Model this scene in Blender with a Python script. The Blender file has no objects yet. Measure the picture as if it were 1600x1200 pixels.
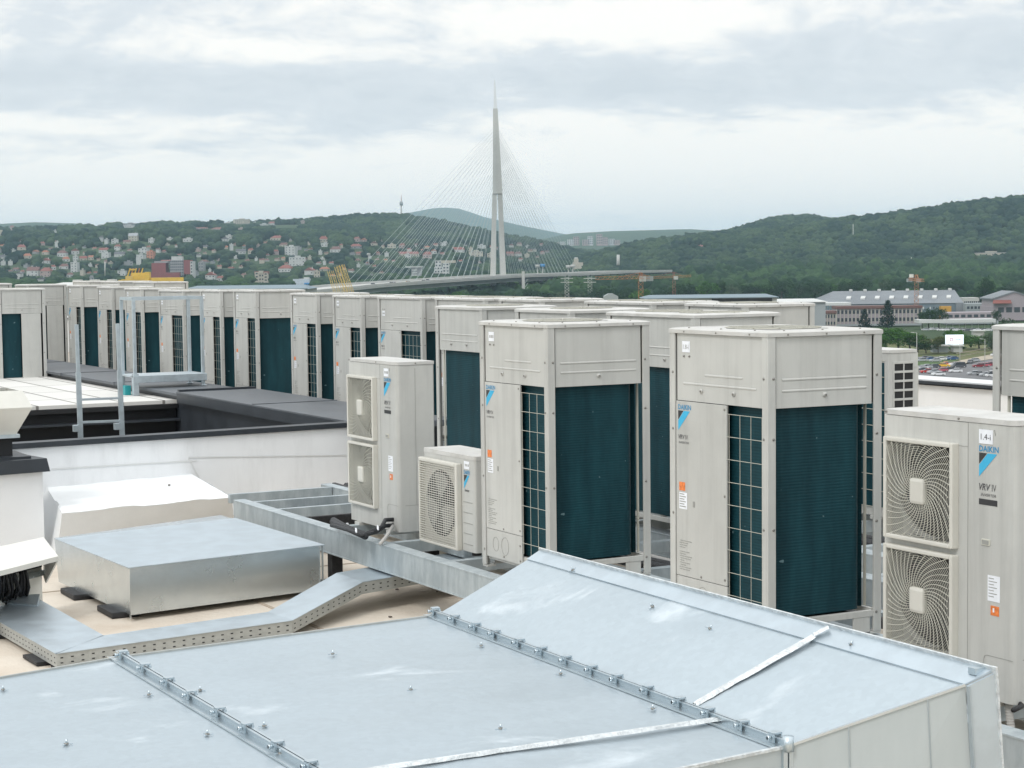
import bpy, bmesh, math, random
import numpy as np
from mathutils import Vector, Matrix, noise

# ------------------------------------------------------------------ camera, world, sun, exposure
SC = bpy.context.scene
CZ = 38.0                                   # eye height above the ground, the street level is z = 0
FPX, PITCH, ROLL, HEAD = 2921.28, math.radians(3.677), math.radians(-0.673), math.radians(28.49)
FW = Vector((math.sin(HEAD), math.cos(HEAD), 0)); RT = Vector((math.cos(HEAD), -math.sin(HEAD), 0)); UPV = Vector((0, 0, 1))
CF = FW*math.cos(PITCH) - UPV*math.sin(PITCH); CU = FW*math.sin(PITCH) + UPV*math.cos(PITCH)
cam_data = bpy.data.cameras.new('camera'); cam = bpy.data.objects.new('camera', cam_data)
SC.collection.objects.link(cam); SC.camera = cam
cam_data.sensor_width = 36.0; cam_data.lens = FPX/1600*36.0
cam_data.clip_start = 0.1; cam_data.clip_end = 60000
m = Matrix(((RT.x, CU.x, -CF.x), (RT.y, CU.y, -CF.y), (RT.z, CU.z, -CF.z))).to_4x4()
cam.matrix_world = Matrix.Translation((0, 0, CZ)) @ m @ Matrix.Rotation(ROLL, 4, 'Z')

SUN_EL, SUN_AZ = math.radians(45), HEAD + math.radians(-146)    # azimuth measured from +y towards +x
world = bpy.data.worlds.new('World'); SC.world = world; world.use_nodes = True
nt = world.node_tree; nt.nodes.clear(); L = nt.links.new
def N(t, **k):
    n = nt.nodes.new(t)
    for a, b in k.items(): setattr(n, a, b)
    return n
def vm(op, a, b=None):
    n = N('ShaderNodeVectorMath', operation=op)
    for i, v in enumerate((a, b)):
        if v is None: continue
        if isinstance(v, bpy.types.NodeSocket): L(v, n.inputs[i])
        else: n.inputs[i].default_value = v
    return n
def mt(op, a, b=None, c=None, clamp=False):
    n = N('ShaderNodeMath', operation=op, use_clamp=clamp)
    for i, v in enumerate((a, b, c)):
        if v is None: continue
        if isinstance(v, bpy.types.NodeSocket): L(v, n.inputs[i])
        else: n.inputs[i].default_value = v
    return n.outputs[0]
sky = N('ShaderNodeTexSky', sky_type='NISHITA'); sky.sun_disc = False
sky.sun_elevation = SUN_EL; sky.sun_rotation = SUN_AZ; sky.air_density = 1.0; sky.dust_density = 2.0
tc = N('ShaderNodeTexCoord')
dirv = tc.outputs['Generated']
az = mt('ARCTAN2', vm('DOT_PRODUCT', dirv, tuple(RT)).outputs['Value'], vm('DOT_PRODUCT', dirv, tuple(FW)).outputs['Value'])
sep = N('ShaderNodeSeparateXYZ'); L(dirv, sep.inputs[0])
el = mt('ARCSINE', sep.outputs['Z'])
# flat cloud layers seen in perspective: bands get thinner towards the horizon
def cloudnoise(sx, sy, off, scale, det, rough, dist=0.0):
    h = mt('DIVIDE', 1.0, mt('ADD', mt('MAXIMUM', el, 0.0), 0.13))
    c = N('ShaderNodeCombineXYZ')
    L(mt('MULTIPLY', az, sx), c.inputs[0]); L(mt('MULTIPLY', h, sy), c.inputs[1]); c.inputs[2].default_value = off
    n = N('ShaderNodeTexNoise'); n.inputs['Scale'].default_value = scale; n.inputs['Detail'].default_value = det
    n.inputs['Roughness'].default_value = rough; n.inputs['Distortion'].default_value = dist
    L(c.outputs[0], n.inputs['Vector']); return n.outputs['Fac']
n1 = cloudnoise(9.0, 1.3, 3.7, 1.0, 9.0, 0.58, 0.5)
n2 = cloudnoise(30.0, 5.0, 8.1, 1.0, 8.0, 0.62, 0.6)
n4 = cloudnoise(70.0, 11.0, 5.1, 1.0, 6.0, 0.6, 0.5)
n3 = cloudnoise(5.0, .8, 1.3, 1.0, 3.0, 0.5, 0.0)
nz = mt('ADD', mt('MULTIPLY', n1, 0.56), mt('ADD', mt('MULTIPLY', n2, 0.34), mt('MULTIPLY', n4, 0.10)))
def blob(pxx, pxy, wx, wy, amp):            # a brighter or darker cloud field at an azimuth and elevation of the sky
    a0 = math.atan((pxx-800)/FPX); e0 = math.atan((412-pxy)/FPX)
    dx = mt('DIVIDE', mt('SUBTRACT', az, a0), wx/FPX); dy = mt('DIVIDE', mt('SUBTRACT', el, e0), wy/FPX)
    r = mt('ADD', mt('MULTIPLY', dx, dx), mt('MULTIPLY', dy, dy))
    return mt('MULTIPLY', mt('EXPONENT', mt('MULTIPLY', r, -1.0)), amp)
tot = nz
for b in ((980, 40, 240, 34, .26), (450, 85, 260, 26, .17), (1180, 275, 700, 75, .24), (250, 310, 600, 60, .20), (250, 195, 220, 16, .09), (880, 185, 110, 20, .1),
          (250, 115, 320, 26, -.12), (900, 150, 560, 36, -.13), (1350, 90, 420, 45, -.09), (560, 200, 300, 24, -.1), (520, 262, 130, 10, -.06), (60, 60, 160, 90, -.05)):
    tot = mt('ADD', tot, blob(*b))
ramp = N('ShaderNodeValToRGB'); L(tot, ramp.inputs[0]); cr = ramp.color_ramp
cr.elements[0].position = 0.30; cr.elements[0].color = (0.72, 0.77, 0.81, 1)
cr.elements[1].position = 0.61; cr.elements[1].color = (1.14, 1.11, 1.05, 1)
e = cr.elements.new(0.455); e.color = (0.82, 0.86, 0.89, 1)
e = cr.elements.new(0.525); e.color = (0.98, 0.985, 0.97, 1)
skm = N('ShaderNodeMixRGB', blend_type='MULTIPLY'); skm.inputs[0].default_value = 1.0
L(sky.outputs[0], skm.inputs[1]); skm.inputs[2].default_value = (0.1, 0.1, 0.1, 1)
mixs = N('ShaderNodeMixRGB'); mixs.inputs[0].default_value = 0.93
L(skm.outputs[0], mixs.inputs[1]); L(ramp.outputs[0], mixs.inputs[2])
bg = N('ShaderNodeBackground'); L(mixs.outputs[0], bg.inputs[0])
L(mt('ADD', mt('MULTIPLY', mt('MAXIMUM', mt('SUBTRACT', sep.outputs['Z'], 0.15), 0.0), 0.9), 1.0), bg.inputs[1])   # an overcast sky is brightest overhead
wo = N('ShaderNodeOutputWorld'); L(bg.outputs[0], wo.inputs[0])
world.cycles.sampling_method = 'MANUAL'; world.cycles.sample_map_resolution = 512

sd = bpy.data.lights.new('sun', 'SUN'); sd.energy = 1.3; sd.angle = math.radians(14); sd.color = (1, .985, .955)
sun = bpy.data.objects.new('sun', sd); SC.collection.objects.link(sun)
sv = Vector((math.sin(SUN_AZ)*math.cos(SUN_EL), math.cos(SUN_AZ)*math.cos(SUN_EL), math.sin(SUN_EL)))
sun.rotation_euler = sv.to_track_quat('Z', 'Y').to_euler()
SC.view_settings.view_transform = 'Standard'; SC.view_settings.look = 'None'
SC.view_settings.exposure = 0.04; SC.view_settings.gamma = 1.0
SC.cycles.volume_bounces = 1; SC.cycles.max_bounces = 8

# ------------------------------------------------------------------ surveying helpers: a sight line of the photograph met with a real plane or distance
def ray(px, py):
    a, b = px-800, py-600; c, s = math.cos(ROLL), math.sin(ROLL)
    u = c*a + s*b; v = -s*a + c*b
    return RT*(u/FPX) - CU*(v/FPX) + CF
def atz(px, py, z): d = ray(px, py); return d*((z)/d.z) + Vector((0, 0, CZ))          # z relative to the eye
def atx(px, py, x): d = ray(px, py); return d*(x/d.x) + Vector((0, 0, CZ))
def aty(px, py, y): d = ray(px, py); return d*(y/d.y) + Vector((0, 0, CZ))
def atd(px, py, dd): d = ray(px, py); return d*(dd/d.dot(FW)) + Vector((0, 0, CZ))
def pxof(P):
    P = Vector(P) - Vector((0, 0, CZ)); y = P.dot(CF); u = FPX*P.dot(RT)/y; v = -FPX*P.dot(CU)/y
    c, s = math.cos(ROLL), math.sin(ROLL); return 800 + c*u - s*v, 600 + s*u + c*v

# ------------------------------------------------------------------ materials
MATS = {}
def srgb(r, g, b):
    f = lambda c: ((c/255+.055)/1.055)**2.4 if c > 10 else c/255/12.92
    return (f(r), f(g), f(b), 1)
def mat(name, col, rough=.6, metal=0., var=.0, scale=6., bump=0., bscale=40., spec=.5, coords='Object', stretch=(1, 1, 1), col2=None, thr=(.4, .6), detail=5., emit=None):
    m = bpy.data.materials.new(name); m.use_nodes = True; t = m.node_tree; b = t.nodes['Principled BSDF']
    b.inputs['Roughness'].default_value = rough; b.inputs['Metallic'].default_value = metal
    b.inputs['Specular IOR Level'].default_value = spec
    col = tuple(col[:3]) + (1,)
    b.inputs['Base Color'].default_value = col
    if var or col2 or bump:
        tc = t.nodes.new('ShaderNodeTexCoord'); mp = t.nodes.new('ShaderNodeMapping'); mp.inputs['Scale'].default_value = stretch
        t.links.new(tc.outputs[coords], mp.inputs[0])
    if var or col2:
        n = t.nodes.new('ShaderNodeTexNoise'); n.inputs['Scale'].default_value = scale; n.inputs['Detail'].default_value = detail; n.inputs['Roughness'].default_value = .6
        t.links.new(mp.outputs[0], n.inputs['Vector'])
        r = t.nodes.new('ShaderNodeValToRGB'); t.links.new(n.outputs['Fac'], r.inputs[0])
        r.color_ramp.elements[0].position, r.color_ramp.elements[1].position = thr
        c2 = tuple(col2[:3])+(1,) if col2 else tuple(min(1, c*(1+var)) for c in col[:3])+(1,)
        c1 = col if col2 else tuple(c*(1-var) for c in col[:3])+(1,)
        r.color_ramp.elements[0].color = c1; r.color_ramp.elements[1].color = c2
        t.links.new(r.outputs[0], b.inputs['Base Color'])
        if metal or rough < .5:
            mr = t.nodes.new('ShaderNodeMapRange'); mr.inputs[3].default_value = max(.05, rough-.1); mr.inputs[4].default_value = min(1, rough+.12)
            t.links.new(n.outputs['Fac'], mr.inputs[0]); t.links.new(mr.outputs[0], b.inputs['Roughness'])
    if bump:
        nb = t.nodes.new('ShaderNodeTexNoise'); nb.inputs['Scale'].default_value = bscale; nb.inputs['Detail'].default_value = 4
        t.links.new(mp.outputs[0], nb.inputs['Vector'])
        bp = t.nodes.new('ShaderNodeBump'); bp.inputs['Strength'].default_value = bump; bp.inputs['Distance'].default_value = .02
        t.links.new(nb.outputs['Fac'], bp.inputs['Height']); t.links.new(bp.outputs[0], b.inputs['Normal'])
    if emit:
        b.inputs['Emission Color'].default_value = tuple(emit[:3])+(1,); b.inputs['Emission Strength'].default_value = emit[3]
    MATS[name] = m; return m
M_BEIGE = mat('beige paint', (.50, .50, .475), .42, var=.045, scale=2.2, detail=6)
def weather(m, amt=.12, rnd_amt=.05, vs=(7, 7, .45)):
    t = m.node_tree; b = t.nodes['Principled BSDF']; src = b.inputs['Base Color'].links[0].from_socket if b.inputs['Base Color'].links else None
    tc = t.nodes.new('ShaderNodeTexCoord'); mp = t.nodes.new('ShaderNodeMapping'); mp.inputs['Scale'].default_value = vs; t.links.new(tc.outputs['Object'], mp.inputs[0])
    oi = t.nodes.new('ShaderNodeObjectInfo'); ad = t.nodes.new('ShaderNodeVectorMath'); ad.operation = 'ADD'; sc = t.nodes.new('ShaderNodeVectorMath'); sc.operation = 'SCALE'; sc.inputs['Scale'].default_value = 37.
    cb = t.nodes.new('ShaderNodeCombineXYZ'); t.links.new(oi.outputs['Random'], cb.inputs[0]); t.links.new(oi.outputs['Random'], cb.inputs[2]); t.links.new(cb.outputs[0], sc.inputs[0]); t.links.new(mp.outputs[0], ad.inputs[0]); t.links.new(sc.outputs[0], ad.inputs[1])
    n = t.nodes.new('ShaderNodeTexNoise'); n.inputs['Scale'].default_value = 1.6; n.inputs['Detail'].default_value = 9; n.inputs['Roughness'].default_value = .68; t.links.new(ad.outputs[0], n.inputs['Vector'])
    mr = t.nodes.new('ShaderNodeMapRange'); mr.inputs[1].default_value = .48; mr.inputs[2].default_value = .78; mr.inputs[3].default_value = 1.; mr.inputs[4].default_value = 1-amt*1.6; t.links.new(n.outputs['Fac'], mr.inputs[0])
    mr2 = t.nodes.new('ShaderNodeMapRange'); mr2.inputs[3].default_value = 1-rnd_amt; mr2.inputs[4].default_value = 1+rnd_amt; t.links.new(oi.outputs['Random'], mr2.inputs[0])
    ml = t.nodes.new('ShaderNodeMath'); ml.operation = 'MULTIPLY'; t.links.new(mr.outputs[0], ml.inputs[0]); t.links.new(mr2.outputs[0], ml.inputs[1])
    mx = t.nodes.new('ShaderNodeVectorMath'); mx.operation = 'SCALE'; t.links.new(ml.outputs[0], mx.inputs['Scale'])
    if src: t.links.new(src, mx.inputs[0])
    else: mx.inputs[0].default_value = b.inputs['Base Color'].default_value[:3]
    t.links.new(mx.outputs[0], b.inputs['Base Color'])
weather(M_BEIGE)
M_BEIGE2 = mat('sky lightened weathered lid paint', (.58, .575, .555), .5, col2=(.52, .51, .48), scale=5, thr=(.35, .7))  # lighter than the casing: light from the sky put into the lid colour
M_CREAM = mat('cream plastic', (.60, .585, .53), .45, var=.03, scale=4)
M_WIRE = mat('beige wire', (.55, .54, .47), .45)
weather(M_BEIGE2, .14, .03, (3, 3, 3))
def coil_mat():
    m = bpy.data.materials.new('teal coil fins'); m.use_nodes = True; t = m.node_tree; b = t.nodes['Principled BSDF']
    tc = t.nodes.new('ShaderNodeTexCoord')
    w = t.nodes.new('ShaderNodeTexWave'); w.wave_type = 'BANDS'; w.bands_direction = 'Z'; w.inputs['Scale'].default_value = 19.; w.inputs['Distortion'].default_value = .15; w.inputs['Detail'].default_value = 1
    t.links.new(tc.outputs['Object'], w.inputs['Vector'])
    n = t.nodes.new('ShaderNodeTexNoise'); n.inputs['Scale'].default_value = 3.5; n.inputs['Detail'].default_value = 7; n.inputs['Roughness'].default_value = .65
    mp = t.nodes.new('ShaderNodeMapping'); mp.inputs['Scale'].default_value = (2.5, 2.5, .5); t.links.new(tc.outputs['Object'], mp.inputs[0]); t.links.new(mp.outputs[0], n.inputs['Vector'])
    r = t.nodes.new('ShaderNodeValToRGB'); t.links.new(n.outputs['Fac'], r.inputs[0])
    r.color_ramp.elements[0].position = .35; r.color_ramp.elements[0].color = (.006, .033, .043, 1); r.color_ramp.elements[1].position = .75; r.color_ramp.elements[1].color = (.011, .058, .073, 1)
    mx = t.nodes.new('ShaderNodeMixRGB'); mx.blend_type = 'MULTIPLY'; mx.inputs[0].default_value = .22
    rr = t.nodes.new('ShaderNodeValToRGB'); t.links.new(w.outputs['Fac'], rr.inputs[0]); rr.color_ramp.elements[0].color = (.55, .55, .55, 1); rr.color_ramp.elements[1].color = (1.3, 1.3, 1.3, 1)
    t.links.new(r.outputs[0], mx.inputs[1]); t.links.new(rr.outputs[0], mx.inputs[2])
    # chipped fins: small pale marks
    v = t.nodes.new('ShaderNodeTexNoise'); v.inputs['Scale'].default_value = 19; v.inputs['Detail'].default_value = 2.5
    t.links.new(tc.outputs['Object'], v.inputs['Vector'])
    r3 = t.nodes.new('ShaderNodeValToRGB'); t.links.new(v.outputs['Fac'], r3.inputs[0]); r3.color_ramp.elements[0].position = .73; r3.color_ramp.elements[1].position = .76
    m2 = t.nodes.new('ShaderNodeMixRGB'); t.links.new(r3.outputs[0], m2.inputs[0]); t.links.new(mx.outputs[0], m2.inputs[1]); m2.inputs[2].default_value = (.12, .2, .22, 1)
    t.links.new(m2.outputs[0], b.inputs['Base Color']); b.inputs['Roughness'].default_value = .5; b.inputs['Specular IOR Level'].default_value = .18
    bp = t.nodes.new('ShaderNodeBump'); bp.inputs['Strength'].default_value = .12; bp.inputs['Distance'].default_value = .01
    t.links.new(w.outputs['Fac'], bp.inputs['Height']); t.links.new(bp.outputs[0], b.inputs['Normal'])
    return m
M_COIL = coil_mat()
M_DARK = mat('dark interior', (.012, .013, .014), .7)
M_BLACK = mat('black rubber', (.018, .018, .02), .6, var=.3, scale=30)
M_BLUE = mat('logo cyan', (.045, .42, .68), .4); M_NAVY = mat('logo letter blue', (.02, .25, .48), .4); M_LOGOK = mat('logo charcoal', (.03, .032, .036), .4)
M_TEXT = mat('printed grey', (.09, .09, .095), .5); M_FAINT = mat('faint print', (.30, .30, .28), .6)
M_TAG = mat('white paper tag', (.80, .82, .86), .6, var=.03, scale=30); M_ORANGE = mat('orange sticker', (.72, .20, .05), .5, var=.2, scale=60)
M_SCREW = mat('screw head', (.26, .25, .23), .4, metal=.4)
M_GALV = mat('galvanised steel', (.66, .71, .735), .24, metal=.92, col2=(.58, .63, .65), scale=5, thr=(.3, .7), bump=.08, bscale=.9)
M_BEAM = mat('dull hot dip galvanised steel', (.36, .41, .435), .5, metal=.35, col2=(.47, .52, .54), scale=11, thr=(.4, .62), bump=.15, bscale=50, stretch=(1, 1, .35))
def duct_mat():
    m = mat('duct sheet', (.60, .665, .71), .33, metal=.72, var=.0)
    t = m.node_tree; b = t.nodes['Principled BSDF']; tc = t.nodes.new('ShaderNodeTexCoord')
    mp = t.nodes.new('ShaderNodeMapping'); mp.inputs['Scale'].default_value = (.7, 1.5, 1); mp.inputs['Rotation'].default_value = (0, 0, .18); t.links.new(tc.outputs['Object'], mp.inputs[0])
    n = t.nodes.new('ShaderNodeTexNoise'); n.inputs['Scale'].default_value = 1.5; n.inputs['Detail'].default_value = 10; n.inputs['Roughness'].default_value = .62; n.inputs['Distortion'].default_value = .6
    t.links.new(mp.outputs[0], n.inputs['Vector'])
    r = t.nodes.new('ShaderNodeValToRGB'); t.links.new(n.outputs['Fac'], r.inputs[0])       # white oxide bloom
    r.color_ramp.elements[0].position = .585; r.color_ramp.elements[0].color = (0, 0, 0, 1); r.color_ramp.elements[1].position = .67; r.color_ramp.elements[1].color = (.5, .5, .5, 1)
    n2 = t.nodes.new('ShaderNodeTexNoise'); n2.inputs['Scale'].default_value = 26; n2.inputs['Detail'].default_value = 5
    t.links.new(tc.outputs['Object'], n2.inputs['Vector'])
    r2 = t.nodes.new('ShaderNodeValToRGB'); t.links.new(n2.outputs['Fac'], r2.inputs[0]); r2.color_ramp.elements[0].color = (.46, .53, .575, 1); r2.color_ramp.elements[1].color = (.495, .565, .61, 1)
    mx = t.nodes.new('ShaderNodeMixRGB'); t.links.new(r.outputs[0], mx.inputs[0]); t.links.new(r2.outputs[0], mx.inputs[1]); mx.inputs[2].default_value = (.68, .73, .765, 1)
    vo = t.nodes.new('ShaderNodeTexVoronoi'); vo.inputs['Scale'].default_value = 42; t.links.new(tc.outputs['Object'], vo.inputs['Vector'])
    r5 = t.nodes.new('ShaderNodeMapRange'); r5.inputs[3].default_value = .96; r5.inputs[4].default_value = 1.04; t.links.new(vo.outputs['Color'], r5.inputs[0])
    n5 = t.nodes.new('ShaderNodeTexNoise'); n5.inputs['Scale'].default_value = 1.1; n5.inputs['Detail'].default_value = 10; n5.inputs['Roughness'].default_value = .7; t.links.new(tc.outputs['Object'], n5.inputs['Vector'])
    r6 = t.nodes.new('ShaderNodeMapRange'); r6.inputs[1].default_value = .52; r6.inputs[2].default_value = .72; r6.inputs[3].default_value = 1.0; r6.inputs[4].default_value = .93; t.links.new(n5.outputs['Fac'], r6.inputs[0])
    m5 = t.nodes.new('ShaderNodeMath'); m5.operation = 'MULTIPLY'; t.links.new(r5.outputs[0], m5.inputs[0]); t.links.new(r6.outputs[0], m5.inputs[1])
    v5 = t.nodes.new('ShaderNodeVectorMath'); v5.operation = 'SCALE'; t.links.new(mx.outputs[0], v5.inputs[0]); t.links.new(m5.outputs[0], v5.inputs['Scale']); t.links.new(v5.outputs[0], b.inputs['Base Color'])
    mr = t.nodes.new('ShaderNodeMapRange'); t.links.new(r.outputs[0], mr.inputs[0]); mr.inputs[3].default_value = .34; mr.inputs[4].default_value = .6; t.links.new(mr.outputs[0], b.inputs['Roughness'])
    mm = t.nodes.new('ShaderNodeMapRange'); t.links.new(r.outputs[0], mm.inputs[0]); mm.inputs[3].default_value = .72; mm.inputs[4].default_value = .1; t.links.new(mm.outputs[0], b.inputs['Metallic'])
    n3 = t.nodes.new('ShaderNodeTexNoise'); n3.inputs['Scale'].default_value = 1.6; n3.inputs['Detail'].default_value = 2; t.links.new(mp.outputs[0], n3.inputs['Vector'])
    bp = t.nodes.new('ShaderNodeBump'); bp.inputs['Strength'].default_value = .25; bp.inputs['Distance'].default_value = .05; t.links.new(n3.outputs['Fac'], bp.inputs['Height']); t.links.new(bp.outputs[0], b.inputs['Normal'])
    return m
M_DUCT = duct_mat()
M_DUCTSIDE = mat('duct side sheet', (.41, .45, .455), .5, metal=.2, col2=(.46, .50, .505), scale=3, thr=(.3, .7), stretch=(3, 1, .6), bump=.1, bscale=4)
M_TAPE = mat('aluminium tape', (.62, .65, .66), .42, metal=.4, var=.12, scale=30, bump=.5, bscale=60)
M_CLAMP = mat('zinc clamp', (.55, .62, .66), .3, metal=.85)
M_TRAY = mat('tray cover sheet', (.50, .57, .62), .36, metal=.7, var=.05, scale=7)
M_TRAYSIDE = mat('tray side sheet', (.42, .43, .41), .5, metal=.3, var=.06, scale=20)
M_WHITEWALL = mat('white membrane', (.80, .815, .83), .5, col2=(.75, .765, .78), scale=2.2, thr=(.3, .75), bump=.15, bscale=5)
M_WALLW = mat('white rendered wall', (.74, .745, .74), .7, var=.02, scale=3)
weather(M_WHITEWALL, .10, 0, (2.5, 2.5, .6))
M_SEAM = mat('membrane seam', (.66, .67, .67), .5)
def bump_membrane():
    m = mat('stained white membrane', (.80, .815, .82), .5, col2=(.72, .69, .64), scale=1.7, thr=(.66, .95), bump=.5, bscale=4.5)
    return m
M_MEMB = bump_membrane()
M_COPING = mat('anthracite sheet', (.028, .034, .042), .42, var=.12, scale=3)
M_COPTOP = mat('grey coping sheet', (.095, .105, .118), .45, var=.12, scale=2.5, bump=.1, bscale=2)
M_PITBLACK = mat('black sheet', (.009, .010, .012), .55, var=.2, scale=4)
M_ROOF = mat('dusty beige roof', (.63, .56, .475), .75, col2=(.47, .385, .30), scale=.9, thr=(.45, .72), bump=.3, bscale=30, detail=8)
def tile_mat():
    m = mat('pale roof slabs', (.66, .65, .62), .7)
    t = m.node_tree; b = t.nodes['Principled BSDF']; tc = t.nodes.new('ShaderNodeTexCoord')
    mp = t.nodes.new('ShaderNodeMapping'); mp.inputs['Rotation'].default_value = (0, 0, math.radians(90)); mp.inputs['Location'].default_value = (.2, .1, 0)
    t.links.new(tc.outputs['Object'], mp.inputs[0])
    br = t.nodes.new('ShaderNodeTexBrick'); br.offset = 0; br.inputs['Scale'].default_value = 1; br.inputs['Brick Width'].default_value = 1.55; br.inputs['Row Height'].default_value = .56
    br.inputs['Mortar Size'].default_value = .022; br.inputs['Mortar Smooth'].default_value = .3; br.inputs['Bias'].default_value = -.2
    br.inputs['Color1'].default_value = (.68, .67, .64, 1); br.inputs['Color2'].default_value = (.61, .60, .57, 1); br.inputs['Mortar'].default_value = (.20, .19, .175, 1)
    t.links.new(mp.outputs[0], br.inputs['Vector']); t.links.new(br.outputs['Color'], b.inputs['Base Color'])
    return m
M_TILE = tile_mat()
M_ALU = mat('aluminium', (.55, .62, .66), .35, metal=.7, var=.05, scale=12)
M_FOIL = mat('pipe insulation', (.03, .032, .036), .6, var=.4, scale=50, bump=.4, bscale=90)
M_HOSE = mat('grey hose', (.45, .44, .42), .6)
M_HOOD = mat('cream hood', (.72, .71, .66), .45, var=.03, scale=4)

# ------------------------------------------------------------------ mesh building
COL = SC.collection
def tag(o, label=None, cat=None, group=None, kind=None):
    if label: o['label'] = label
    if cat: o['category'] = cat
    if group: o['group'] = group
    if kind: o['kind'] = kind
    return o
def empty(name, loc=(0, 0, 0), rz=0., label=None, cat=None, group=None):
    o = bpy.data.objects.new(name, None); COL.objects.link(o); o.location = loc; o.rotation_euler = (0, 0, rz); o.empty_display_size = .1
    return tag(o, label, cat, group)
def unit(a): return a.normalized()
class MB:
    def __init__(s): s.v = []; s.f = []; s.m = []; s.mats = []; s.sm = []
    def mi(s, m):
        if m not in s.mats: s.mats.append(m)
        return s.mats.index(m)
    def add(s, vs, fs, m, smooth=False):
        o = len(s.v); k = s.mi(m); s.v += [tuple(v) for v in vs]
        for f in fs: s.f.append(tuple(i+o for i in f)); s.m.append(k); s.sm.append(smooth)
        return s
    def box(s, a, b, m, ch=0.):
        x0, y0, z0 = (min(a[i], b[i]) for i in range(3)); x1, y1, z1 = (max(a[i], b[i]) for i in range(3))
        if ch <= 0:
            v = [(x0, y0, z0), (x1, y0, z0), (x1, y1, z0), (x0, y1, z0), (x0, y0, z1), (x1, y0, z1), (x1, y1, z1), (x0, y1, z1)]
            return s.add(v, [(0, 3, 2, 1), (4, 5, 6, 7), (0, 1, 5, 4), (1, 2, 6, 5), (2, 3, 7, 6), (3, 0, 4, 7)], m)
        bm = bmesh.new(); r = bmesh.ops.create_cube(bm, size=1)
        for v in bm.verts: v.co = Vector(((x0+x1)/2+v.co.x*(x1-x0), (y0+y1)/2+v.co.y*(y1-y0), (z0+z1)/2+v.co.z*(z1-z0)))
        bmesh.ops.bevel(bm, geom=list(bm.edges), offset=ch, segments=2, affect='EDGES', profile=.6)
        s.add([v.co for v in bm.verts], [[v.index for v in f.verts] for f in bm.faces], m); bm.free(); return s
    def prism(s, pts, h, m, axis='z', closed=True):       # pts: polygon list of 3D, h: offset vector
        h = Vector(h); n = len(pts); v = [Vector(p) for p in pts] + [Vector(p)+h for p in pts]
        fs = [tuple(range(n))[::-1], tuple(range(n, 2*n))] if closed else []
        for i in range(n): j = (i+1) % n; fs.append((i, j, j+n, i+n))
        nrm = (v[1]-v[0]).cross(v[2]-v[1])
        if nrm.dot(h) < 0: fs = [f[::-1] for f in fs]
        return s.add(v, fs, m)
    def poly(s, pts, m): return s.add(pts, [tuple(range(len(pts)))], m)
    def hull8(s, lo, hi, m):                                # two quads (same winding) joined
        v = [Vector(p) for p in lo] + [Vector(p) for p in hi]; n = len(lo)
        fs = [tuple(range(n))[::-1], tuple(range(n, 2*n))]
        for i in range(n): j = (i+1) % n; fs.append((i, j, j+n, i+n))
        return s.add(v, fs, m)
    def tube(s, pts, r, m, n=8, cap=True, taper=None, smooth=True):
        pts = [Vector(p) for p in pts]; vs = []; fs = []; k = len(pts)
        up = Vector((0, 0, 1)); prev = None
        for i, p in enumerate(pts):
            t = (pts[min(i+1, k-1)] - pts[max(i-1, 0)]).normalized()
            a = prev if prev is not None else (up if abs(t.z) < .9 else Vector((1, 0, 0)))
            a = (a - t*a.dot(t)).normalized(); prev = a; b = t.cross(a)
            rr = r if taper is None else r*(1+(taper-1)*i/(k-1))
            for j in range(n):
                q = 2*math.pi*(j+.5)/n; vs.append(p + a*math.cos(q)*rr + b*math.sin(q)*rr)
        for i in range(k-1):
            for j in range(n): j2 = (j+1) % n; fs.append((i*n+j, i*n+j2, (i+1)*n+j2, (i+1)*n+j))
        if cap: fs.append(tuple(range(n))[::-1]); fs.append(tuple(range((k-1)*n, k*n)))
        return s.add(vs, fs, m, smooth and n > 4)
    def bar(s, a, b, w, h, m, up=(0, 0, 1)):               # rectangular bar a->b
        a = Vector(a); b = Vector(b); t = (b-a).normalized(); u = Vector(up); x = t.cross(u).normalized(); z = x.cross(t)
        q = [(-w/2, -h/2), (w/2, -h/2), (w/2, h/2), (-w/2, h/2)]
        lo = [a+x*i+z*j for i, j in q]; hi = [b+x*i+z*j for i, j in q]
        return s.add(lo+hi, [(0, 1, 2, 3), (7, 6, 5, 4), (0, 4, 5, 1), (1, 5, 6, 2), (2, 6, 7, 3), (3, 7, 4, 0)], m)
    def cyl(s, c, r, h, m, n=16, axis='z', r2=None, smooth=True):
        c = Vector(c); ax = {'x': Vector((1, 0, 0)), 'y': Vector((0, 1, 0)), 'z': Vector((0, 0, 1))}[axis]
        return s.tube([c, c+ax*h], r, m, n, True, (r2/r if r2 is not None else None), smooth)
    def build(s, name, parent=None, loc=None):
        me = bpy.data.meshes.new(name); me.from_pydata(s.v, [], s.f)
        for m_ in s.mats: me.materials.append(m_)
        me.polygons.foreach_set('material_index', s.m); me.polygons.foreach_set('use_smooth', s.sm); me.update()
        bm = bmesh.new(); bm.from_mesh(me); bmesh.ops.recalc_face_normals(bm, faces=bm.faces); bm.to_mesh(me); bm.free()
        o = bpy.data.objects.new(name, me); COL.objects.link(o)
        if parent: o.parent = parent
        if loc is not None: o.location = loc
        return o
def structure(name, mb): return tag(mb.build(name), kind='structure')
def copy_tree(o, parent=None):
    c = o.copy(); COL.objects.link(c)
    if parent: c.parent = parent
    for ch in list(o.children): copy_tree(ch, c)
    return c
FONTC = {}
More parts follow.
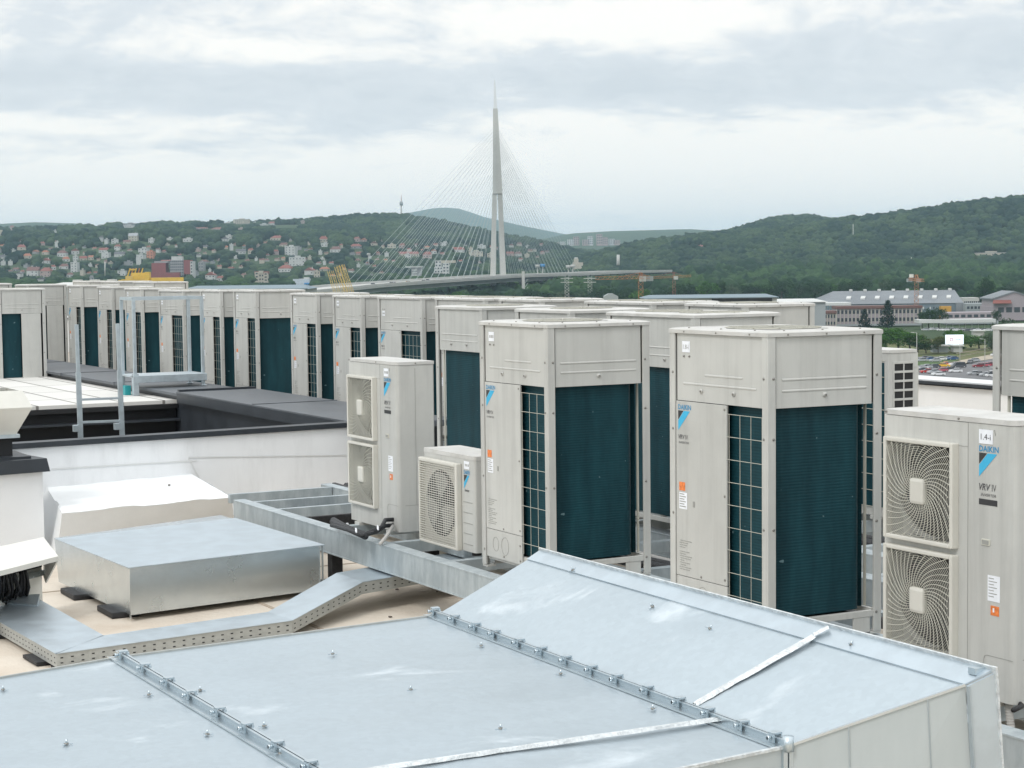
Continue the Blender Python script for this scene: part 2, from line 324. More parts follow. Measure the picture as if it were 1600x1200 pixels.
def text_geo(s, bold=False, italic=0.):
    k = (s, bold, italic)
    if k in FONTC: return FONTC[k]
    cu = bpy.data.curves.new('txt', 'FONT'); cu.body = s; cu.size = 1; cu.offset = .018 if bold else 0.; cu.shear = italic; cu.resolution_u = 2
    o = bpy.data.objects.new('txt', cu); COL.objects.link(o); dg = bpy.context.evaluated_depsgraph_get(); dg.update()
    me = o.evaluated_get(dg).to_mesh(); vs = [v.co.copy() for v in me.vertices]; fs = [tuple(p.vertices) for p in me.polygons]
    o.evaluated_get(dg).to_mesh_clear(); bpy.data.objects.remove(o); bpy.data.curves.remove(cu)
    x0 = min(v.x for v in vs); x1 = max(v.x for v in vs); y0 = min(v.y for v in vs); y1 = max(v.y for v in vs)
    vs = [((v.x-x0)/(x1-x0), (v.y-y0)/(y1-y0)) for v in vs]; FONTC[k] = (vs, fs); return FONTC[k]
def put_text(mb, s, o, ex, ez, m, bold=False, italic=0.):     # o: lower left corner, ex: full width vector, ez: full height vector
    vs, fs = text_geo(s, bold, italic); o, ex, ez = Vector(o), Vector(ex), Vector(ez)
    mb.add([o+ex*a+ez*b for a, b in vs], fs, m)
# ------------------------------------------------------------------ tall cabinet outdoor unit.  local: near corner at the origin, x into depth, y along the badge side
UD, UH = .765, 1.685
def logo(mb, x, yl, zt, w=.118, tri=.112):
    put_text(mb, 'DAIKIN', (x, yl, zt-.030), (0, -w*1.08, 0), (0, 0, .028), M_NAVY, bold=True)
    z = zt-.036
    mb.add([(x, yl, z), (x, yl-.052, z), (x, yl, z-.052)], [(0, 1, 2)], M_LOGOK)
    mb.add([(x, yl-.057, z), (x, yl-w, z), (x, yl, z-tri), (x, yl, z-.057)], [(0, 1, 2, 3)], M_BLUE)
def numtag(name, x, yc, zc, txt, parent, w=.075, h=.062):
    b = MB(); b.box((x-.0022, yc-w/2, zc-h/2), (x-.0004, yc+w/2, zc+h/2), M_TAG)
    if txt: put_text(b, txt, (x-.0032, yc+w*.36, zc-h*.22), (0, -w*.72, 0), (0, 0, h*.42), M_FAINT if txt != '1.4-i' else M_TEXT)
    else:
        for i, q in enumerate((.30, .02, -.26)): b.box((x-.0032, yc+w*q, zc-h*.15), (x-.0024, yc+w*q-w*.16, zc+h*.16), M_FAINT)
    return b.build(name, parent)
def tall_unit(W=.93, tagtxt=None, tagz=1.565, tagon=True):
    root = empty('tall_outdoor_unit'); D, H = UD, UH; P = .052; ZB = 1.262; ZT = 1.640; wide = W > 1
    # posts: four L sections with a folded foot
    for (cx, sx) in ((0, 1), (D, -1)):
        for (cy, sy) in ((0, 1), (W, -1)):
            b = MB(); z0 = 0.012
            b.box((cx, cy, z0), (cx+sx*P, cy+sy*.014, ZT+.004), M_BEIGE, .003); b.box((cx, cy+sy*.0141, z0), (cx+sx*.014, cy+sy*P, ZT+.004), M_BEIGE, .003)
            b.box((cx+sx*.006, cy+sy*.006, z0), (cx+sx*.022, cy+sy*.022, ZT), M_BEIGE)
            b.box((cx+sx*.002, cy+sy*.002, 0), (cx+sx*.07, cy+sy*.07, .011), M_BEIGE)
            for zz in (.12, .62, 1.1, 1.42):
                b.cyl((cx+sx*.036, cy-sy*.0025, zz), .008, sy*.006, M_SCREW, 8, 'y'); b.cyl((cx-sx*.0025, cy+sy*.036, zz), .008, sx*.006, M_SCREW, 8, 'x')
            b.build('corner_post', root)
    # upper shroud panels, set back behind the posts, two pressed ribs and two catch bolts each
    def shroud(a, b_, nrm, rib):
        b = MB(); a, b_ = Vector(a), Vector(b_); t = (b_-a).normalized(); n = Vector(nrm); Ln = (b_-a).length
        b.hull8([a-n*.012, b_-n*.012, b_-n*.03, a-n*.03], [p+Vector((0, 0, ZT-.002-ZB)) for p in (a-n*.012, b_-n*.012, b_-n*.03, a-n*.03)], M_BEIGE)
        for (zz, f0, f1) in rib:
            q0, q1 = a+t*Ln*f0, a+t*Ln*f1
            prof = [(.0118, 0), (.0085, .004), (.0085, .009), (.0118, .014)]
            vs = []
            for q in (q0, q1):
                for (d_, h_) in prof: vs.append(q-n*d_+Vector((0, 0, zz-ZB+h_)))
            b.add(vs, [(0, 1, 5, 4), (1, 2, 6, 5), (2, 3, 7, 6), (0, 3, 2, 1), (4, 5, 6, 7)], M_BEIGE)
        for f0 in (.30, .68) if abs(nrm[0]) > .5 else (.5,):
            q = a+t*Ln*f0-n*.010+Vector((0, 0, .062))
            b.tube([q-n*.003, q+n*.006], .013, M_BEIGE, 10); b.tube([q+n*.006, q+n*.010], .006, M_SCREW, 8)
        return b.build('shroud_panel', root)
    g = .010
    shroud((0, W-P-g, ZB), (0, P+g, ZB), (-1, 0, 0), ((1.405, .34, .78), (1.352, .08, .93)))
    shroud((P+g, 0, ZB), (D-P-g, 0, ZB), (0, -1, 0), ((1.405, .06, .94), (1.345, .06, .94)))
    shroud((D, P+g, ZB), (D, W-P-g, ZB), (1, 0, 0), ((1.405, .06, .94), (1.345, .06, .94)))
    shroud((D-P-g, W, ZB), (P+g, W, ZB), (0, 1, 0), ((1.405, .06, .94), (1.345, .06, .94)))
    b = MB(); b.box((.034, .034, ZB+.004), (D-.034, W-.034, ZT-.01), M_DARK); b.build('fan_shroud', root)
    # lid: folded rim and gently raised panel with fan guard
    b = MB(); o = .004; zl = ZT; c = .03
    rim = [(-o, -o), (D+o, -o), (D+o, W+o), (-o, W+o)]; i1 = [(.012, .012), (D-.012, .012), (D-.012, W-.012), (.012, W-.012)]; i2 = [(.06, .06), (D-.06, .06), (D-.06, W-.06), (.06, W-.06)]
    i3 = [(.068, .068), (D-.068, .068), (D-.068, W-.068), (.068, W-.068)]
    rings = [[(x, y, zl) for x, y in rim], [(x, y, zl+.021) for x, y in rim], [(x, y, zl+.028) for x, y in i1], [(x, y, zl+.033) for x, y in i2], [(x, y, zl+.026) for x, y in i3]]
    vs = sum(rings, []); fs = []
    for k in range(4):
        for j in range(4): j2 = (j+1) % 4; fs.append((k*4+j, k*4+j2, k*4+4+j2, k*4+4+j))
    fs.append((3, 2, 1, 0)); fs.append((16, 17, 18, 19)); b.add(vs, fs, M_BEIGE2)
    for k in range(3):
        f0 = (k+.5)/3
        b.cyl((-o-.004, W*f0+.0, zl+.011), .005, .007, M_SCREW, 8, 'x'); b.cyl((D*f0, -o-.004, zl+.011), .005, .007, M_SCREW, 8, 'y')
        b.cyl((.03, W*f0, zl+.029), .006, .005, M_SCREW, 8); b.cyl((D*f0, .03, zl+.029), .006, .005, M_SCREW, 8)
    lid = b.build('lid', root)
    g_ = MB(); nf = 2 if wide else 1
    for k in range(nf):
        cy = W*(k+.5)/nf; R = .27
        g_.cyl((D/2, cy, zl+.0262), R+.03, .003, M_BEIGE2, 40)
        for r in (.08, .14, .2, .26):
            ring = [(D/2+math.cos(a*math.pi/16)*r, cy+math.sin(a*math.pi/16)*r, zl+.034) for a in range(33)]
            g_.tube(ring, .003, M_WIRE, 4, False)
        g_.cyl((D/2, cy, zl+.0295), .262, .001, M_DARK, 36)
        for a in range(12):
            q = a*math.pi/6; g_.tube([(D/2+math.cos(q)*.03, cy+math.sin(q)*.03, zl+.035), (D/2+math.cos(q)*.27, cy+math.sin(q)*.27, zl+.035)], .003, M_WIRE, 4, False)
    g_.build('fan_guard', lid)
    # badge side: service panel, lower panel, wire guard with coil behind
    yP = W-P-.006; yS = yP-(.49 if not wide else .58); xf = .006
    b = MB(); b.box((xf, yS, .268), (xf+.012, yP, ZB-.004), M_BEIGE, .002); b.box((xf+.012, yS+.002, .10), (xf+.018, yP-.002, ZB), M_DARK)
    for zz in (1.235, .76, .30): b.cyl((xf-.003, yS+.018, zz), .007, .005, M_SCREW, 8, 'x')
    sp = b.build('service_panel', root)
    b = MB(); logo(b, xf-.0012, yP-.022, ZB-.022); put_text(b, 'VRV', (xf-.0012, yP-.024, 1.043), (0, -.062, 0), (0, 0, .026), M_TEXT, True, .25); put_text(b, 'IV', (xf-.0012, yP-.092, 1.043), (0, -.026, 0), (0, 0, .026), M_TEXT)
    put_text(b, 'INVERTER', (xf-.0012, yP-.026, 1.018), (0, -.10, 0), (0, 0, .012), M_TEXT, False, .2); b.build('badge', sp)
    b = MB(); b.box((xf-.0016, yP-.03, .752), (xf-.0004, yP-.088, .800), M_ORANGE); b.build('warning_sticker', sp)
    b = MB(); b.box((xf-.0016, yP-.03, .648), (xf-.0004, yP-.108, .742), M_TAG)
    for k in range(6): b.box((xf-.0024, yP-.036, .735-k*.014), (xf-.0017, yP-.036-(.06 if k % 2 else .045), .730-k*.014), M_FAINT)
    b.build('data_plate', sp); b = MB(); b.box((xf-.0016, yP-.165, .70), (xf-.0004, yP-.185, .668), M_FAINT); b.build('small_label', sp)
    rnd = random.Random(5)
    for g in range(3):
        b = MB()
        for k in range(g*5, g*5+4+(g == 1)):
            z = .47-k*.0125; y0 = yP-.03-rnd.random()*.01; w_ = .05+rnd.random()*.07
            b.box((xf-.0008, y0, z-.006), (xf-.0004, y0-.012, z+.008), M_BEIGE)
            while w_ > .01:
                l_ = .008+rnd.random()*.02; b.box((xf-.0014, y0, z), (xf-.0004, y0-l_, z-.0042), M_FAINT); y0 -= l_+.005; w_ -= l_+.005
        b.build('printed_note', sp)
    b = MB(); b.box((xf+.001, yS, .075), (xf+.013, yP, .2645), M_BEIGE, .002)
    for (yy, zz) in ((yS+.02, .10), (yS+.02, .2), ((yS+yP)/2, .285), ((yS+yP)/2, .10)): b.cyl((xf-.003, yy, zz), .007, .006, M_SCREW, 8, 'x')
    for (yy, ss) in ((yP-.13, .04), (yP-.26, .05)): b.tube([(xf, yy+math.cos(a*math.pi/8)*ss, .17+math.sin(a*math.pi/8)*ss*1.2) for a in range(17)], .0012, M_FAINT, 4, False)
    b.build('lower_panel', root)
    b = MB(); y0, y1 = P+.004, yS-.004; xc = .075; rc = .07
    arc = [(.055+rc-rc*math.cos(a), .05+rc-rc*math.sin(a)) for a in [k*math.pi/16 for k in range(9)]]
    path = [(.055, y1+.06)] + [(p[0], p[1]) for p in arc]
    x1 = D-.155; path += [(x1, .05)] + [(x1+.06*math.sin(k*math.pi/12), .05+.06-.06*math.cos(k*math.pi/12)) for k in range(1, 7)] + [(x1+.06, .30)]
    def wall(path, z0, z1, th, name):
        bb = MB(); vs = []; n = len(path)
        for (x, y) in path: vs += [(x, y, z0), (x, y, z1)]
        bb.add(vs, [(2*i, 2*i+2, 2*i+3, 2*i+1) for i in range(n-1)], M_COIL, True)
        # inner skin gives the coil its thickness
        cx_, cy_ = D/2, W/2; ip = [(x+(cx_-x)*th/max(.2, math.hypot(cx_-x, cy_-y)), y+(cy_-y)*th/max(.2, math.hypot(cx_-x, cy_-y))) for x, y in path]
        vs2 = []
        for (x, y) in ip: vs2 += [(x, y, z0), (x, y, z1)]
        bb.add(vs2, [(2*i, 2*i+1, 2*i+3, 2*i+2) for i in range(n-1)], M_COIL)
        bb.add([(*path[0], z0), (*path[0], z1), (*ip[0], z1), (*ip[0], z0)], [(0, 1, 2, 3)], M_COIL); bb.add([(*path[-1], z0), (*path[-1], z1), (*ip[-1], z1), (*ip[-1], z0)], [(0, 3, 2, 1)], M_COIL)
        return bb
    c1 = wall(path, .135, ZB+.002, .04, 'coil')
    for k in range(44): z = .16+k*.025; c1.box((.0545, .0535, z), (.072, .041, z+.013), M_DARK)      # fin ends beside the near post
    c1.build('coil', root)
    xb = D-.05; path2 = [(xb, .108), (xb, W-.12)] + [(xb-.06+.06*math.cos(k*math.pi/12), W-.12+.06*math.sin(k*math.pi/12)+.0) for k in range(1, 7)] + [(.40, W-.06)]
    wall(path2, .135, ZB+.002, .04, 'coil').build('coil', root)
    b = MB(); b.box((D-.044, .088, .14), (D-.034, .104, ZB), M_WIRE); b.build('tube_sheet', root)
    b = MB(); b.box((.08, W-.018, .14), (.395, W-.006, ZB-.003), M_BEIGE, .002); b.box((.085, W-.05, .14), (.39, W-.019, ZB-.01), M_DARK); b.build('side_panel', root)
    b = MB(); nv = 4 if not wide else 6
    for k in range(nv): y = y0+(y1-y0)*(k+.12)/(nv-1+.24); b.tube([(.012, y, .15), (.012, y, ZB-.05)], .0017, M_WIRE, 5, False)
    for k in range(10): z = ZB-.05-k*.1235; b.tube([(.010, y0-.012, z), (.010, y1+.004, z)], .0017, M_WIRE, 5, False)
    b.build('wire_guard', root)
    # base rails, feet, base pan
    b = MB()
    b.box((P, .004, .095), (D-P, .030, .130), M_BEIGE, .003); b.box((P, W-.030, .095), (D-P, W-.004, .130), M_BEIGE, .003)
    b.box((D-.030, P, .095), (D-.004, W-P, .130), M_BEIGE, .003); b.box((.022, P, .055), (.048, W-P, .128), M_BEIGE, .003)
    for y in (.006, W-.046): b.box((.075, y, .0115), (D-.075, y+.04, .020), M_BEIGE); b.box((D-.19, y+.001, .02), (D-.075, y+.006, .095), M_BEIGE); b.box((.075, y+.001, .02), (.16, y+.006, .095), M_BEIGE)
    b.box((.05, .07, .112), (D-.16, W-.05, .120), M_DARK)
    b.build('base_frame', root)
    if tagon: numtag('number_tag', .0115, yP-.095+(.0), tagz, tagtxt, root)
    for yy in (yP-.075, yP-.128): b = MB(); b.cyl((.006, yy, 1.512), .006, .006, M_SCREW, 8, 'x'); b.build('cable_clip', root)
    return root

# ------------------------------------------------------------------ flat outdoor unit with spiral fan guards.  local: near corner at origin, front is x = 0
def spiral_guard(cy, cz, S, parent, hubw=.078, hubh=.122):
    r = MB(); hs = S/2; x0 = -.040
    # frame
    F = .022
    for (a, b_) in (((x0, cy-hs, cz-hs), (0.004, cy-hs+F, cz+hs)), ((x0, cy+hs-F, cz-hs), (0.004, cy+hs, cz+hs)), ((x0, cy-hs+F, cz+hs-F), (0.004, cy+hs-F, cz+hs)), ((x0, cy-hs+F, cz-hs), (0.004, cy+hs-F, cz-hs+F))):
        r.box(a, b_, M_CREAM, .006)
    fr = r.build('guard_frame', parent)
    g = MB(); lim = hs-F+.004
    def strand(pts, rad, m):
        run = []
        for (y, z) in pts:
            if abs(y) < lim and abs(z) < lim: run.append((x0+.006, cy+y, cz+z))
            else:
                if len(run) > 1: g.tube(run, rad, m, 4, False)
                run = []
        if len(run) > 1: g.tube(run, rad, m, 4, False)
    NA = 40
    for k in range(NA):
        a0 = 2*math.pi*k/NA; pts = []
        for i in range(22):
            q = i/21; rr = .055+q*(S*.68); a = a0 + .95*math.sin(min(1, q*1.05)*math.pi/2)
            pts.append((math.cos(a)*rr, math.sin(a)*rr))
        strand(pts, .0020, M_WIRE)
    nr = 25
    for k in range(nr):
        rr = .075+(k+1)*(S*.70-.075)/nr
        strand([(math.cos(a*math.pi/32)*rr, math.sin(a*math.pi/32)*rr) for a in range(65)], .0012, M_WIRE)
    g.build('fan_guard', fr)
    h = MB(); h.box((x0-.006, cy-hubw/2-.012, cz-hubh/2-.002), (x0+.030, cy+hubw/2+.012, cz+hubh/2+.002), M_CREAM, .016); h.build('guard_hub', fr)
    d = MB(); R = hs*.93; xb = .0835; n = 40; vs = []
    d.add([(xb+.0005, cy+math.cos(2*math.pi*a/n)*R, cz+math.sin(2*math.pi*a/n)*R) for a in range(n)], [tuple(range(n))], M_DARK)
    for a in range(n):
        q = 2*math.pi*a/n; c, s_ = math.cos(q), math.sin(q); k_ = (hs-.008)/max(abs(c), abs(s_)); vs += [(xb, cy+c*R, cz+s_*R), (xb, cy+c*k_, cz+s_*k_)]
    d.add(vs, [(2*i, 2*i+1, 2*((i+1) % n)+1, 2*((i+1) % n)) for i in range(n)], M_BEIGE)
    vs = [(xb, cy+math.cos(2*math.pi*a/n)*R, cz+math.sin(2*math.pi*a/n)*R) for a in range(n)]+[(xb-.05, cy+math.cos(2*math.pi*a/n)*R*1.02, cz+math.sin(2*math.pi*a/n)*R*1.02) for a in range(n)]
    d.add(vs, [(i, (i+1) % n, n+(i+1) % n, n+i) for i in range(n)], M_BEIGE, True); d.build('fan_bell', parent)
    f = MB(); f.cyl((.03, cy, cz), .055, .05, M_LOGOK, 20, 'x')
    for k in range(3):
        a = 2*math.pi*k/3+.4; pts = []
        for i in range(8):
            q = a+i*.17; pts += [(.070-.030*i/7, cy+math.cos(q)*.05, cz+math.sin(q)*.05), (.078-.050*i/7, cy+math.cos(q+.3)*R*.93, cz+math.sin(q+.3)*R*.93)]
        f.add(pts, [(2*i, 2*i+1, 2*i+3, 2*i+2) for i in range(7)], M_LOGOK, True)
        f.add([(p[0]+.003, p[1], p[2]) for p in pts], [(2*i, 2*i+2, 2*i+3, 2*i+1) for i in range(7)], M_LOGOK, True)
    f.build('fan_blades', parent)
def rounded_body(W, D, z0, z1, r, m, b):
    pts = []
    for (cx, cy, a0) in ((r, r, 180), (D-.012, .012, 270), (D-.012, W-.012, 0), (r, W-r, 90)):
        rr = r if cx == r else .012
        for k in range(6): a = math.radians(a0+k*18); pts.append((cx+math.cos(a)*rr, cy+math.sin(a)*rr))
    n = len(pts); vs = [(x, y, z0) for x, y in pts]+[(x, y, z1) for x, y in pts]
    b.add(vs, [(i, (i+1) % n, n+(i+1) % n, n+i) for i in range(n)], m, True); b.add(vs, [tuple(range(n))[::-1], tuple(range(n, 2*n))], m); return pts
def fan_unit(W=.90, D=.32, H=1.335, tagtxt=None, double=True, stickers=True):
    root = empty('fan_outdoor_unit')
    S = .50; yj = W-.60; dx = .085; zs = [H-.13-S, H-.13-S*2-.03]
    b = MB(); pl = [(.0, yj)]+[(.032-math.cos(math.radians(k*18))*.032, .032-math.sin(math.radians(k*18))*.032) for k in range(6)]+[(D-.01, 0), (D, .01), (D, W-.01), (D-.01, W), (dx, W), (dx, yj)]
    n = len(pl); v_ = [(x, y, .03) for x, y in pl]+[(x, y, H-.026) for x, y in pl]
    b.add(v_, [(i, (i+1) % n, n+(i+1) % n, n+i) for i in range(n)], M_BEIGE); b.add(v_, [tuple(range(n))[::-1], tuple(range(n, 2*n))], M_BEIGE); body = b.build('casing', root)
    b = MB(); b.box((0, yj+.0005, .03), (dx-.0005, W, zs[1]+.012), M_BEIGE, .004); b.box((0, yj+.0005, zs[0]+S-.012), (dx-.0005, W, H-.026), M_BEIGE, .004); b.box((.002, yj+.0005, zs[1]+S-.012), (dx-.0005, W-.002, zs[0]+.012), M_BEIGE)
    b.box((.002, W-.047, zs[1]+.0125), (dx-.0005, W-.001, zs[0]+S-.0125), M_BEIGE); b.box((.002, yj+.0005, zs[1]+.0125), (dx-.0005, W-.035-S+.012, zs[0]+S-.0125), M_BEIGE); b.build('front_surround', body)
    b = MB(); pts = rounded_body(W+.008, D+.008, H-.024, H, .036, M_BEIGE2, b); b.v = [(x-.004, y-.004, z) for x, y, z in b.v]
    for yy in (W-.02, .36, ): b.cyl((-.008, yy, H-.012), .006, .006, M_SCREW, 8, 'x')
    b.cyl((.16, -.008, H-.012), .006, .006, M_SCREW, 8, 'y')
    b.build('lid', root)
    b = MB(); b.box((-.0012, yj-.0015, .03), (.0, yj+.0015, H-.026), M_FAINT); b.box((-.0012, .0, .232), (.0, .17, .2345), M_FAINT); b.tube([(-.0008, .17, .233), (-.0008, .185, .226), (-.0008, .19, .21), (-.0008, .19, .04)], .0015, M_FAINT, 4)
    b.box((.06, -.0013, .231), (D-.03, -.0003, .234), M_FAINT); b.box((.155, -.0013, .235), (.158, -.0003, H-.05), M_FAINT); b.build('panel_seams', body)
    for cz in (H-.13-S/2, H-.13-S*1.5-.03): spiral_guard(W-.035-S/2, cz, S, root)
    x = -.0015; yl = .225
    b = MB(); logo(b, x, yl, H-.125, w=.118, tri=.112)
    put_text(b, 'VRV', (x, yl, H-.335), (0, -.075, 0), (0, 0, .032), M_TEXT, True, .25); put_text(b, 'IV', (x, yl-.085, H-.335), (0, -.028, 0), (0, 0, .032), M_TEXT)
    put_text(b, 'INVERTER', (x, yl-.012, H-.362), (0, -.10, 0), (0, 0, .013), M_TEXT, False, .2)
    b.box((x, yl, H-.375), (x+.001, yl-.12, H-.402), M_LOGOK); b.build('badge', root)
    numtag('number_tag', -.0006, yl-.045, H-.085, tagtxt, root, .09, .066)
    for yy in (yl-.02, yl-.07, yl-.10): b = MB(); b.tube([(x, yy, H-.05), (x, yy-.006, H-.075)], .0018, M_FAINT, 4); b.build('pen_mark', root)
    b = MB(); b.box((-.006, .15, .775), (0.004, .205, .745), M_WIRE, .003); b.box((-.0066, .155, .770), (-.006, .2, .75), M_FAINT); b.build('handle', root)
    b = MB(); b.box((-.0016, .165, .49), (-.0004, .085, .61), M_TAG)
    for k in range(7): b.box((-.0024, .158, .598-k*.014), (-.0017, .158-(.055 if k % 2 else .035), .5945-k*.014), M_FAINT)
    b.build('data_plate', root)
    b = MB(); b.box((-.0016, .145, .425), (-.0004, .09, .470), M_ORANGE); b.box((-.0024, .13, .44), (-.0017, .12, .46), M_TAG); b.build('warning_sticker', root)
    # far side (y = W) air inlet: slotted openings, and coil at the back
    b = MB(); nr = 15; z1 = H-.10; p = .0715
    b.box((.055, W-.006, z1-nr*p), (.265, W+.002, z1), M_DARK)
    for k in range(nr+1): zz = z1-k*p; b.box((.05, W-.004, zz-.009), (.27, W+.008, zz+.009), M_BEIGE, .002)
    for xx in (.05, .155, .262): b.box((xx, W-.004, z1-nr*p), (xx+.010, W+.0075, z1), M_BEIGE)
    b.build('side_inlet', root)
    b = MB(); b.box((D-.004, .06, .10), (D+.003, W-.05, H-.10), M_COIL)
    for k in range(10): zz = .1+k*.128; b.tube([(D+.008, .05, zz), (D+.008, W-.04, zz)], .003, M_WIRE, 4)
    b.build('coil', root)
    for yy in (.1, W-.2): b = MB(); b.box((-.02, yy, 0), (D+.02, yy+.09, .03), M_BEIGE, .003); b.build('foot', root)
    return root
def small_unit():
    W, D, H = .825, .30, .715; root = empty('small_fan_unit')
    b = MB(); rounded_body(W, D, .03, H-.03, .02, M_BEIGE, b); body = b.build('casing', root)
    b = MB(); rounded_body(W+.006, D+.006, H-.029, H, .022, M_BEIGE2, b); b.v = [(x-.003, y-.003, z) for x, y, z in b.v]; b.build('lid', root)
    y0, y1, z0, z1 = .235, W-.005, .045, H-.095; xo = -.045
    b = MB(); b.box((xo, y0-.035, z0-.02), (-.001, y0, z1+.03), M_CREAM, .008); b.box((xo, y0, z1), (-.001, y1+.008, z1+.03), M_CREAM, .01); b.box((xo, y0, z0-.02), (-.001, y1+.004, z0), M_CREAM, .006); b.box((xo, y1-.012, z0), (-.001, y1+.004, z1), M_CREAM, .004)
    fr = b.build('guard_frame', root)
    b = MB()
    nh = 34
    for k in range(nh): zz = z0+(z1-z0)*(k+.5)/nh; b.tube([(xo+.004, y0, zz), (xo+.004, y1-.008, zz)], .0034, M_CREAM, 4, False)
    for k in range(16): yy = y0+(y1-y0)*(k+.5)/16; b.tube([(xo+.009, yy, z0), (xo+.009, yy, z1)], .002, M_CREAM, 4, False)
    b.build('fan_guard', fr)
    b = MB(); b.box((-.002, y0+.001, z0), (-.0006, y1-.01, z1), M_CREAM)
    b.cyl((-.003, (y0+y1)/2, (z0+z1)/2), .245, -.001, M_DARK, 40, 'x'); b.build('fan_opening', root)
    b = MB(); cy, cz, R = (y0+y1)/2, (z0+z1)/2, .225; b.cyl((-.012, cy, cz), .06, .006, M_LOGOK, 20, 'x')
    for k in range(3):
        a = 2*math.pi*k/3+.9; pts = []
        for i in range(7): q = a+i*.2; pts.append((-.006-.012*i/6, cy+math.cos(q)*.05, cz+math.sin(q)*.05)); pts.append((-.006-.012*i/6, cy+math.cos(q+.2)*R, cz+math.sin(q+.2)*R))
        b.add(pts, [(2*i, 2*i+1, 2*i+3, 2*i+2) for i in range(6)], M_FAINT, True)
    b.build('fan_blades', root)
    b = MB(); logo(b, -.0015, .165, H-.105, .085, .10); put_text(b, 'Inverter', (-.0015, .155, H-.26), (0, -.07, 0), (0, 0, .022), M_TEXT, True, .2); b.build('badge', root)
    numtag('number_tag', -.0006, .12, H-.07, None, root, .08, .055)
    b = MB()
    for k in range(5): b.box((-.003, .04, .08+k*.075), (0, .18, .083+k*.075), M_FAINT)
    for zz in (.1, .5): b.cyl((.1, -.003, zz), .012, .006, M_SCREW, 8, 'y')
    b.build('panel_seams', body)
    for yy in (.1, W-.2): b = MB(); b.cyl((.06, yy, 0), .035, .03, M_BLACK, 14); b.cyl((D-.06, yy, 0), .035, .03, M_BLACK, 14); b.build('rubber_foot', root)
    return root

BASE = CZ-2.045
T_N = tall_unit(.93, None); T_W = tall_unit(1.24, None, tagz=1.46)
used = set(); ALLU = []
def put_tall(src, x, y, zoff, label, group, rot=0, tagtxt=None):
    o = src if src not in used else copy_tree(src); used.add(src)
    W = .93 if src is T_N else 1.24
    if rot: o.location = (x+UD, y+W, BASE+zoff); o.rotation_euler = (0, 0, math.pi)
    else: o.location = (x, y, BASE+zoff)
    tag(o, label, 'air conditioner', group)
    if rot:
        for c in list(o.children):
            if c.name.startswith('number_tag'): bpy.data.objects.remove(c)
    if o is not src: r_ = random.Random(len(ALLU)); o.location.z += r_.uniform(-.006, .006); o.rotation_euler.z += math.radians(r_.uniform(-.35, .35)); o.rotation_euler.y = math.radians(r_.uniform(-.15, .15))
    ALLU.append(o); return o
ordn = ['first', 'second', 'third', 'fourth', 'fifth', 'sixth', 'seventh', 'eighth', 'ninth', 'tenth', 'eleventh', 'twelfth', 'thirteenth']
G1 = 'tall cabinets in the long back row'
R1 = [(34.50, 'N', .07), (32.50, 'N', .055), (30.79, 'N', .03), (28.62, 'W', .02), (26.87, 'N', .035), (25.38, 'N', .04), (23.06, 'N', .01), (21.61, 'N', 0), (19.85, 'W', 0), (18.26, 'W', 0), (17.0, 'N', 0), (14.87, 'W', 0), (13.38, 'N', 0)]
LBL = ['first badge cabinet from the left, seen left of the ladder',
       'second badge cabinet from the left, seen between the ladder stiles', 'third badge cabinet from the left, just behind the platform left posts',
       'wide cabinet with a broad wire guard seen through the platform rails', 'fifth badge cabinet from the left, behind the platform right posts',
       'cabinet showing its whole dark coil side, left of the back row gap', 'cabinet just right of the wide gap in the back row',
       'narrow badge cabinet next left of the wide one above the left twin fan unit', 'wide cabinet with badge and wire guard right above the left twin fan unit',
       'back row cabinet showing only its top band above the cabinet with the bare teal back', 'back row cabinet showing only its top band, below the bridge tower foot',
       'back row cabinet showing only its top band, left of the row end', 'last cabinet at the right end of the back row, below the tree belt']
for i, (y, k, zo) in enumerate(R1):
    put_tall(T_W if k == 'W' else T_N, 9.6 if i < 6 else 9.58, y, zo, LBL[i], G1)
G2 = 'tall cabinets of the middle row'
put_tall(T_N, 7.68, 14.70, 0, 'tall cabinet with bare teal coil on its back, behind the small fan unit', G2, rot=1)
put_tall(T_N, 7.68, 13.15, 0, 'middle row cabinet whose top shows over the left front cabinet', G2, rot=1)
put_tall(T_W, 7.68, 11.33, -.012, 'wide middle row cabinet whose top and teal back show between the two front cabinets', G2, rot=1)
put_tall(T_W, 7.60, 6.93, -.005, 'tall cabinet cut by the right edge of the picture', G2, rot=1)
G3 = 'tall cabinets of the front row'
A = put_tall(T_N, 5.84, 7.955, .005, 'nearest tall cabinet, large, its tag hand numbered, behind the sloping metal duct', G3)
B = put_tall(T_N, 5.84, 10.28, .0, 'front row tall cabinet beside the small fan unit, left of the nearest one', G3)
for c in list(A.children):
    if c.name.startswith('number_tag'):
        bpy.data.objects.remove(c)
numtag('number_tag', .0115, .93-.052-.006-.095, 1.565, '1.8-i', A)
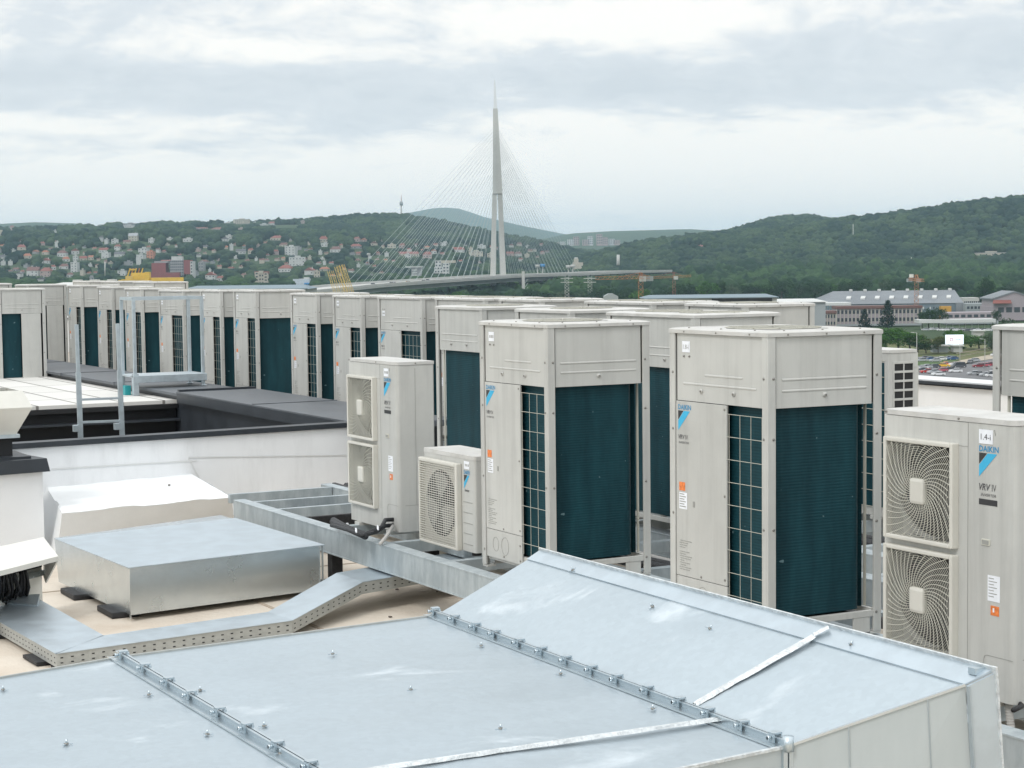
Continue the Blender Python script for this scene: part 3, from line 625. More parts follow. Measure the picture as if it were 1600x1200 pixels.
# far left block: units turned away, standing behind the light slab roof
G4 = 'tall cabinets at the far left'
for k, (px, py, d, lb) in enumerate([(70, 453, 30.5, 'far left cabinet with half teal coil and half slatted panel, behind the pale slabs'), (104, 446.5, 36.2, 'far left cabinet with a narrow coil, right behind the slab roof corner')]):
    p = atd(px, py, d); o = put_tall(T_N, p.x-UD, p.y, p.z-(BASE+1.64), lb, G4, rot=1)
p = atd(70, 453, 30.5); put_tall(T_N, p.x-UD-.92, p.y, p.z-(BASE+1.64), 'cabinet cut by the left picture edge, beyond the slab roof', G4, rot=1)
for k, dx in enumerate((1.05, 2.0, 2.95)):
    p = atd(104, 446.5, 36.2); put_tall(T_N, p.x-UD-dx, p.y, p.z-(BASE+1.64)+.03, ['hidden second line cabinet, lid visible at far left, nearest the slab corner', 'hidden second line cabinet, lid visible over the half slatted cabinet', 'hidden second line cabinet, lid visible at the left picture edge'][k], G4, rot=1)
# a further row behind the back row, only lids showing
for k in range(3):
    put_tall(T_W, 11.6, 36.5+k*2.3, .10, ['cabinet behind the back row, only its lid showing, nearest of three', 'cabinet behind the back row, only its lid showing, middle of three', 'cabinet behind the back row, only its lid showing, farthest of three'][k], 'cabinets hidden behind the back row')

FZ = CZ-2.072
GF = 'twin fan outdoor units'
D1 = fan_unit(tagtxt='1.4-i'); E1 = copy_tree(D1); G_ = copy_tree(D1)
D1.location = (6.02, 6.33, FZ); tag(D1, 'large twin fan unit at the right with two spiral guards, hand numbered tag', 'air conditioner', GF)
E1.location = (6.0, 12.90, FZ); tag(E1, 'twin fan unit left of the small fan unit, with black pipes at its foot', 'air conditioner', GF)
for o_ in (E1, G_):
    for c in list(o_.children):
        if c.name.startswith('number_tag'): bpy.data.objects.remove(c)
numtag('number_tag', -.0006, .18, 1.335-.085, None, E1, .085, .062)
G_.rotation_euler = (0, 0, math.pi); G_.location = (9.76, 11.32+.90, FZ+.035); G_.scale = (.92, 1, 1); tag(G_, 'fan unit turned away with slotted side inlet, right of the nearest tall cabinet', 'air conditioner', GF)
F1 = small_unit(); F1.location = (6.0, 11.62, CZ-2.065); tag(F1, 'small single fan unit with horizontal wire guard between twin fan unit and tall cabinet', 'air conditioner')
# ------------------------------------------------------------------ the building and its roof
RZ = CZ-2.5; CP = CZ-1.65
bld = empty('office_building', (0, 0, 0), 0, 'large flat roofed building whose beige roof carries all the cabinets', 'building')
b = MB(); b.box((-14, -8, RZ-.4), (15.15, 17.9, RZ), M_ROOF); b.box((7.9, 17.9, RZ-.4), (15.15, 75, RZ), M_ROOF); b.box((-14, 17.9, CZ-4.4), (7.9, 75, CZ-4.0), M_ROOF); b.build('roof_deck', bld)
M_FACADE = mat('facade panels', (.35, .36, .36), .5, var=.06, scale=.4)
b = MB(); b.box((-14.02, -8.02, 0), (15.6, 75.5, CZ-4.41), M_FACADE)
for k in range(9):
    z = 2+k*3.6; b.box((15.601, -6, z), (15.63, 74, z+1.6), M_DARK); b.box((-12, 75.501, z), (14, 75.53, z+1.6), M_DARK)
b.build('facade', bld)
b = MB(); b.box((15.15, -8, RZ-1.9), (15.55, 75, CZ-1.52), M_WALLW); b.box((-14, 74.9, RZ-1.9), (15.15, 75.3, CZ-1.9), M_WALLW); w_ = b.build('parapet_wall', bld)
b = MB(); b.box((15.08, -8, CZ-1.50), (15.62, 75, CZ-1.465), M_COPING); b.box((15.11, -8, CZ-1.464), (15.60, 75, CZ-1.448), M_SEAM); b.build('coping', w_)
def pt(px, py, z): return atz(px, py, z)
def flat(p, z): return Vector((p.x, p.y, CZ+z))
# white wall with black coping in front of the sunken court
w1a, w1b = pt(30, 695, -1.65), pt(540, 662.5, -1.65); dr = (w1b-w1a).normalized(); nr_ = Vector((-dr.y, dr.x, 0)); dn = Vector((0, 0, -1))
wa, wb = w1a-dr*1.2, w1b+dr*.7
t1 = empty('parapet_wall', (0, 0, 0), 0, 'white membrane wall with thin black coping in front of the sunken black court', 'wall')
b = MB(); b.prism([wa+dn*.9, wb+dn*.9, wb+dn*.9+nr_*.13, wa+dn*.9+nr_*.13], (0, 0, .86), M_WHITEWALL)
b.build('wall', t1)
b = MB(); s0 = wa-nr_*.001
for (px0, py0, px1, py1) in ((80, 733, 300, 718), (300, 716, 540, 711), (300, 718, 304, 745)):
    a = aty(px0, py0, w1a.y+.02); c = aty(px1, py1, w1b.y); a = a-nr_*.03; c = c-nr_*.03; a.y = min(a.y, (w1a+dr*((a-w1a).dot(dr))).y-.004); c.y = (w1a+dr*((c-w1a).dot(dr))).y-.004; a.y = (w1a+dr*((a-w1a).dot(dr))).y-.004
    b.bar(a, c, .004, .012, M_SEAM)
b.build('seam', t1)
b = MB(); b.prism([wa-nr_*.03+dn*.035, wb-nr_*.03+dn*.035, wb+nr_*.16+dn*.035, wa+nr_*.16+dn*.035], (0, 0, .05), M_COPING); b.build('coping', t1)
b = MB(); b.prism([wa+nr_*.131+dn*2.4, wb+nr_*.131+dn*2.4, wb+nr_*.15+dn*2.4, wa+nr_*.15+dn*2.4], (0, 0, 2.34), M_COPING); b.build('court_lining', t1)
# thicker black capped wall at the far left
c0, c1 = pt(78, 716, -1.65), pt(0, 722, -1.65); d2 = (c1-c0).normalized(); n2 = Vector((d2.y, -d2.x, 0))*1.
if n2.y < 0: n2 = -n2
ce = c0+d2*3.2
t2 = empty('parapet_wall', (0, 0, 0), 0, 'white wall stub with thick black cap at the left edge, below the cream cowl', 'wall')
b = MB(); q0 = c0+d2*.05+n2*.05; b.prism([q0+dn*.87, ce+n2*.05+dn*.87, ce+n2*1.5+dn*.87, q0+n2*1.35+dn*.87], (0, 0, .8), M_WHITEWALL); b.build('wall', t2)
b = MB(); b.hull8([c0+dn*.115, ce+dn*.115, ce+n2*1.3+dn*.115, c0+n2*1.3+dn*.115], [c0+d2*.02+n2*.02, ce+n2*.02, ce+n2*1.3, c0+d2*.02+n2*1.3], M_COPING); b.build('coping', t2)
# sunken court: wide grey parapet, slab roof, black linings
t3 = empty('parapet_wall', (0, 0, 0), 0, 'wide grey sheet parapet running back under the platform, dark inner face', 'wall')
b = MB(); b.box((7.93, 17.9, CZ-4.0), (8.86, 42, CP-.04), M_COPING); b.build('wall', t3)
b = MB(); b.box((7.86, 23.75, CP-.045), (8.92, 42, CP-.005), M_COPTOP, .006); b.box((7.84, 17.6, CP-.045), (8.94, 23.74, CP+.02), M_COPTOP, .008)
for y in (20.9, 26.6, 29.5, 33.2, 36.7): b.box((7.85, y, CP-.04), (8.93, y+.05, CP+.028 if y < 23 else CP+.003), M_COPTOP)
b.bar((7.86, 23.70, CP+.03), (8.93, 23.70, CP+.03), .07, .035, M_COPING); b.box((7.835, 17.6, CP-.12), (7.86, 23.7, CP+.0), M_COPING); b.build('coping', t3)
t4 = empty('parapet_wall', (0, 0, 0), 0, 'low grey capped wall at the far end of the pale slab roof, at the left', 'wall')
b = MB(); b.box((-6, 30.75, CZ-4.0), (7.92, 31.2, CP-.05), M_COPING); b.build('wall', t4); b = MB(); b.box((-6, 30.68, CP-.05), (7.85, 31.28, CP+.0), M_COPTOP, .006); b.build('coping', t4)
b = MB(); b.box((-6, 23.95, CZ-1.80), (7.925, 30.74, CZ-1.752), M_TILE)
sl = b.build('slab_roof'); tag(sl, 'pale slab roof with dark joints at the left, beyond the black court', 'roof')
b = MB(); b.box((-6, 24.0, CZ-4.0), (7.92, 30.7, CZ-1.805), M_PITBLACK); b.box((-6, 23.9, CZ-1.86), (7.92, 23.999, CZ-1.806), M_PITBLACK); b.box((-6, 23.82, CZ-2.02), (7.915, 23.999, CZ-1.995), M_COPING); b.box((-6, 23.86, CZ-4.0), (7.915, 23.995, CZ-2.2), M_COPING)
tag(b.build('court_wall'), 'black sheet wall of the sunken court below the pale slabs', 'wall')
# stained membrane hump
bl, br_, fl, fr_ = pt(75, 757, -2.07), pt(306, 742, -2.05), pt(97, 802, -2.10), pt(362, 777, -2.10)
g0, g1 = pt(88, 846, -2.36), pt(365, 812, -2.36)
b = MB()
M_MEMB2 = mat('white membrane fold', (.80, .82, .83), .5, var=.02, scale=3, bump=.4, bscale=4)
def patch(p00, p10, p01, p11, nu, nv, m, amp, seed=0, curl=0):
    vs = []
    for j in range(nv+1):
        for i in range(nu+1):
            u, v = i/nu, j/nv; p = (p00*(1-u)+p10*u)*(1-v)+(p01*(1-u)+p11*u)*v
            n = noise.noise(Vector((p.x*3.1+seed, p.y*3.1, p.z*5)))*amp+noise.noise(Vector((p.x*9+seed, p.y*9, p.z*11)))*amp*.45
            e = min(1, 6*min(u, 1-u)+.1); vs.append(p+Vector((n*.3*e, -n*.6*e, n*e-curl*math.sin(math.pi*u)*0)))
    b.add(vs, [(j*(nu+1)+i, j*(nu+1)+i+1, (j+1)*(nu+1)+i+1, (j+1)*(nu+1)+i) for j in range(nv) for i in range(nu)], m, True)
patch(fl, fr_, bl+Vector((0, .15, 0)), br_+Vector((0, .15, 0)), 30, 14, M_MEMB, .014)
patch(g0+Vector((0, -.02, -.1)), g1+Vector((0, -.02, -.1)), fl, fr_, 30, 10, M_MEMB2, .02)
gb = Vector((br_.x+.1, br_.y, CZ-2.5)); patch(g1+Vector((0, -.02, -.1)), gb, fr_, br_+Vector((0, .15, 0)), 10, 8, M_MEMB, .02, 4)
gl = Vector((bl.x-.35, bl.y-.6, CZ-2.5)); patch(gl, g0+Vector((0, -.02, -.1)), bl+Vector((0, .15, 0)), fl, 10, 8, M_MEMB, .03, 7)
b.cyl((pt(246, 752, -2.05).x, pt(246, 755, -2.05).y-.2, CZ-2.062), .012, .02, M_SCREW, 8)
tag(b.build('membrane_hump'), 'wrinkled white membrane covered hump with brown stains against the white wall', 'roof hump')
# galvanised box
tb = empty('metal_box', (0, 0, 0), 0, 'shiny galvanised sheet box on black pads, left, in front of the membrane hump', 'duct box')
A_, B_, C_, D_ = pt(203, 888, -2.12), pt(500, 853, -2.12), pt(364, 811, -2.12), pt(90, 843, -2.12)
lo = [Vector((p.x, p.y, CZ-2.455)) for p in (A_, B_, C_, D_)]
b = MB(); b.hull8(lo, [A_, B_, C_+Vector((0, .3, 0)), D_+Vector((0, .1, 0))], M_GALV); b.build('casing', tb)
b = MB(); ex = (B_-A_).normalized(); ey = Vector((-ex.y, ex.x, 0))
b.hull8([p+Vector((0, 0, .003)) for p in (A_-ex*.02-ey*.02, B_+ex*.03-ey*.02, C_+ex*.02, D_-ex*.02)], [p+Vector((0, 0, .009)) for p in (A_-ex*.02-ey*.02, B_+ex*.03-ey*.02, C_+ex*.02, D_-ex*.02)], M_TRAY)
b.bar(A_-ex*.012+dn*.0-ey*.012, A_-ex*.012+dn*.36-ey*.012, .03, .004, M_GALV, up=(1, 0, 0)); b.bar(B_+ex*.012-ey*.012, B_+ex*.012+dn*.34-ey*.012, .03, .004, M_GALV, up=(1, 0, 0)); b.build('lid', tb)
for f0 in (.10, .62):
    p = A_*(1-f0)+D_*f0; b = MB(); b.box((p.x-.09, p.y-.02, RZ+.002), (p.x+.12, p.y+.36, RZ+.045), M_BLACK, .01); b.build('rubber_pad', tb)
b = MB(); p = B_; b.box((p.x-.4, p.y+.2, RZ+.002), (p.x-.1, p.y+.5, RZ+.045), M_BLACK, .01); b.build('rubber_pad', tb)

# perforated cable tray
tt = empty('cable_tray', (0, 0, 0), 0, 'covered perforated cable tray, L shaped, ramping up and under the steel beam', 'cable tray')
n0, n1, n2_, n3 = pt(88, 1022, -2.385), pt(456, 970, -2.385), pt(566, 910, -2.27), pt(612, 902, -2.27)
f0, f1, f2, f3 = pt(161, 994, -2.385), pt(420, 957, -2.385), pt(527, 896, -2.27), pt(572, 886, -2.27)
n4 = n3+(n3-n2_).normalized()*1.2; f4 = f3+(n3-n2_).normalized()*1.2
lft0, lft1 = pt(-60, 938, -2.385), pt(58, 936, -2.385)
lb0 = pt(-70, 933, -2.385)
M_HOLE = M_DARK
def tray_seg(a, b_, c, d, name, holes=True):               # a->b near edge, d->c far edge
    s = MB(); up_ = Vector((0, 0, .004)); th = Vector((0, 0, -.085))
    s.hull8([a+th, b_+th, c+th, d+th], [a-up_*.5, b_-up_*.5, c-up_*.5, d-up_*.5], M_TRAYSIDE)
    o = s.build(name, tt); s = MB(); e = (b_-a).normalized(); nn = Vector((e.y, -e.x, 0)); nn.normalize()
    s.hull8([a+nn*.006+up_*0, b_+nn*.006, c-nn*.006, d-nn*.006], [a+nn*.006+up_, b_+nn*.006+up_, c-nn*.006+up_, d-nn*.006+up_], M_TRAY); s.build('cover', o)
    if holes:
        s = MB(); Ln = (b_-a).length; k = int(Ln/.068)
        for i in range(k):
            for r, zz in enumerate((-.028, -.06)):
                p = a+e*(Ln*(i+.5+.0*r)/k)+Vector((0, 0, zz))+nn*.0008
                s.hull8([p-e*.009-Vector((0, 0, .0035)), p+e*.009-Vector((0, 0, .0035)), p+e*.009+Vector((0, 0, .0035)), p-e*.009+Vector((0, 0, .0035))], [q+nn*.0008 for q in (p-e*.009-Vector((0, 0, .0035)), p+e*.009-Vector((0, 0, .0035)), p+e*.009+Vector((0, 0, .0035)), p-e*.009+Vector((0, 0, .0035)))], M_HOLE)
        s.build('slots', o)
    return o
tray_seg(n0, n1, f1, f0, 'tray_section'); tray_seg(n1, n2_, f2, f1, 'tray_section'); tray_seg(n2_, n4, f4, f2, 'tray_section')
tray_seg(lft0, n0, f0, lft1, 'tray_section')
b = MB(); q = [pt(-60, 938, -2.37), pt(58, 945, -2.37), pt(62, 928, -2.33), pt(-60, 934, -2.33)]
b.hull8([p+dn*.03 for p in q], q, M_TRAY); b.build('cover', tt)
for f in (.0, .50):
    p = n0*(1-f)+n1*f; b = MB(); e = (n1-n0).normalized(); b.bar(p+Vector((0, .045, -.098)), p+e*.62+Vector((0, .045, -.098)), .12, .022, M_BLACK); b.build('rubber_pad', tt)
for f in (.1, .55):
    p = n0*(1-f)+lft0*f; b = MB(); e = (lft0-n0).normalized(); b.bar(p+Vector((.0, 0, -.098)), p+e*.3+Vector((0, 0, -.098)), .12, .022, M_BLACK); b.build('rubber_pad', tt)

# ------------------------------------------------------------------ big foreground duct
TZ = -1.6
td = empty('ventilation_duct', (0, 0, 0), 0, 'huge galvanised sheet duct in the foreground, rising to an open flange at the right', 'duct')
s1f, s1n = pt(187, 1028, TZ), pt(443, 1181, TZ); s2f, s2n = pt(680, 962.5, TZ), pt(1228, 1168, TZ)
def along(a, b_, y): k = (y-a.y)/(b_.y-a.y); return a+(b_-a)*k
s1n = along(s1f, s1n, 4.75); ef = pt(0, 1060, TZ); ef = s1f+(ef-s1f).normalized()*4; en = s1n+Vector((-4, -.2, 0))
yT = aty(845, 862, s2f.y); tf = yT
nrm = (tf-s2f).cross(Vector((0, 1, 0)))
def onslope(px, py): r = ray(px, py); o = Vector((0, 0, CZ)); k = (s2f-o).dot(nrm)/r.dot(nrm); return o+r*k
tn = onslope(1553, 1050); sl0 = (tf-s2f).normalized(); sn = tn-sl0*.10+Vector((0, .035, 0)); tfi = tf-sl0*.08
def sheet(mb, q, m, nu=12, nv=8, amp=.004, seed=0, thick=.02):
    vs = []
    for j in range(nv+1):
        for i in range(nu+1):
            u, v = i/nu, j/nv; p = (q[0]*(1-u)+q[1]*u)*(1-v)+(q[3]*(1-u)+q[2]*u)*v
            e = math.sin(math.pi*u)*math.sin(math.pi*v); vs.append(p+Vector((0, 0, e*amp*(.6+noise.noise(p*1.3+Vector((seed, 0, 0)))*2))))
    mb.add(vs, [(j*(nu+1)+i, j*(nu+1)+i+1, (j+1)*(nu+1)+i+1, (j+1)*(nu+1)+i) for j in range(nv) for i in range(nu)], m, True)
BT = -2.44
def bot(p, z=BT): return Vector((p.x, p.y, CZ+z))
# sections: top sheet, side sheets
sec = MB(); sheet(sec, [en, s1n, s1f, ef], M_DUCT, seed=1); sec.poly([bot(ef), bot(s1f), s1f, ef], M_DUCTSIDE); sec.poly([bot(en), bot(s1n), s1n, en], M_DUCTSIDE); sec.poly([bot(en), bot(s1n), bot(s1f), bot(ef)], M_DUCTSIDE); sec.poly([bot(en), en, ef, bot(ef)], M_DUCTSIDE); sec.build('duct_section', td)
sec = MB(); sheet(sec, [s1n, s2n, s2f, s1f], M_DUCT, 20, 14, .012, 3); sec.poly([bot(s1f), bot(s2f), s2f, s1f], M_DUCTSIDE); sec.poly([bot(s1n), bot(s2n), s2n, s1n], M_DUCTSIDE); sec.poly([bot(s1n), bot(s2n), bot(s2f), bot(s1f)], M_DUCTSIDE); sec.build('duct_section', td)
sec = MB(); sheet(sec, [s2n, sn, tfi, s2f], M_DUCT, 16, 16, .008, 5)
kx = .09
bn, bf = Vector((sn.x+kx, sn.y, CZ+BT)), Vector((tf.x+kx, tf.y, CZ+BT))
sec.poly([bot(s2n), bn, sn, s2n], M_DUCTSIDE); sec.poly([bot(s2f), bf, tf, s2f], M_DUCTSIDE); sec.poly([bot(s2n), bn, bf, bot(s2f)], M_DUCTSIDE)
for f in (.34, .78):
    a = s2n*(1-f)+sn*f; c = bot(s2n)*(1-f)+bn*f; o_ = Vector((0, -.010, 0)); sec.bar(a+o_, c+o_, .003, .002, M_BEAM)
sec.build('duct_section', td)
# flanges with clamps
def flange(a, b_, name='flange'):
    f = MB(); e = (b_-a).normalized(); w = e.cross(Vector((0, 0, 1))).normalized(); z = Vector((0, 0, 1))
    f.bar(a+z*.004+w*.022, b_+z*.004+w*.022, .04, .004, M_CLAMP); f.bar(a+z*.004-w*.022, b_+z*.004-w*.022, .04, .004, M_CLAMP)
    f.bar(a+z*.014+w*.0045, b_+z*.014+w*.0045, .004, .022, M_CLAMP); f.bar(a+z*.014-w*.0045, b_+z*.014-w*.0045, .004, .022, M_CLAMP)
    f.bar(a+z*.010+w*.0000, b_+z*.010, .0045, .016, M_BLACK)
    f.bar(a+z*.026+w*.0075, b_+z*.026+w*.0075, .010, .003, M_CLAMP); f.bar(a+z*.026-w*.0075, b_+z*.026-w*.0075, .010, .003, M_CLAMP)
    f.bar(a+w*.045+z*.005, b_+w*.045+z*.005, .003, .007, M_GALV)
    return f.build(name, td)
zc = MB(); zc.box((-.019, -.014, .004), (-.012, .014, .038), M_CLAMP, .002); zc.box((.012, -.014, .004), (.019, .014, .038), M_CLAMP, .002); zc.box((-.019, -.014, .032), (.019, .014, .039), M_CLAMP, .002)
zc.cyl((.019, 0, .022), .006, .016, M_CLAMP, 6, 'x'); zc.cyl((.030, 0, .022), .009, .005, M_CLAMP, 6, 'x'); zc.cyl((-.024, 0, .022), .009, .005, M_CLAMP, 6, 'x')
clamp0 = None
def clamps(a, b_, step, off, par):
    global clamp0
    e = (b_-a).normalized(); Ln = (b_-a).length; r = random.Random(3); d = off
    while d < Ln:
        if clamp0 is None: o = clamp0 = zc.build('clamp', par)
        else: o = clamp0.copy(); COL.objects.link(o); o.parent = par
        o.location = a+e*d+Vector((0, 0, .002)); o.rotation_euler = (0, 0, math.atan2(e.y, e.x)-math.pi/2+r.uniform(-.15, .15)); d += step*r.uniform(.9, 1.1)
fl1 = flange(s1f+(s1f-s1n).normalized()*.02, s1n); clamps(s1f, s1n, .285, .05, fl1)
fl2 = flange(s2f+(s2f-s2n).normalized()*.03, s2n); clamps(s2f, s2n, .205, .0, fl2)
b = MB(); z = Vector((0, 0, 1)); e = (s2f-s2n).normalized()
b.box((s2n.x-.02, s2n.y-.014, CZ+BT), (s2n.x-.003, s2n.y-.001, CZ+TZ+.03), M_CLAMP); b.box((s2n.x+.003, s2n.y-.014, CZ+BT), (s2n.x+.02, s2n.y-.001, CZ+TZ+.03), M_CLAMP); b.cyl((s2n.x, s2n.y-.012, CZ+TZ-.01), .02, .05, M_CLAMP, 10); b.build('flange', td)
# end flange frame (leans outward towards its foot)
b = MB(); sl_ = (tf-s2f).normalized(); dnk = Vector((kx, 0, BT-(tf.z-CZ))).normalized(); upn = Vector((-sl_.z, 0, sl_.x))
b.hull8([tfi+upn*.001, sn+upn*.001, tn+upn*.001, tf+upn*.001], [tfi+upn*.006, sn+upn*.006, tn+upn*.010, tf+upn*.010], M_TRAY)
b.bar(tf+upn*.012, tn+upn*.012, .006, .020, M_TAPE, up=upn)
tnb = Vector((tn.x+kx, tn.y, CZ+BT)); snb = Vector((sn.x+kx, sn.y, CZ+BT)); oy = Vector((0, -.004, 0))
b.hull8([sn+oy, tn+oy, tnb+oy, snb+oy], [sn+oy*3, tn+oy*3, tnb+oy*3, snb+oy*3], M_TRAY)
b.bar(tn+upn*.022+oy*2+Vector((.004, 0, 0)), tnb+oy*2+Vector((.004, 0, 0)), .008, .022, M_TAPE, up=(0, 1, 0))
b.bar(sn+oy*4, snb+oy*4, .006, .012, M_BEAM, up=(0, 1, 0))
fl3 = b.build('flange', td)
b = MB(); kk = tn-sl_*.03+Vector((0, .03, .012)); b.bar(kk, kk+Vector((0, .035, 0)), .05, .022, M_CLAMP); b.build('clamp', fl3)
# sealing tape seams
def tape(a, c, w, lift=.003, side=0, n=22, seed=1):
    t = MB(); r = random.Random(seed); e = (c-a); nn = Vector((-e.y, e.x, 0)).normalized(); vs = []
    for i in range(n+1):
        p = a+e*i/n; k1, k2 = r.uniform(-.003, .003), r.uniform(-.003, .003)
        for j, q in enumerate((-.5, -.22, 0, .25, .5)): vs.append(p+nn*(w*q+(k1 if j == 0 else k2 if j == 4 else 0))+Vector((0, 0, lift+(.011 if j in (1, 3) else (.002 if j in (0, 4) else .006)) + r.uniform(0, .002))))
    t.add(vs, [(i*5+j, i*5+j+1, i*5+j+6, i*5+j+5) for i in range(n) for j in range(4)], M_TAPE, False); return t.build('sealing_tape', td)
ta, tb_ = pt(1132, 1128, TZ), pt(640, 1200, TZ); tape(ta, ta+(tb_-ta)*1.25, .036, .008, seed=2)
tape(onslope(1086, 1107)+upn*.006, onslope(1272, 1000)+upn*.006, .040, .004, seed=3); tape(onslope(1272, 1000)+upn*.008, onslope(1296, 990)+upn*.014, .03, .006, n=6, seed=4)
b = MB(); e2 = (s2n-s1n).normalized(); b.bar(s1n+Vector((0, 0, .003)), s2n+Vector((0, 0, .003)), .014, .01, M_TAPE); b.bar(s2n+upn*.003, sn+upn*.003, .014, .008, M_GALV); b.bar(s1f+Vector((0, 0, .003)), s2f+Vector((0, 0, .003)), .012, .008, M_TRAYSIDE); b.bar(ef+Vector((0, 0, .003)), s1f+Vector((0, 0, .003)), .012, .008, M_TRAYSIDE); b.build('folded_seam', td)
pin0 = MB()
for a in range(3):
    q = a*2.09+.4; pin0.bar((0, 0, .002), (math.cos(q)*.021, math.sin(q)*.021, .002), .005, .003, M_CLAMP)
pin0.cyl((0, 0, .0), .0035, .018, M_CLAMP, 6); pin0.cyl((0, 0, .0), .008, .005, M_SCREW, 8); pin = None
for (x, y) in ((5, 1080), (233, 1088), (324, 1150), (104, 1165), (313, 1081), (413, 1137), (438, 1180), (520, 1024), (642, 1080), (752, 1011), (876, 1055), (1020, 1110), (782, 1141)):
    if pin is None: o = pin = pin0.build('fixing_pin', td)
    else: o = pin.copy(); COL.objects.link(o)
    o.parent = td; o.location = pt(x, y, TZ)+Vector((0, 0, .004)); o.rotation_euler = (0, 0, x)
for k, (x, y) in enumerate(((896, 893), (1020, 950), (1110, 985), (1330, 1010))):
    o = pin.copy(); COL.objects.link(o); o.parent = td; o.location = onslope(x, y)+upn*.006; o.rotation_euler = (0, -.42, k)
for p in ((1.0, 5.2), (1.0, 7.0), (3.0, 5.2), (3.0, 7.2), (4.2, 6)):
    b = MB(); b.box((p[0]-.15, p[1]-.1, RZ+.001), (p[0]+.15, p[1]+.1, CZ+BT-.001), M_BLACK); b.build('support_block', td)

# ------------------------------------------------------------------ steel frame that carries the cabinets
ts = empty('steel_frame', (0, 0, 0), 0, 'galvanised steel beam frame on black stub legs carrying the cabinets', 'steel frame')
TOP = CZ-2.052
def hbeam(x0, x1, y0, y1, h=.20, z=TOP):
    b = MB(); b.box((x0, y0, z-.012), (x1, y1, z), M_BEAM, .003); b.box((x0, y0, z-h), (x1, y1, z-h+.012), M_BEAM, .003); b.box((x0+.004, y0, z-h+.012), (x0+.014, y1, z-.012), M_BEAM); b.box((x1-.014, y0, z-h+.012), (x1-.004, y1, z-.012), M_BEAM)
    b.box((x0+.002, y0, z-h+.005), (x1-.002, y0+.008, z-.005), M_BEAM); b.box((x0+.002, y1-.008, z-h+.005), (x1-.002, y1, z-.005), M_BEAM); return b.build('beam', ts)
hbeam(5.66, 5.77, 2.6, 15.62); hbeam(6.78, 6.88, 14.2, 16.3, .12, TOP-.0); hbeam(6.46, 6.62, 2.6, 14.19)
for x in (7.70, 8.36, 9.62, 10.28): hbeam(x, x+.14, 2.6, 17.4 if x < 9 else 39.0, .18)
for (x0, x1) in ((5.775, 6.455), (6.625, 7.695), (7.845, 8.355), (8.505, 9.615), (9.765, 10.275)):
    for k in range(22):
        y = 3.4+k*1.02
        if x1 < 8 and y > 14.1 and x0 < 7: continue
        if y > 17 and x1 < 10: continue
        b = MB(); b.box((x0, y, TOP-.10), (x1, y+.07, TOP-.012), M_BEAM, .003); b.build('cross_beam', ts)
for (y, z) in ((14.80, 0), (15.38, 0), (16.02, 0)):
    b = MB(); b.box((5.775, y, TOP-.085), (6.775, y+.05, TOP-.002), M_BEAM, .003); b.build('cross_beam', ts)
for (x, y) in ((5.72, 13.55), (5.72, 8.5), (6.5, 13.4), (6.5, 9), (7.74, 9), (7.74, 14), (9.66, 12), (9.66, 18), (6.8, 16.1), (5.72, 3.2), (7.74, 20), (9.66, 26)):
    b = MB(); b.box((x, y, RZ+.012), (x+.09, y+.09, TOP-.20), M_BLACK); b.box((x-.06, y-.06, RZ+.001), (x+.15, y+.15, RZ+.012), M_BLACK); b.build('leg', ts)
# walkway trays between the rows
for i, (x, w) in enumerate(((6.95, .3), (8.85, .35))):
    b = MB(); b.box((x, 3, CZ-2.36), (x+w, 17, CZ-2.28), M_ALU, .004)
    tag(b.build('cable_tray'), ['plain metal tray lying between the front and middle rows, glimpsed under the cabinets', 'plain metal tray lying between the middle and back rows, glimpsed under the cabinets'][i], 'cable tray')
# pipes at the twin fan unit
h0 = atx(612, 812, 5.985)
def p3(px, py, z): return atz(px, py, z)
for i, (dz, dx, lb) in enumerate(((0, 0, 'upper black insulated pipe leaving the foot of the left twin fan unit'), (-.045, 7, 'lower black insulated pipe leaving the foot of the left twin fan unit'))):
    b = MB(); b.tube([h0+Vector((.03, 0, dz)), h0+Vector((-.05, .01, dz)), p3(596-dx, 824+dx*.9, -1.96+dz*.5), p3(572-dx, 834+dx*.5, -1.98), p3(545, 826+dx*.3, -1.98), p3(518, 815+dx*.8, -1.98)], .016, M_FOIL, 10)
    for q in ((590, 828), (556, 832)): b.tube([p3(q[0], q[1]+dx*.4, -1.965)+Vector((0, .0, .03)), p3(q[0]+1, q[1]+dx*.4+3, -1.965)+Vector((0, 0, .03))], .007, M_TAG, 6)
    tag(b.build('insulated_pipe'), lb, 'pipe', 'insulated pipes by the twin fan unit')
b = MB(); b.tube([p3(571, 838, -1.99), p3(540, 824, -1.99), p3(521, 813, -1.98)], .026, M_FOIL, 10); tag(b.build('insulated_pipe'), 'thick wrapped black pipe stub lying left of the twin fan unit', 'pipe', 'insulated pipes by the twin fan unit')
b = MB(); b.tube([atx(614, 822, 5.97), p3(604, 838, -2.0), p3(594, 850, -2.04)], .014, M_HOSE, 8); tag(b.build('drain_hose'), 'pale thin drain hose below the left twin fan unit', 'hose')
b = MB(); q = aty(505, 800, 15.2); b.box((6.15, 15.0, CZ-2.38), (6.62, 15.3, CZ-2.17), M_BLACK, .01)
for k in range(3): b.cyl((6.22+k*.13, 14.99, CZ-2.26), .014, .01, M_TAG, 8, 'y')
tag(b.build('junction_box'), 'black box hung under the steel rails behind the beam', 'junction box')
b = MB(); pts = [Vector((6.07, 6.41, FZ+.035)), Vector((6.07, 6.40, FZ-.05)), Vector((6.075, 6.39, FZ-.13)), Vector((6.055, 6.38, FZ-.2)), Vector((6.02, 6.36, FZ-.27))]
b.tube(pts, .017, M_HOSE, 10, True)
for k in range(26): f = k/25*3.999; i = int(f); p = pts[i]+(pts[i+1]-pts[i])*(f-i); b.tube([p+Vector((0, 0, .0025)), p-Vector((0, 0, .0025))], .0195, M_HOSE, 10)
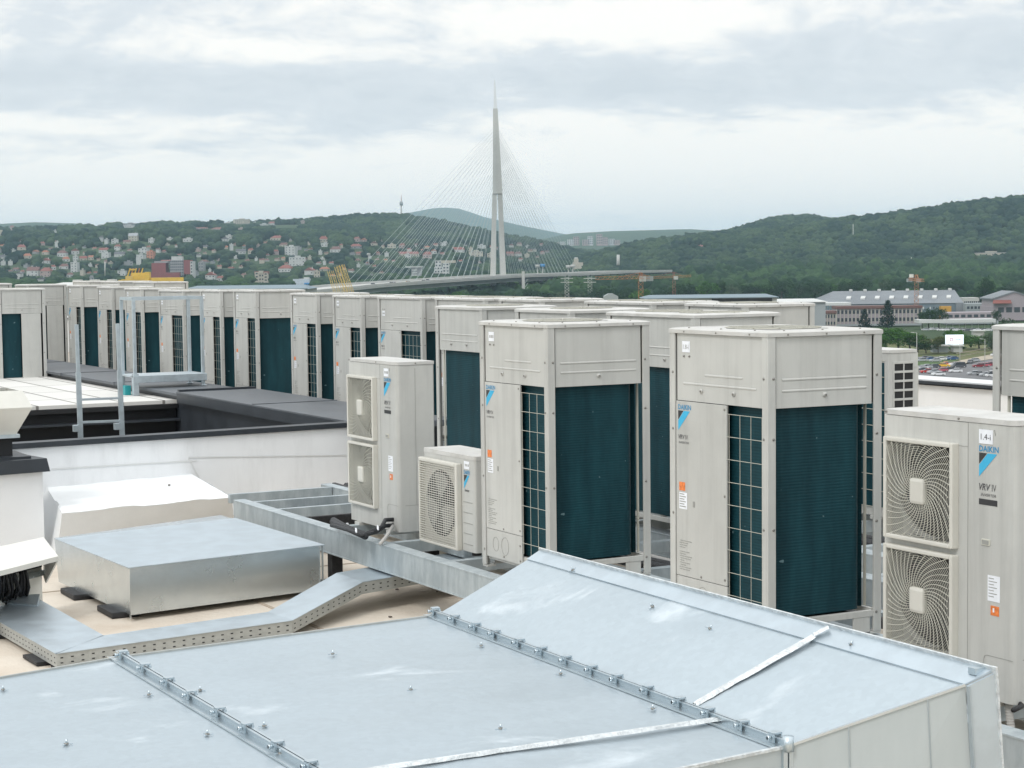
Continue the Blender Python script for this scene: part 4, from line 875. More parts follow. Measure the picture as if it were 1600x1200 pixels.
tag(b.build('drain_hose'), 'ribbed grey hose hanging below the right twin fan unit', 'hose')
b = MB(); b.tube([Vector((5.9, 6.2, TOP+.03)), Vector((6.05, 6.3, TOP+.01)), Vector((6.2, 6.6, TOP+.03)), Vector((6.3, 7.0, TOP+.02))], .012, M_BLACK, 6); tag(b.build('cable'), 'black cable lying on the beam under the right twin fan unit', 'cable')

M_LAP = mat('roof lap joint', (.42, .345, .27), .8); M_GRIT = mat('grit', (.12, .10, .085), .9)
for i, (x0, y0, x1, y1) in enumerate(((4.9, 8.0, 4.93, 17.6), (2.45, 8.0, 2.47, 17.6), (6.42, 8, 6.44, 17.6), (1.5, 14.35, 6.7, 14.37))):
    b = MB(); b.box((x0, y0, RZ+.001), (x1, y1, RZ+.005), M_LAP); b.build('lap_joint', bld)
rnd = random.Random(21)
for i in range(26):
    b = MB(); x, y, r_ = rnd.uniform(2.6, 6.4), rnd.uniform(8.5, 14.5), rnd.uniform(.006, .02); pts = [(x+math.cos(a*1.05)*r_*rnd.uniform(.5, 1.2), y+math.sin(a*1.05)*r_*rnd.uniform(.5, 1.2), RZ+.0052) for a in range(6)]
    b.prism(pts, (0, 0, .006), M_GRIT); tag(b.build('roof_debris'), 'tiny dark bit of debris lying on the dusty beige roof near the steel beam', 'debris', 'debris on the beige roof')
for i, (x, z, r_, m, lb) in enumerate(((7.02, -2.12, .035, M_FOIL, 'black insulated pipe run between front and middle rows, left one'), (7.14, -2.12, .035, M_FOIL, 'black insulated pipe run between front and middle rows, middle one'), (7.28, -2.13, .022, M_HOSE, 'grey conduit run between front and middle rows, right one'), (8.95, -2.12, .04, M_FOIL, 'black insulated pipe run between middle and back rows, left one'), (9.08, -2.12, .03, M_FOIL, 'black insulated pipe run between middle and back rows, right one'))):
    b = MB(); b.tube([(x+.01*math.sin(k*1.3+i), 4+k*.66, CZ+z+.012*math.sin(k*2.1+i)) for k in range(20)], r_, m, 8); tag(b.build('insulated_pipe' if m is M_FOIL else 'conduit'), lb, 'pipe', 'pipes running between the rows')
for i, (x, y) in enumerate(((6.15, 11.05), (7.72, 14.3))):
    b = MB(); b.box((x, y, CZ-1.98), (x+.12, y+.05, CZ-1.80), M_HOOD, .006); b.tube([(x+.06, y+.025, CZ-1.98), (x+.07, y+.03, CZ-2.06)], .01, M_BLACK, 6); tag(b.build('isolator_box'), ['small pale isolator box between the small fan unit and the left front cabinet', 'small pale isolator box in the middle row behind the small fan unit'][i], 'box')
# ------------------------------------------------------------------ ladder, platform, cowl, hood
tl = empty('ladder', (0, 0, 0), 0, 'aluminium ladder with two tall stiles standing in the black court', 'ladder')
ly = 18.45
for (x0, y0, x1, y1) in ((119.5, 507, 126, 685), (183.5, 505.5, 191, 681)):
    a, c = aty(x0, y0, ly), aty(x1, y1, ly); c2 = a+(c-a)*1.9
    b = MB(); b.bar(a+(c-a)*.44, a+(c-a)*.0, .034, .03, M_ALU, up=(0, 1, 0)); b.bar(a+(c-a)*.42, c2, .046, .036, M_ALU, up=(0, 1, 0)); b.build('stile', tl)
for k, y in enumerate((624.5, 660)):
    a, c = aty(124, y, ly), aty(190, y-2.5, ly); b = MB(); b.bar(a, c, .03, .022, M_ALU); b.build('rung', tl)
for k in range(1, 6):
    a, c = aty(124, 660, ly)+Vector((0, 0, -.24*k)), aty(190, 657.5, ly)+Vector((0, 0, -.24*k)); b = MB(); b.bar(a, c, .03, .022, M_ALU); b.build('rung', tl)
for (x, y) in ((120, 669), (184, 666)):
    p = aty(x, y, ly); b = MB(); b.box((p.x-.03, ly-.02, p.z-.035), (p.x+.035, ly+.05, p.z+.03), M_ALU); b.build('bracket', tl)
tp = empty('access_platform', (0, 0, 0), 0, 'small aluminium step platform with tall rail frames straddling the wide grey parapet', 'platform')
p0 = pt(212, 618, -1.75); LX = (atx(317.5, 590, 1), None)
f_ = ray(317.5, 590); kx_ = p0.y/f_.y*f_.x; W_ = kx_-p0.x; zt = aty(209, 467, p0.y).z; zd = aty(212, 587, p0.y).z
f1_ = ray(190, 500); ex_y = f1_.y/f1_.x*p0.x; DY = ex_y-p0.y
posts = {'a2': (p0.x, p0.y, CZ-1.75), 'b2': (p0.x+W_, p0.y, CP), 'a1': (p0.x, p0.y+DY, CZ-1.75), 'b1': (p0.x+W_, p0.y+DY, CP)}
for k, (x, y, z) in posts.items():
    b = MB(); b.box((x-.022, y-.022, z), (x+.022, y+.022, zt-.021), M_ALU, .004); b.box((x-.04, y-.04, z), (x+.04, y+.04, z+.30 if k == 'a2' else z+.012), M_ALU, .004); b.build('post', tp)
for (u, v) in (('a2', 'b2'), ('a1', 'b1'), ('a1', 'a2'), ('b1', 'b2')):
    P0, P1 = posts[u], posts[v]; b = MB(); b.bar((P0[0], P0[1], zt), (P1[0], P1[1], zt), .044, .042, M_ALU); b.build('rail', tp)
b = MB(); b.box((p0.x-.04, p0.y-.055, zd-.10), (p0.x+W_+.04, p0.y-.024, zd), M_ALU, .005); b.box((p0.x-.04, p0.y-.023, zd-.025), (p0.x+W_+.04, p0.y+DY+.02, zd-.001), M_ALU, .003); b.build('deck', tp)
b = MB(); b.box((p0.x-.10, p0.y+.15, CZ-1.75), (p0.x-.02, p0.y+.28, CZ-1.62), mat('turquoise can', (.02, .30, .32), .5)); tag(b.build('can'), 'small turquoise can on the slabs under the platform', 'can')
tcw = empty('vent_cowl', (0, 0, 0), 0, 'cream six sided vent cowl on a black base at the left picture edge', 'vent')
c = pt(-18, 706, -1.60); b = MB()
def frus(b, c, levels, m):
    rings = [[(c.x+sx*h, c.y+sy*h, c.z+z) for sx, sy in ((-1, -1), (1, -1), (1, 1), (-1, 1))] for z, h in levels]; vs = sum(rings, []); fs = []
    for k in range(len(levels)-1):
        for j in range(4): j2 = (j+1) % 4; fs.append((k*4+j, k*4+j2, k*4+4+j2, k*4+4+j))
    b.add(vs, fs, m)
frus(b, c, [(.16, .20), (.40, .32), (.545, .25), (.545, .23), (.40, .29), (.2, .19)], M_HOOD); b.build('cowl', tcw)
b = MB(); frus(b, c, [(.13, .0), (.13, .225), (.16, .225), (.16, .0)], M_ALU); b.build('flange', tcw); b = MB(); frus(b, c, [(-.06, .17), (.13, .17)], M_PITBLACK); frus(b, c, [(-.05, .30), (-.03, .30), (-.03, .0)], M_COPING); b.build('base', tcw)
b = MB(); frus(b, c, [(.30, .0), (.30, .24)], M_DARK); b.build('opening', tcw)
thd = empty('cable_hood', (0, 0, 0), 0, 'cream sheet hood at the left edge from which a black cable bundle hangs', 'hood')
e0, e1, e2_, e3 = pt(-90, 915, -2.04), pt(91, 869, -2.04), pt(68, 839, -1.96), pt(-90, 873, -1.96)
b = MB(); b.hull8([p+dn*.035 for p in (e0, e1)]+[e2_+dn*.03, e3+dn*.03], [e0, e1, e2_, e3], M_HOOD)
b.hull8([e1+dn*.035, e2_+dn*.03, e2_+dn*.28+Vector((0, .0, 0)), e1+dn*.20+Vector((-.06, .1, 0))], [p+Vector((-.012, 0, 0)) for p in (e1+dn*.035, e2_+dn*.03, e2_+dn*.28, e1+dn*.20+Vector((-.06, .1, 0)))], M_HOOD)
b.build('hood_cover', thd)
b = MB(); a = e2_+dn*.05+Vector((-.03, -.04, 0)); bb = e3+dn*.05+Vector((0, -.04, 0)); b.hull8([a, bb, bb+dn*.46, a+dn*.46], [p+Vector((0, .02, 0)) for p in (a, bb, bb+dn*.46, a+dn*.46)], M_HOOD)
b.hull8([a+dn*.0+Vector((0, -.015, 0)), bb+Vector((0, -.015, 0)), bb+dn*.16+Vector((0, -.015, 0)), a+dn*.16+Vector((0, -.015, 0))], [p+Vector((0, .008, 0)) for p in (a+Vector((0, -.015, 0)), bb+Vector((0, -.015, 0)), bb+dn*.16+Vector((0, -.015, 0)), a+dn*.16+Vector((0, -.015, 0)))], M_DARK)
b.bar(a+dn*.2+Vector((0, -.03, 0)), bb+dn*.2+Vector((0, -.03, 0)), .03, .04, M_GALV); b.build('back_plate', thd)
b = MB(); rnd = random.Random(11)
for k in range(60):
    f = rnd.random(); top = aty(-30+f*70, 902-f*10+rnd.uniform(-4, 4), 13.1-f*.0) ; q = rnd.uniform(-.06, .06)
    top = pt(-30+f*70, 905-f*17, -2.12)+Vector((0, rnd.uniform(.0, .08), 0)); foot = pt(-34+f*72+rnd.uniform(-3, 3), 946-f*12, -2.36)+Vector((0, rnd.uniform(.0, .12), -.04))
    mid = (top+foot)/2+Vector((rnd.uniform(-.03, .03), -.05-rnd.random()*.05, 0)); b.tube([top, top*.6+mid*.4+Vector((0, -.02, .01)), mid, mid*.4+foot*.6, foot], .0085, M_BLACK, 6)
tag(b.build('cable_bundle'), 'bundle of black cables dropping from the cream hood into the tray', 'cables')
b = MB(); b.box((13.0, 9.0, RZ), (13.1, 9.1, RZ+.02), M_BLACK)
# ------------------------------------------------------------------ terrain
def leafmat(name, c1, c2, scale=.05, rough=.85, bump=0.):
    m = mat(name, c1, rough, col2=c2, scale=scale, thr=(.35, .65), coords='Object', spec=.15); return m
M_GRASS = leafmat('dry grass and soil', (.10, .125, .045), (.15, .14, .07), .03)
M_FLOOR = leafmat('forest floor', (.030, .055, .022), (.045, .075, .03), .01)
def crown_mat(name, ca, cb):
    m = bpy.data.materials.new(name); m.use_nodes = True; t = m.node_tree; b = t.nodes['Principled BSDF']; b.inputs['Roughness'].default_value = .9; b.inputs['Specular IOR Level'].default_value = .1
    at = t.nodes.new('ShaderNodeAttribute'); at.attribute_name = 'hue'; r = t.nodes.new('ShaderNodeValToRGB'); t.links.new(at.outputs['Fac'], r.inputs[0])
    r.color_ramp.elements[0].color = (*ca, 1); r.color_ramp.elements[1].color = (*cb, 1)
    tc = t.nodes.new('ShaderNodeTexCoord'); n = t.nodes.new('ShaderNodeTexNoise'); n.inputs['Scale'].default_value = .35; n.inputs['Detail'].default_value = 4; t.links.new(tc.outputs['Object'], n.inputs['Vector'])
    mx = t.nodes.new('ShaderNodeMixRGB'); mx.blend_type = 'MULTIPLY'; mx.inputs[0].default_value = .8; r2 = t.nodes.new('ShaderNodeValToRGB'); t.links.new(n.outputs['Fac'], r2.inputs[0])
    r2.color_ramp.elements[0].position = .35; r2.color_ramp.elements[0].color = (.55, .6, .6, 1); r2.color_ramp.elements[1].position = .65; r2.color_ramp.elements[1].color = (1.25, 1.25, 1.1, 1)
    t.links.new(r.outputs[0], mx.inputs[1]); t.links.new(r2.outputs[0], mx.inputs[2]); t.links.new(mx.outputs[0], b.inputs['Base Color']); return m
M_WOOD = crown_mat('woodland leaves', (.009, .026, .020), (.050, .080, .040))
M_WOODB = crown_mat('riverside leaves', (.012, .032, .018), (.040, .078, .030))
CUR = {
 -1: None}
def C(d, pts): CUR[d] = pts
CUR.clear()
def znd(px, py, d): return atd(px, py, d).z
C(900, 0.); C(1500, 0.); C(2000, [(-400, 444), (0, 446), (600, 447), (760, 449), (900, 452), (1100, 458), (1700, 455)])
C(2450, [(-400, 436), (0, 440), (300, 442), (560, 442), (700, 440), (850, 440), (900, 437), (1000, 430), (1150, 424), (1300, 420), (1700, 416)])
C(3300, [(-400, 368), (0, 374), (100, 372), (200, 367), (300, 368), (400, 370), (470, 369), (560, 374), (640, 382), (700, 388), (760, 398), (820, 407), (880, 416), (930, 404), (1000, 386), (1080, 376), (1160, 371), (1240, 362), (1295, 352), (1330, 349), (1390, 342), (1450, 333), (1500, 325), (1560, 318), (1600, 315), (1900, 296)])
C(4300, [(-400, 360), (0, 363), (130, 362), (200, 357), (300, 356), (400, 353), (480, 350), (560, 343), (620, 341), (680, 349), (720, 358), (780, 371), (850, 384), (900, 397), (950, 402), (1060, 396), (1130, 376), (1160, 364), (1210, 347), (1240, 344), (1280, 346), (1310, 356), (1400, 360), (1900, 345)])
C(5400, 397); C(7500, [(-400, 352), (0, 350), (60, 347), (130, 349), (200, 360), (420, 372), (600, 392), (760, 392), (850, 374), (890, 365), (960, 361), (1080, 358), (1130, 361), (1200, 366), (1600, 380), (1900, 385)])
C(9300, 396); C(12500, [(-400, 392), (540, 388), (600, 350), (640, 333), (690, 323.5), (722, 326), (760, 339), (820, 353), (870, 363), (930, 374), (1000, 385), (1900, 390)]); C(15500, 402)
DS = sorted(CUR)
def cz_at(k, px):
    c = CUR[DS[k]]; d = DS[k]
    if c == 0.: return 0.
    if isinstance(c, (int, float)): return znd(px, c, d)
    if px <= c[0][0]: py = c[0][1]
    elif px >= c[-1][0]: py = c[-1][1]
    else:
        for (x0, y0), (x1, y1) in zip(c, c[1:]):
            if x0 <= px <= x1: f = (px-x0)/(x1-x0); py = y0+(y1-y0)*f; break
    return znd(px, py, d)
def terrain(px, d):
    if d <= DS[0]: return 0.
    if d >= DS[-1]: return cz_at(len(DS)-1, px)
    for k in range(len(DS)-1):
        if DS[k] <= d <= DS[k+1]:
            f = (d-DS[k])/(DS[k+1]-DS[k]); 
            if DS[k+1] in (3300, 4300, 7500, 12500): f = f*f*(3-2*f)*.45+f*.55
            z = cz_at(k, px)*(1-f)+cz_at(k+1, px)*f; break
    a = min(1, max(0, (d-1900)/700)); p = noise.noise(Vector((px*.012, d*.0021, 2.2)))
    return max(0.0, z + a*p*9*min(1, abs(f*(1-f))*4+.05))
def gp(px, d): q = (px-800)/FPX; v = FW*d+RT*(q*d); return v.x, v.y
PXS = [-1500, -1100, -800, -600, -400] + list(range(-300, 1901, 20)) + [2000, 2200, 2500, 3000]
DD = [900, 1200, 1500, 1650, 1800, 1900, 2000, 2120, 2240, 2350, 2450, 2550, 2650, 2750, 2850, 2950, 3050, 3150, 3225, 3300, 3400, 3550, 3700, 3850, 4000, 4150, 4300, 4450, 4700, 5000, 5400, 6000, 6500, 7000, 7300, 7500, 7800, 8500, 9300, 10500, 11500, 12100, 12500, 13000, 14000, 15500]
vs = []
for d in DD:
    for px in PXS: x, y = gp(px, d); vs.append((x, y, terrain(px, d)-(.6 if d < 1500 else 0)))
n = len(PXS); fs = [(j*n+i, j*n+i+1, (j+1)*n+i+1, (j+1)*n+i) for j in range(len(DD)-1) for i in range(n-1)]
b = MB(); b.add(vs, fs, M_FLOOR, True); structure('hills', b)
b = MB(); b.poly([(-14500, -2600, -.7), (14500, -2600, -.7), (14500, 16500, -.7), (-14500, 16500, -.7)], M_GRASS); structure('ground', b)
M_ASPH = mat('asphalt', (.14, .14, .145), .85, var=.12, scale=.2); M_DIRT = mat('gravel track', (.38, .33, .26), .9, var=.1, scale=.3)

# ------------------------------------------------------------------ woods: one lumpy crown per tree, as one mesh per wood
def ico(sub):
    bm = bmesh.new(); bmesh.ops.create_icosphere(bm, subdivisions=sub, radius=1); v = np.array([w.co for w in bm.verts]); f = np.array([[w.index for w in q.verts] for q in bm.faces]); bm.free(); return v, f
IV, IF = ico(2); IV3, IF3 = ico(3)
def lumpy(v, seed, amp, k):
    out = []
    for p in v:
        q = Vector(p); nn = noise.noise(q*k+Vector((seed*7.1, 0, 0)))*amp+noise.noise(q*k*2.3+Vector((0, seed*3.3, 0)))*amp*.6; out.append(q*(1+nn))
    return np.array(out)
CROWNS = [lumpy(IV, s, .42, 1.9) for s in range(8)]
def wood(name, pts, material, seed, label, cat='woods'):
    rng = np.random.default_rng(seed); V = []; F = []; H = []; o = 0
    for (x, y, z, r, h, hue) in pts:
        c = CROWNS[rng.integers(8)]; a = rng.random()*6.28; ca, sa = math.cos(a), math.sin(a)
        v = np.empty_like(c); v[:, 0] = (c[:, 0]*ca-c[:, 1]*sa)*r+x; v[:, 1] = (c[:, 0]*sa+c[:, 1]*ca)*r+y; v[:, 2] = c[:, 2]*h*.5+z+h*.5
        V.append(v); F.append(IF+o); o += len(c); H.append(np.full(len(c), hue))
    V = np.concatenate(V).astype(np.float32); F = np.concatenate(F).astype(np.int32); H = np.concatenate(H).astype(np.float32)
    me = bpy.data.meshes.new(name); me.vertices.add(len(V)); me.vertices.foreach_set('co', V.ravel()); me.loops.add(F.size); me.loops.foreach_set('vertex_index', F.ravel())
    me.polygons.add(len(F)); me.polygons.foreach_set('loop_start', np.arange(0, F.size, 3, dtype=np.int32)); me.polygons.foreach_set('loop_total', np.full(len(F), 3, dtype=np.int32))
    me.update(calc_edges=True); at = me.attributes.new('hue', 'FLOAT', 'POINT'); at.data.foreach_set('value', H); me.materials.append(material)
    ob = bpy.data.objects.new(name, me); COL.objects.link(ob); tag(ob, label, cat, kind='stuff'); return ob

# houses first, so that the trees leave them visible: (px centre, py foot, w px, h px, wall, roof)
WH, CR, GR, PK = (.47, .48, .475), (.42, .39, .33), (.26, .27, .28), (.34, .27, .255)
RD, OR, DG, FL, BR, RW = (.21, .075, .06), (.30, .125, .075), (.10, .10, .11), None, (.15, .08, .07), (.22, .07, .07)
HS = [(5, 369, 12, 8, CR, FL), (3, 396, 8, 9, GR, BR), (38, 391, 14, 9, CR, RD), (93, 387, 6, 9, WH, FL), (74, 398, 10, 7, CR, OR), (100, 402, 15, 11, WH, BR), (122, 398, 13, 10, WH, RD), (47, 404, 14, 8, CR, OR),
 (8, 405, 12, 7, WH, DG), (9, 415, 7, 7, WH, FL), (20, 415, 7, 7, WH, FL), (75, 412, 14, 9, WH, RD), (107, 409, 12, 8, WH, OR), (122, 408, 9, 8, WH, FL), (134, 408, 12, 8, CR, RD), (146, 407, 9, 8, CR, OR),
 (54, 432, 20, 15, WH, BR), (74, 433, 18, 15, PK, RD), (68, 440, 16, 7, WH, DG), (32, 437, 8, 12, WH, DG), (87, 422, 9, 8, WH, RD), (103, 421, 16, 9, WH, BR), (119, 426, 12, 16, WH, FL), (112, 434, 10, 8, WH, BR), (131, 431, 6, 9, CR, FL),
 (212, 377, 15, 13, CR, (.30, .31, .33)), (163, 378, 7, 9, WH, DG), (170, 382, 6, 8, WH, FL), (184, 381, 12, 7, WH, FL), (203, 381, 12, 6, CR, BR), (240, 381, 9, 8, WH, FL), (165, 395, 15, 8, WH, RD), (187, 392, 10, 10, WH, RD), (168, 404, 13, 9, WH, FL), (190, 402, 17, 9, WH, DG),
 (227, 396, 16, 8, WH, FL), (222, 404, 13, 6, WH, FL), (238, 405, 12, 12, (.45, .2, .13), FL), (220, 415, 8, 13, WH, FL), (205, 415, 14, 6, GR, FL), (262, 414, 20, 8, GR, RD), (193, 431, 14, 8, WH, FL), (297, 378, 16, 5, WH, FL), (268, 376, 8, 4, WH, FL),
 (331, 438, 17, 13, WH, RD), (348, 440, 12, 9, WH, RD), (383, 434, 9, 7, CR, BR), (317, 424, 9, 14, GR, FL), (320, 412, 14, 6, GR, BR), (355, 377, 13, 7, WH, DG), (361, 374, 10, 6, WH, FL), (356, 390, 8, 6, CR, OR), (366, 392, 5, 10, WH, FL), (380, 397, 16, 8, WH, DG), (395, 397, 9, 9, CR, RD), (403, 409, 4, 6, WH, FL), (412, 412, 8, 8, CR, BR),
 (435, 376, 20, 8, CR, RD), (434, 399, 9, 9, PK, RD), (447, 386, 15, 7, CR, BR), (456, 400, 18, 15, WH, FL), (447, 426, 22, 12, WH, RD), (467, 416, 27, 14, WH, FL), (510, 379, 14, 10, CR, RD), (510, 386, 12, 6, WH, FL), (527, 395, 18, 10, WH, BR), (503, 398, 5, 6, WH, FL), (560, 378, 9, 8, PK, RD), (571, 378, 9, 6, PK, OR), (560, 389, 20, 8, GR, RD), (588, 384, 11, 7, CR, BR),
 (485, 430, 16, 12, WH, RD), (498, 434, 10, 10, CR, FL), (511, 424, 16, 7, CR, OR), (478, 441, 22, 5, WH, FL), (615, 388, 14, 6, CR, FL), (631, 388, 10, 8, PK, RD), (642, 401, 34, 8, CR, RD), (670, 404, 15, 11, PK, RD), (680, 397, 10, 8, WH, OR), (696, 385, 14, 6, WH, FL), (720, 395, 19, 9, WH, RD), (746, 401, 24, 8, CR, FL), (755, 389, 14, 6, WH, FL), (607, 401, 7, 6, WH, FL),
 (640, 404, 9, 7, WH, FL), (769, 403, 12, 7, CR, FL), (800, 400, 12, 7, PK, RD), (813, 401, 11, 8, WH, BR), (826, 403, 8, 6, CR, FL), (562, 409, 10, 5, PK, BR), (92, 364, 8, 4, WH, FL), (28, 424, 9, 6, GR, BR), (145, 438, 12, 5, GR, FL), (250, 396, 6, 8, WH, BR), (500, 414, 7, 5, WH, BR)]
FAR = [(24, 361, 6, 10, PK, RD, 4280), (207, 354, 22, 7, GR, FL, 4290), (160, 353, 16, 6, GR, FL, 4290), (205, 356, 18, 4, WH, FL, 4200), (358, 349, 13, 5, WH, FL, 4250), (383, 351, 26, 10, CR, FL, 4250), (402, 348, 5, 5, WH, FL, 4250), (429, 352, 13, 6, WH, RD, 4250), (452, 356, 38, 3, CR, FL, 4100), (415, 353, 15, 3, WH, FL, 4150), (320, 358, 20, 3, PK, RD, 3900), (342, 360, 19, 5, PK, RD, 3850), (380, 359, 10, 3, PK, FL, 3850), (478, 350, 9, 5, PK, FL, 4200),
 (1089, 389, 26, 6, PK, RW, None), (1552, 400, 50, 5, CR, FL, None)]
_r = random.Random(77); _t = 0
while _t < 165:                                # the many small houses half buried in the gardens
    _x = _r.uniform(0, 860); _y = _r.triangular(372, 436, 405) if _x < 600 else _r.uniform(384, 412)
    if any(abs(_x-q[0]) < (q[2]+6)/2+1 and abs(_y-q[1]) < 7 for q in HS) or (236 < _x < 306 and _y > 400) or (396 < _x < 426 and _y > 415) or (630 < _x < 716 and _y > 400): _t += .2; continue
    HS.append((_x, _y, _r.uniform(4, 8.5), _r.uniform(3.2, 6.5), _r.choice([WH, WH, CR, CR, GR, PK]), _r.choice([RD, RD, BR, OR, DG, FL]))); _t += 1
def dist_on(px, py):
    d = 2080.
    while d < 4280:
        x, y = gp(px, d)
        if pxof((x, y, terrain(px, d)))[1] <= py: return d
        d += 12
    return 3300.
M_GLASS = mat('dark window glass', (.05, .06, .07), .2)
HM = {}
def cmat(c, nm):
    k = tuple(c)
    if k not in HM: HM[k] = mat(nm, c, .8, var=.06, scale=.2)
    return HM[k]
CN = {WH: 'white', CR: 'cream', GR: 'grey', PK: 'pink'}; RN = {RD: 'red', OR: 'orange', DG: 'dark grey', BR: 'brown', RW: 'red'}
winmesh = None
def house(px, py, w, h, wall, roof, d=None, name='house', label=None, cat='house', group='houses on the hillside', wins=True, depth=None):
    global winmesh
    if d is None: d = dist_on(px, py)
    s = d/FPX; x, y = gp(px, d); z = terrain(px, d); W = w*s*.92; Hh = h*s; dp = (depth or max(8, W*.8)); rw = .0 if roof is None else min(.45*Hh, W*.32)
    z0 = atd(px, py, d).z; z0 = min(z0, z+1); rr = random.Random(int(px*31+py)); rz = -HEAD+rr.uniform(-.35, .35)
    e = empty(name, (x, y, z0), rz); hw = Hh-rw
    wm = cmat(wall, 'render '+CN.get(wall, 'painted')); b = MB(); b.box((-W/2, 0, -6), (W/2, dp, hw), wm)
    body = b.build('wall', e)
    if roof is None:
        b = MB(); b.box((-W/2-.3, -.3, hw+.003), (W/2+.3, dp+.3, hw+.5), wm if rr.random() < .6 else cmat(GR, 'grey')); b.box((-W*.15, dp*.3, hw+.503), (W*.2, dp*.7, hw+2.3), wm); b.build('roof', e)
    else:
        rm = cmat(roof, 'roof tiles'); b = MB(); o = .5; hip = rr.random() < .5; k = W*.28 if hip else 0
        vs = [(-W/2-o, -o, hw), (W/2+o, -o, hw), (W/2+o, dp+o, hw), (-W/2-o, dp+o, hw), (-W/2-o+k, dp/2, hw+rw), (W/2+o-k, dp/2, hw+rw)]
        if rr.random() < .35 and not hip: vs = [(-W/2-o, -o, hw), (W/2+o, -o, hw), (W/2+o, dp+o, hw), (-W/2-o, dp+o, hw), (0, -o, hw+rw), (0, dp+o, hw+rw)]; fs = [(0, 1, 4), (1, 2, 5, 4), (2, 3, 5), (3, 0, 4, 5), (3, 2, 1, 0)]
        else: fs = [(0, 1, 5, 4), (1, 2, 5), (2, 3, 4, 5), (3, 0, 4), (3, 2, 1, 0)]
        b.add(vs, fs, rm); rf = b.build('roof', e)
        b = MB(); b.box((W*.2, dp*.5, hw+rw*.4), (W*.2+.8, dp*.5+.8, hw+rw+1.0), wm); b.build('chimney', rf)
    if wins and w >= 9:
        nf = max(1, int(hw/3.4)); nc = max(2, int(W/4.2))
        for r in range(nf):
            for c in range(nc):
                if rr.random() < .15: continue
                if winmesh is None: q = MB(); q.box((-.65, -.04, 0), (.65, .12, 1.5), M_GLASS); o_ = q.build('window'); winmesh = o_
                else: o_ = winmesh.copy(); COL.objects.link(o_)
                o_.parent = e; o_.location = (-W/2+W*(c+.5)/nc, -.02, hw*(r+.5)/nf-.8); o_.scale = (rr.uniform(.9, 1.5), 1, 1)
    tag(e, label, cat, group); return e, d, W
clear = []; recs = []
for r in HS:
    e, d, W = house(*r); recs.append((r, e, d)); clear.append((r[0], d, W))
for r in FAR:
    e, d, W = house(*r[:6], d=r[6] or dist_on(r[0], r[1]), depth=20, wins=r[2] > 12); recs.append((r, e, d)); clear.append((r[0], d, W))
# hospital like red block and the others with shapes of their own
def block(px, py, d, boxes, label, cat='building', name='apartment_block', rz=0., group=None):
    s = d/FPX; x, y = gp(px, d); p = atd(px, py, d); e = empty(name, (x, y, p.z), -HEAD+rz, label, cat, group)
    for (x0, x1, z0, z1, y0, dp, m, nf, nc, pn) in boxes:
        b = MB(); b.box((x0*s, y0, z0*s-(5 if z0 == 0 else 0)), (x1*s, y0+dp, z1*s), m); o = b.build(pn, e)
        for r in range(nf):
            for c in range(nc):
                w = (x1-x0)*s/nc; hh = (z1-z0)*s/nf; b = MB(); b.box((x0*s+w*(c+.22), y0-.08, z0*s+hh*(r+.3)), (x0*s+w*(c+.78), y0+.1, z0*s+hh*(r+.75)), M_GLASS); b.build('window', o)
    clear.append((px, d, (max(q[1] for q in boxes)-min(q[0] for q in boxes))*s)); return e
mR, mW, mG, mC, mP = cmat(RW, 'red cladding'), cmat(WH, 'white'), cmat(GR, 'grey'), cmat(CR, 'cream'), cmat(PK, 'pink')
mLB = mat('pale bluish cladding', (.45, .50, .55), .6, var=.05, scale=.3); mBL = mat('blue panel', (.05, .25, .55), .5); mRD = cmat(RD, 'roof tiles')
block(240, 433, 2350, [(0, 22, 0, 22, 0, 22, mR, 0, 0, 'wing'), (4, 26, 22, 25, 2, 18, mG, 0, 0, 'roof_storey'), (28, 49, 0, 26, 4, 24, mG, 6, 7, 'tower'), (30, 46, 26, 32, 6, 14, mW, 0, 0, 'roof_storey'), (50, 60, 4, 26, 2, 20, mR, 0, 0, 'wing'), (60, 64, 0, 24, 2, 20, mW, 5, 1, 'wing'), (2, 46, 0, 7, -12, 10, mR, 0, 0, 'low_wing')], 'large red and white hospital like block above the yellow gantry', name='hospital_block')
block(411, 445, 2330, [(-10, -4, 0, 20, -1.2, 12, mC, 4, 1, 'bay'), (-4, 4, 0, 17, 0, 12, mC, 3, 2, 'bay'), (4, 10, 0, 19, -1.2, 12, mC, 4, 1, 'bay'), (-11, 11, 17.2, 21, .5, 11, mRD, 0, 0, 'roof'), (-4, 3, 17.3, 22, -.8, 5, mC, 0, 0, 'gable')], 'tall cream villa with red roof and two bays at the foot of the hill', 'villa', 'villa')
block(649, 433, 2360, [(-13, 13, 15, 17, -2, 16, mW, 0, 0, 'roof'), (-4, 12, 0, 15, 0, 14, mG, 0, 0, 'wall'), (-3, 5, 2, 4, -1.2, 1.1, mW, 0, 0, 'balcony'), (-3, 5, 6, 8, -1.2, 1.1, mW, 0, 0, 'balcony'), (-3, 5, 10, 12, -1.2, 1.1, mW, 0, 0, 'balcony')], 'grey apartment house with white balconies behind the stay cables', group='blocks behind the cables')
block(694, 431, 2380, [(-12, -2, 8, 24, 3, 14, mW, 3, 2, 'wing'), (-2, 20, 20, 24, 1, 14, mC, 0, 0, 'roof_storey'), (0, 10, 0, 20, 0, 14, mW, 4, 2, 'tower'), (-13, 0, 4, 14, 0, 12, mW, 2, 3, 'wing')], 'stepped white apartment block behind the stay cables', group='blocks behind the cables')
block(475, 450, 2100, [(-15, 10, 8, 14, 0, 14, mLB, 0, 0, 'upper_storey'), (-10, 9, 0, 8, -1, 16, mLB, 0, 0, 'lower_storey'), (3, 10.5, 1, 8.2, -1.6, 8, mBL, 1, 3, 'blue_bay')], 'pale building with bright blue corner left of the yellow jib poles', 'building', 'office')
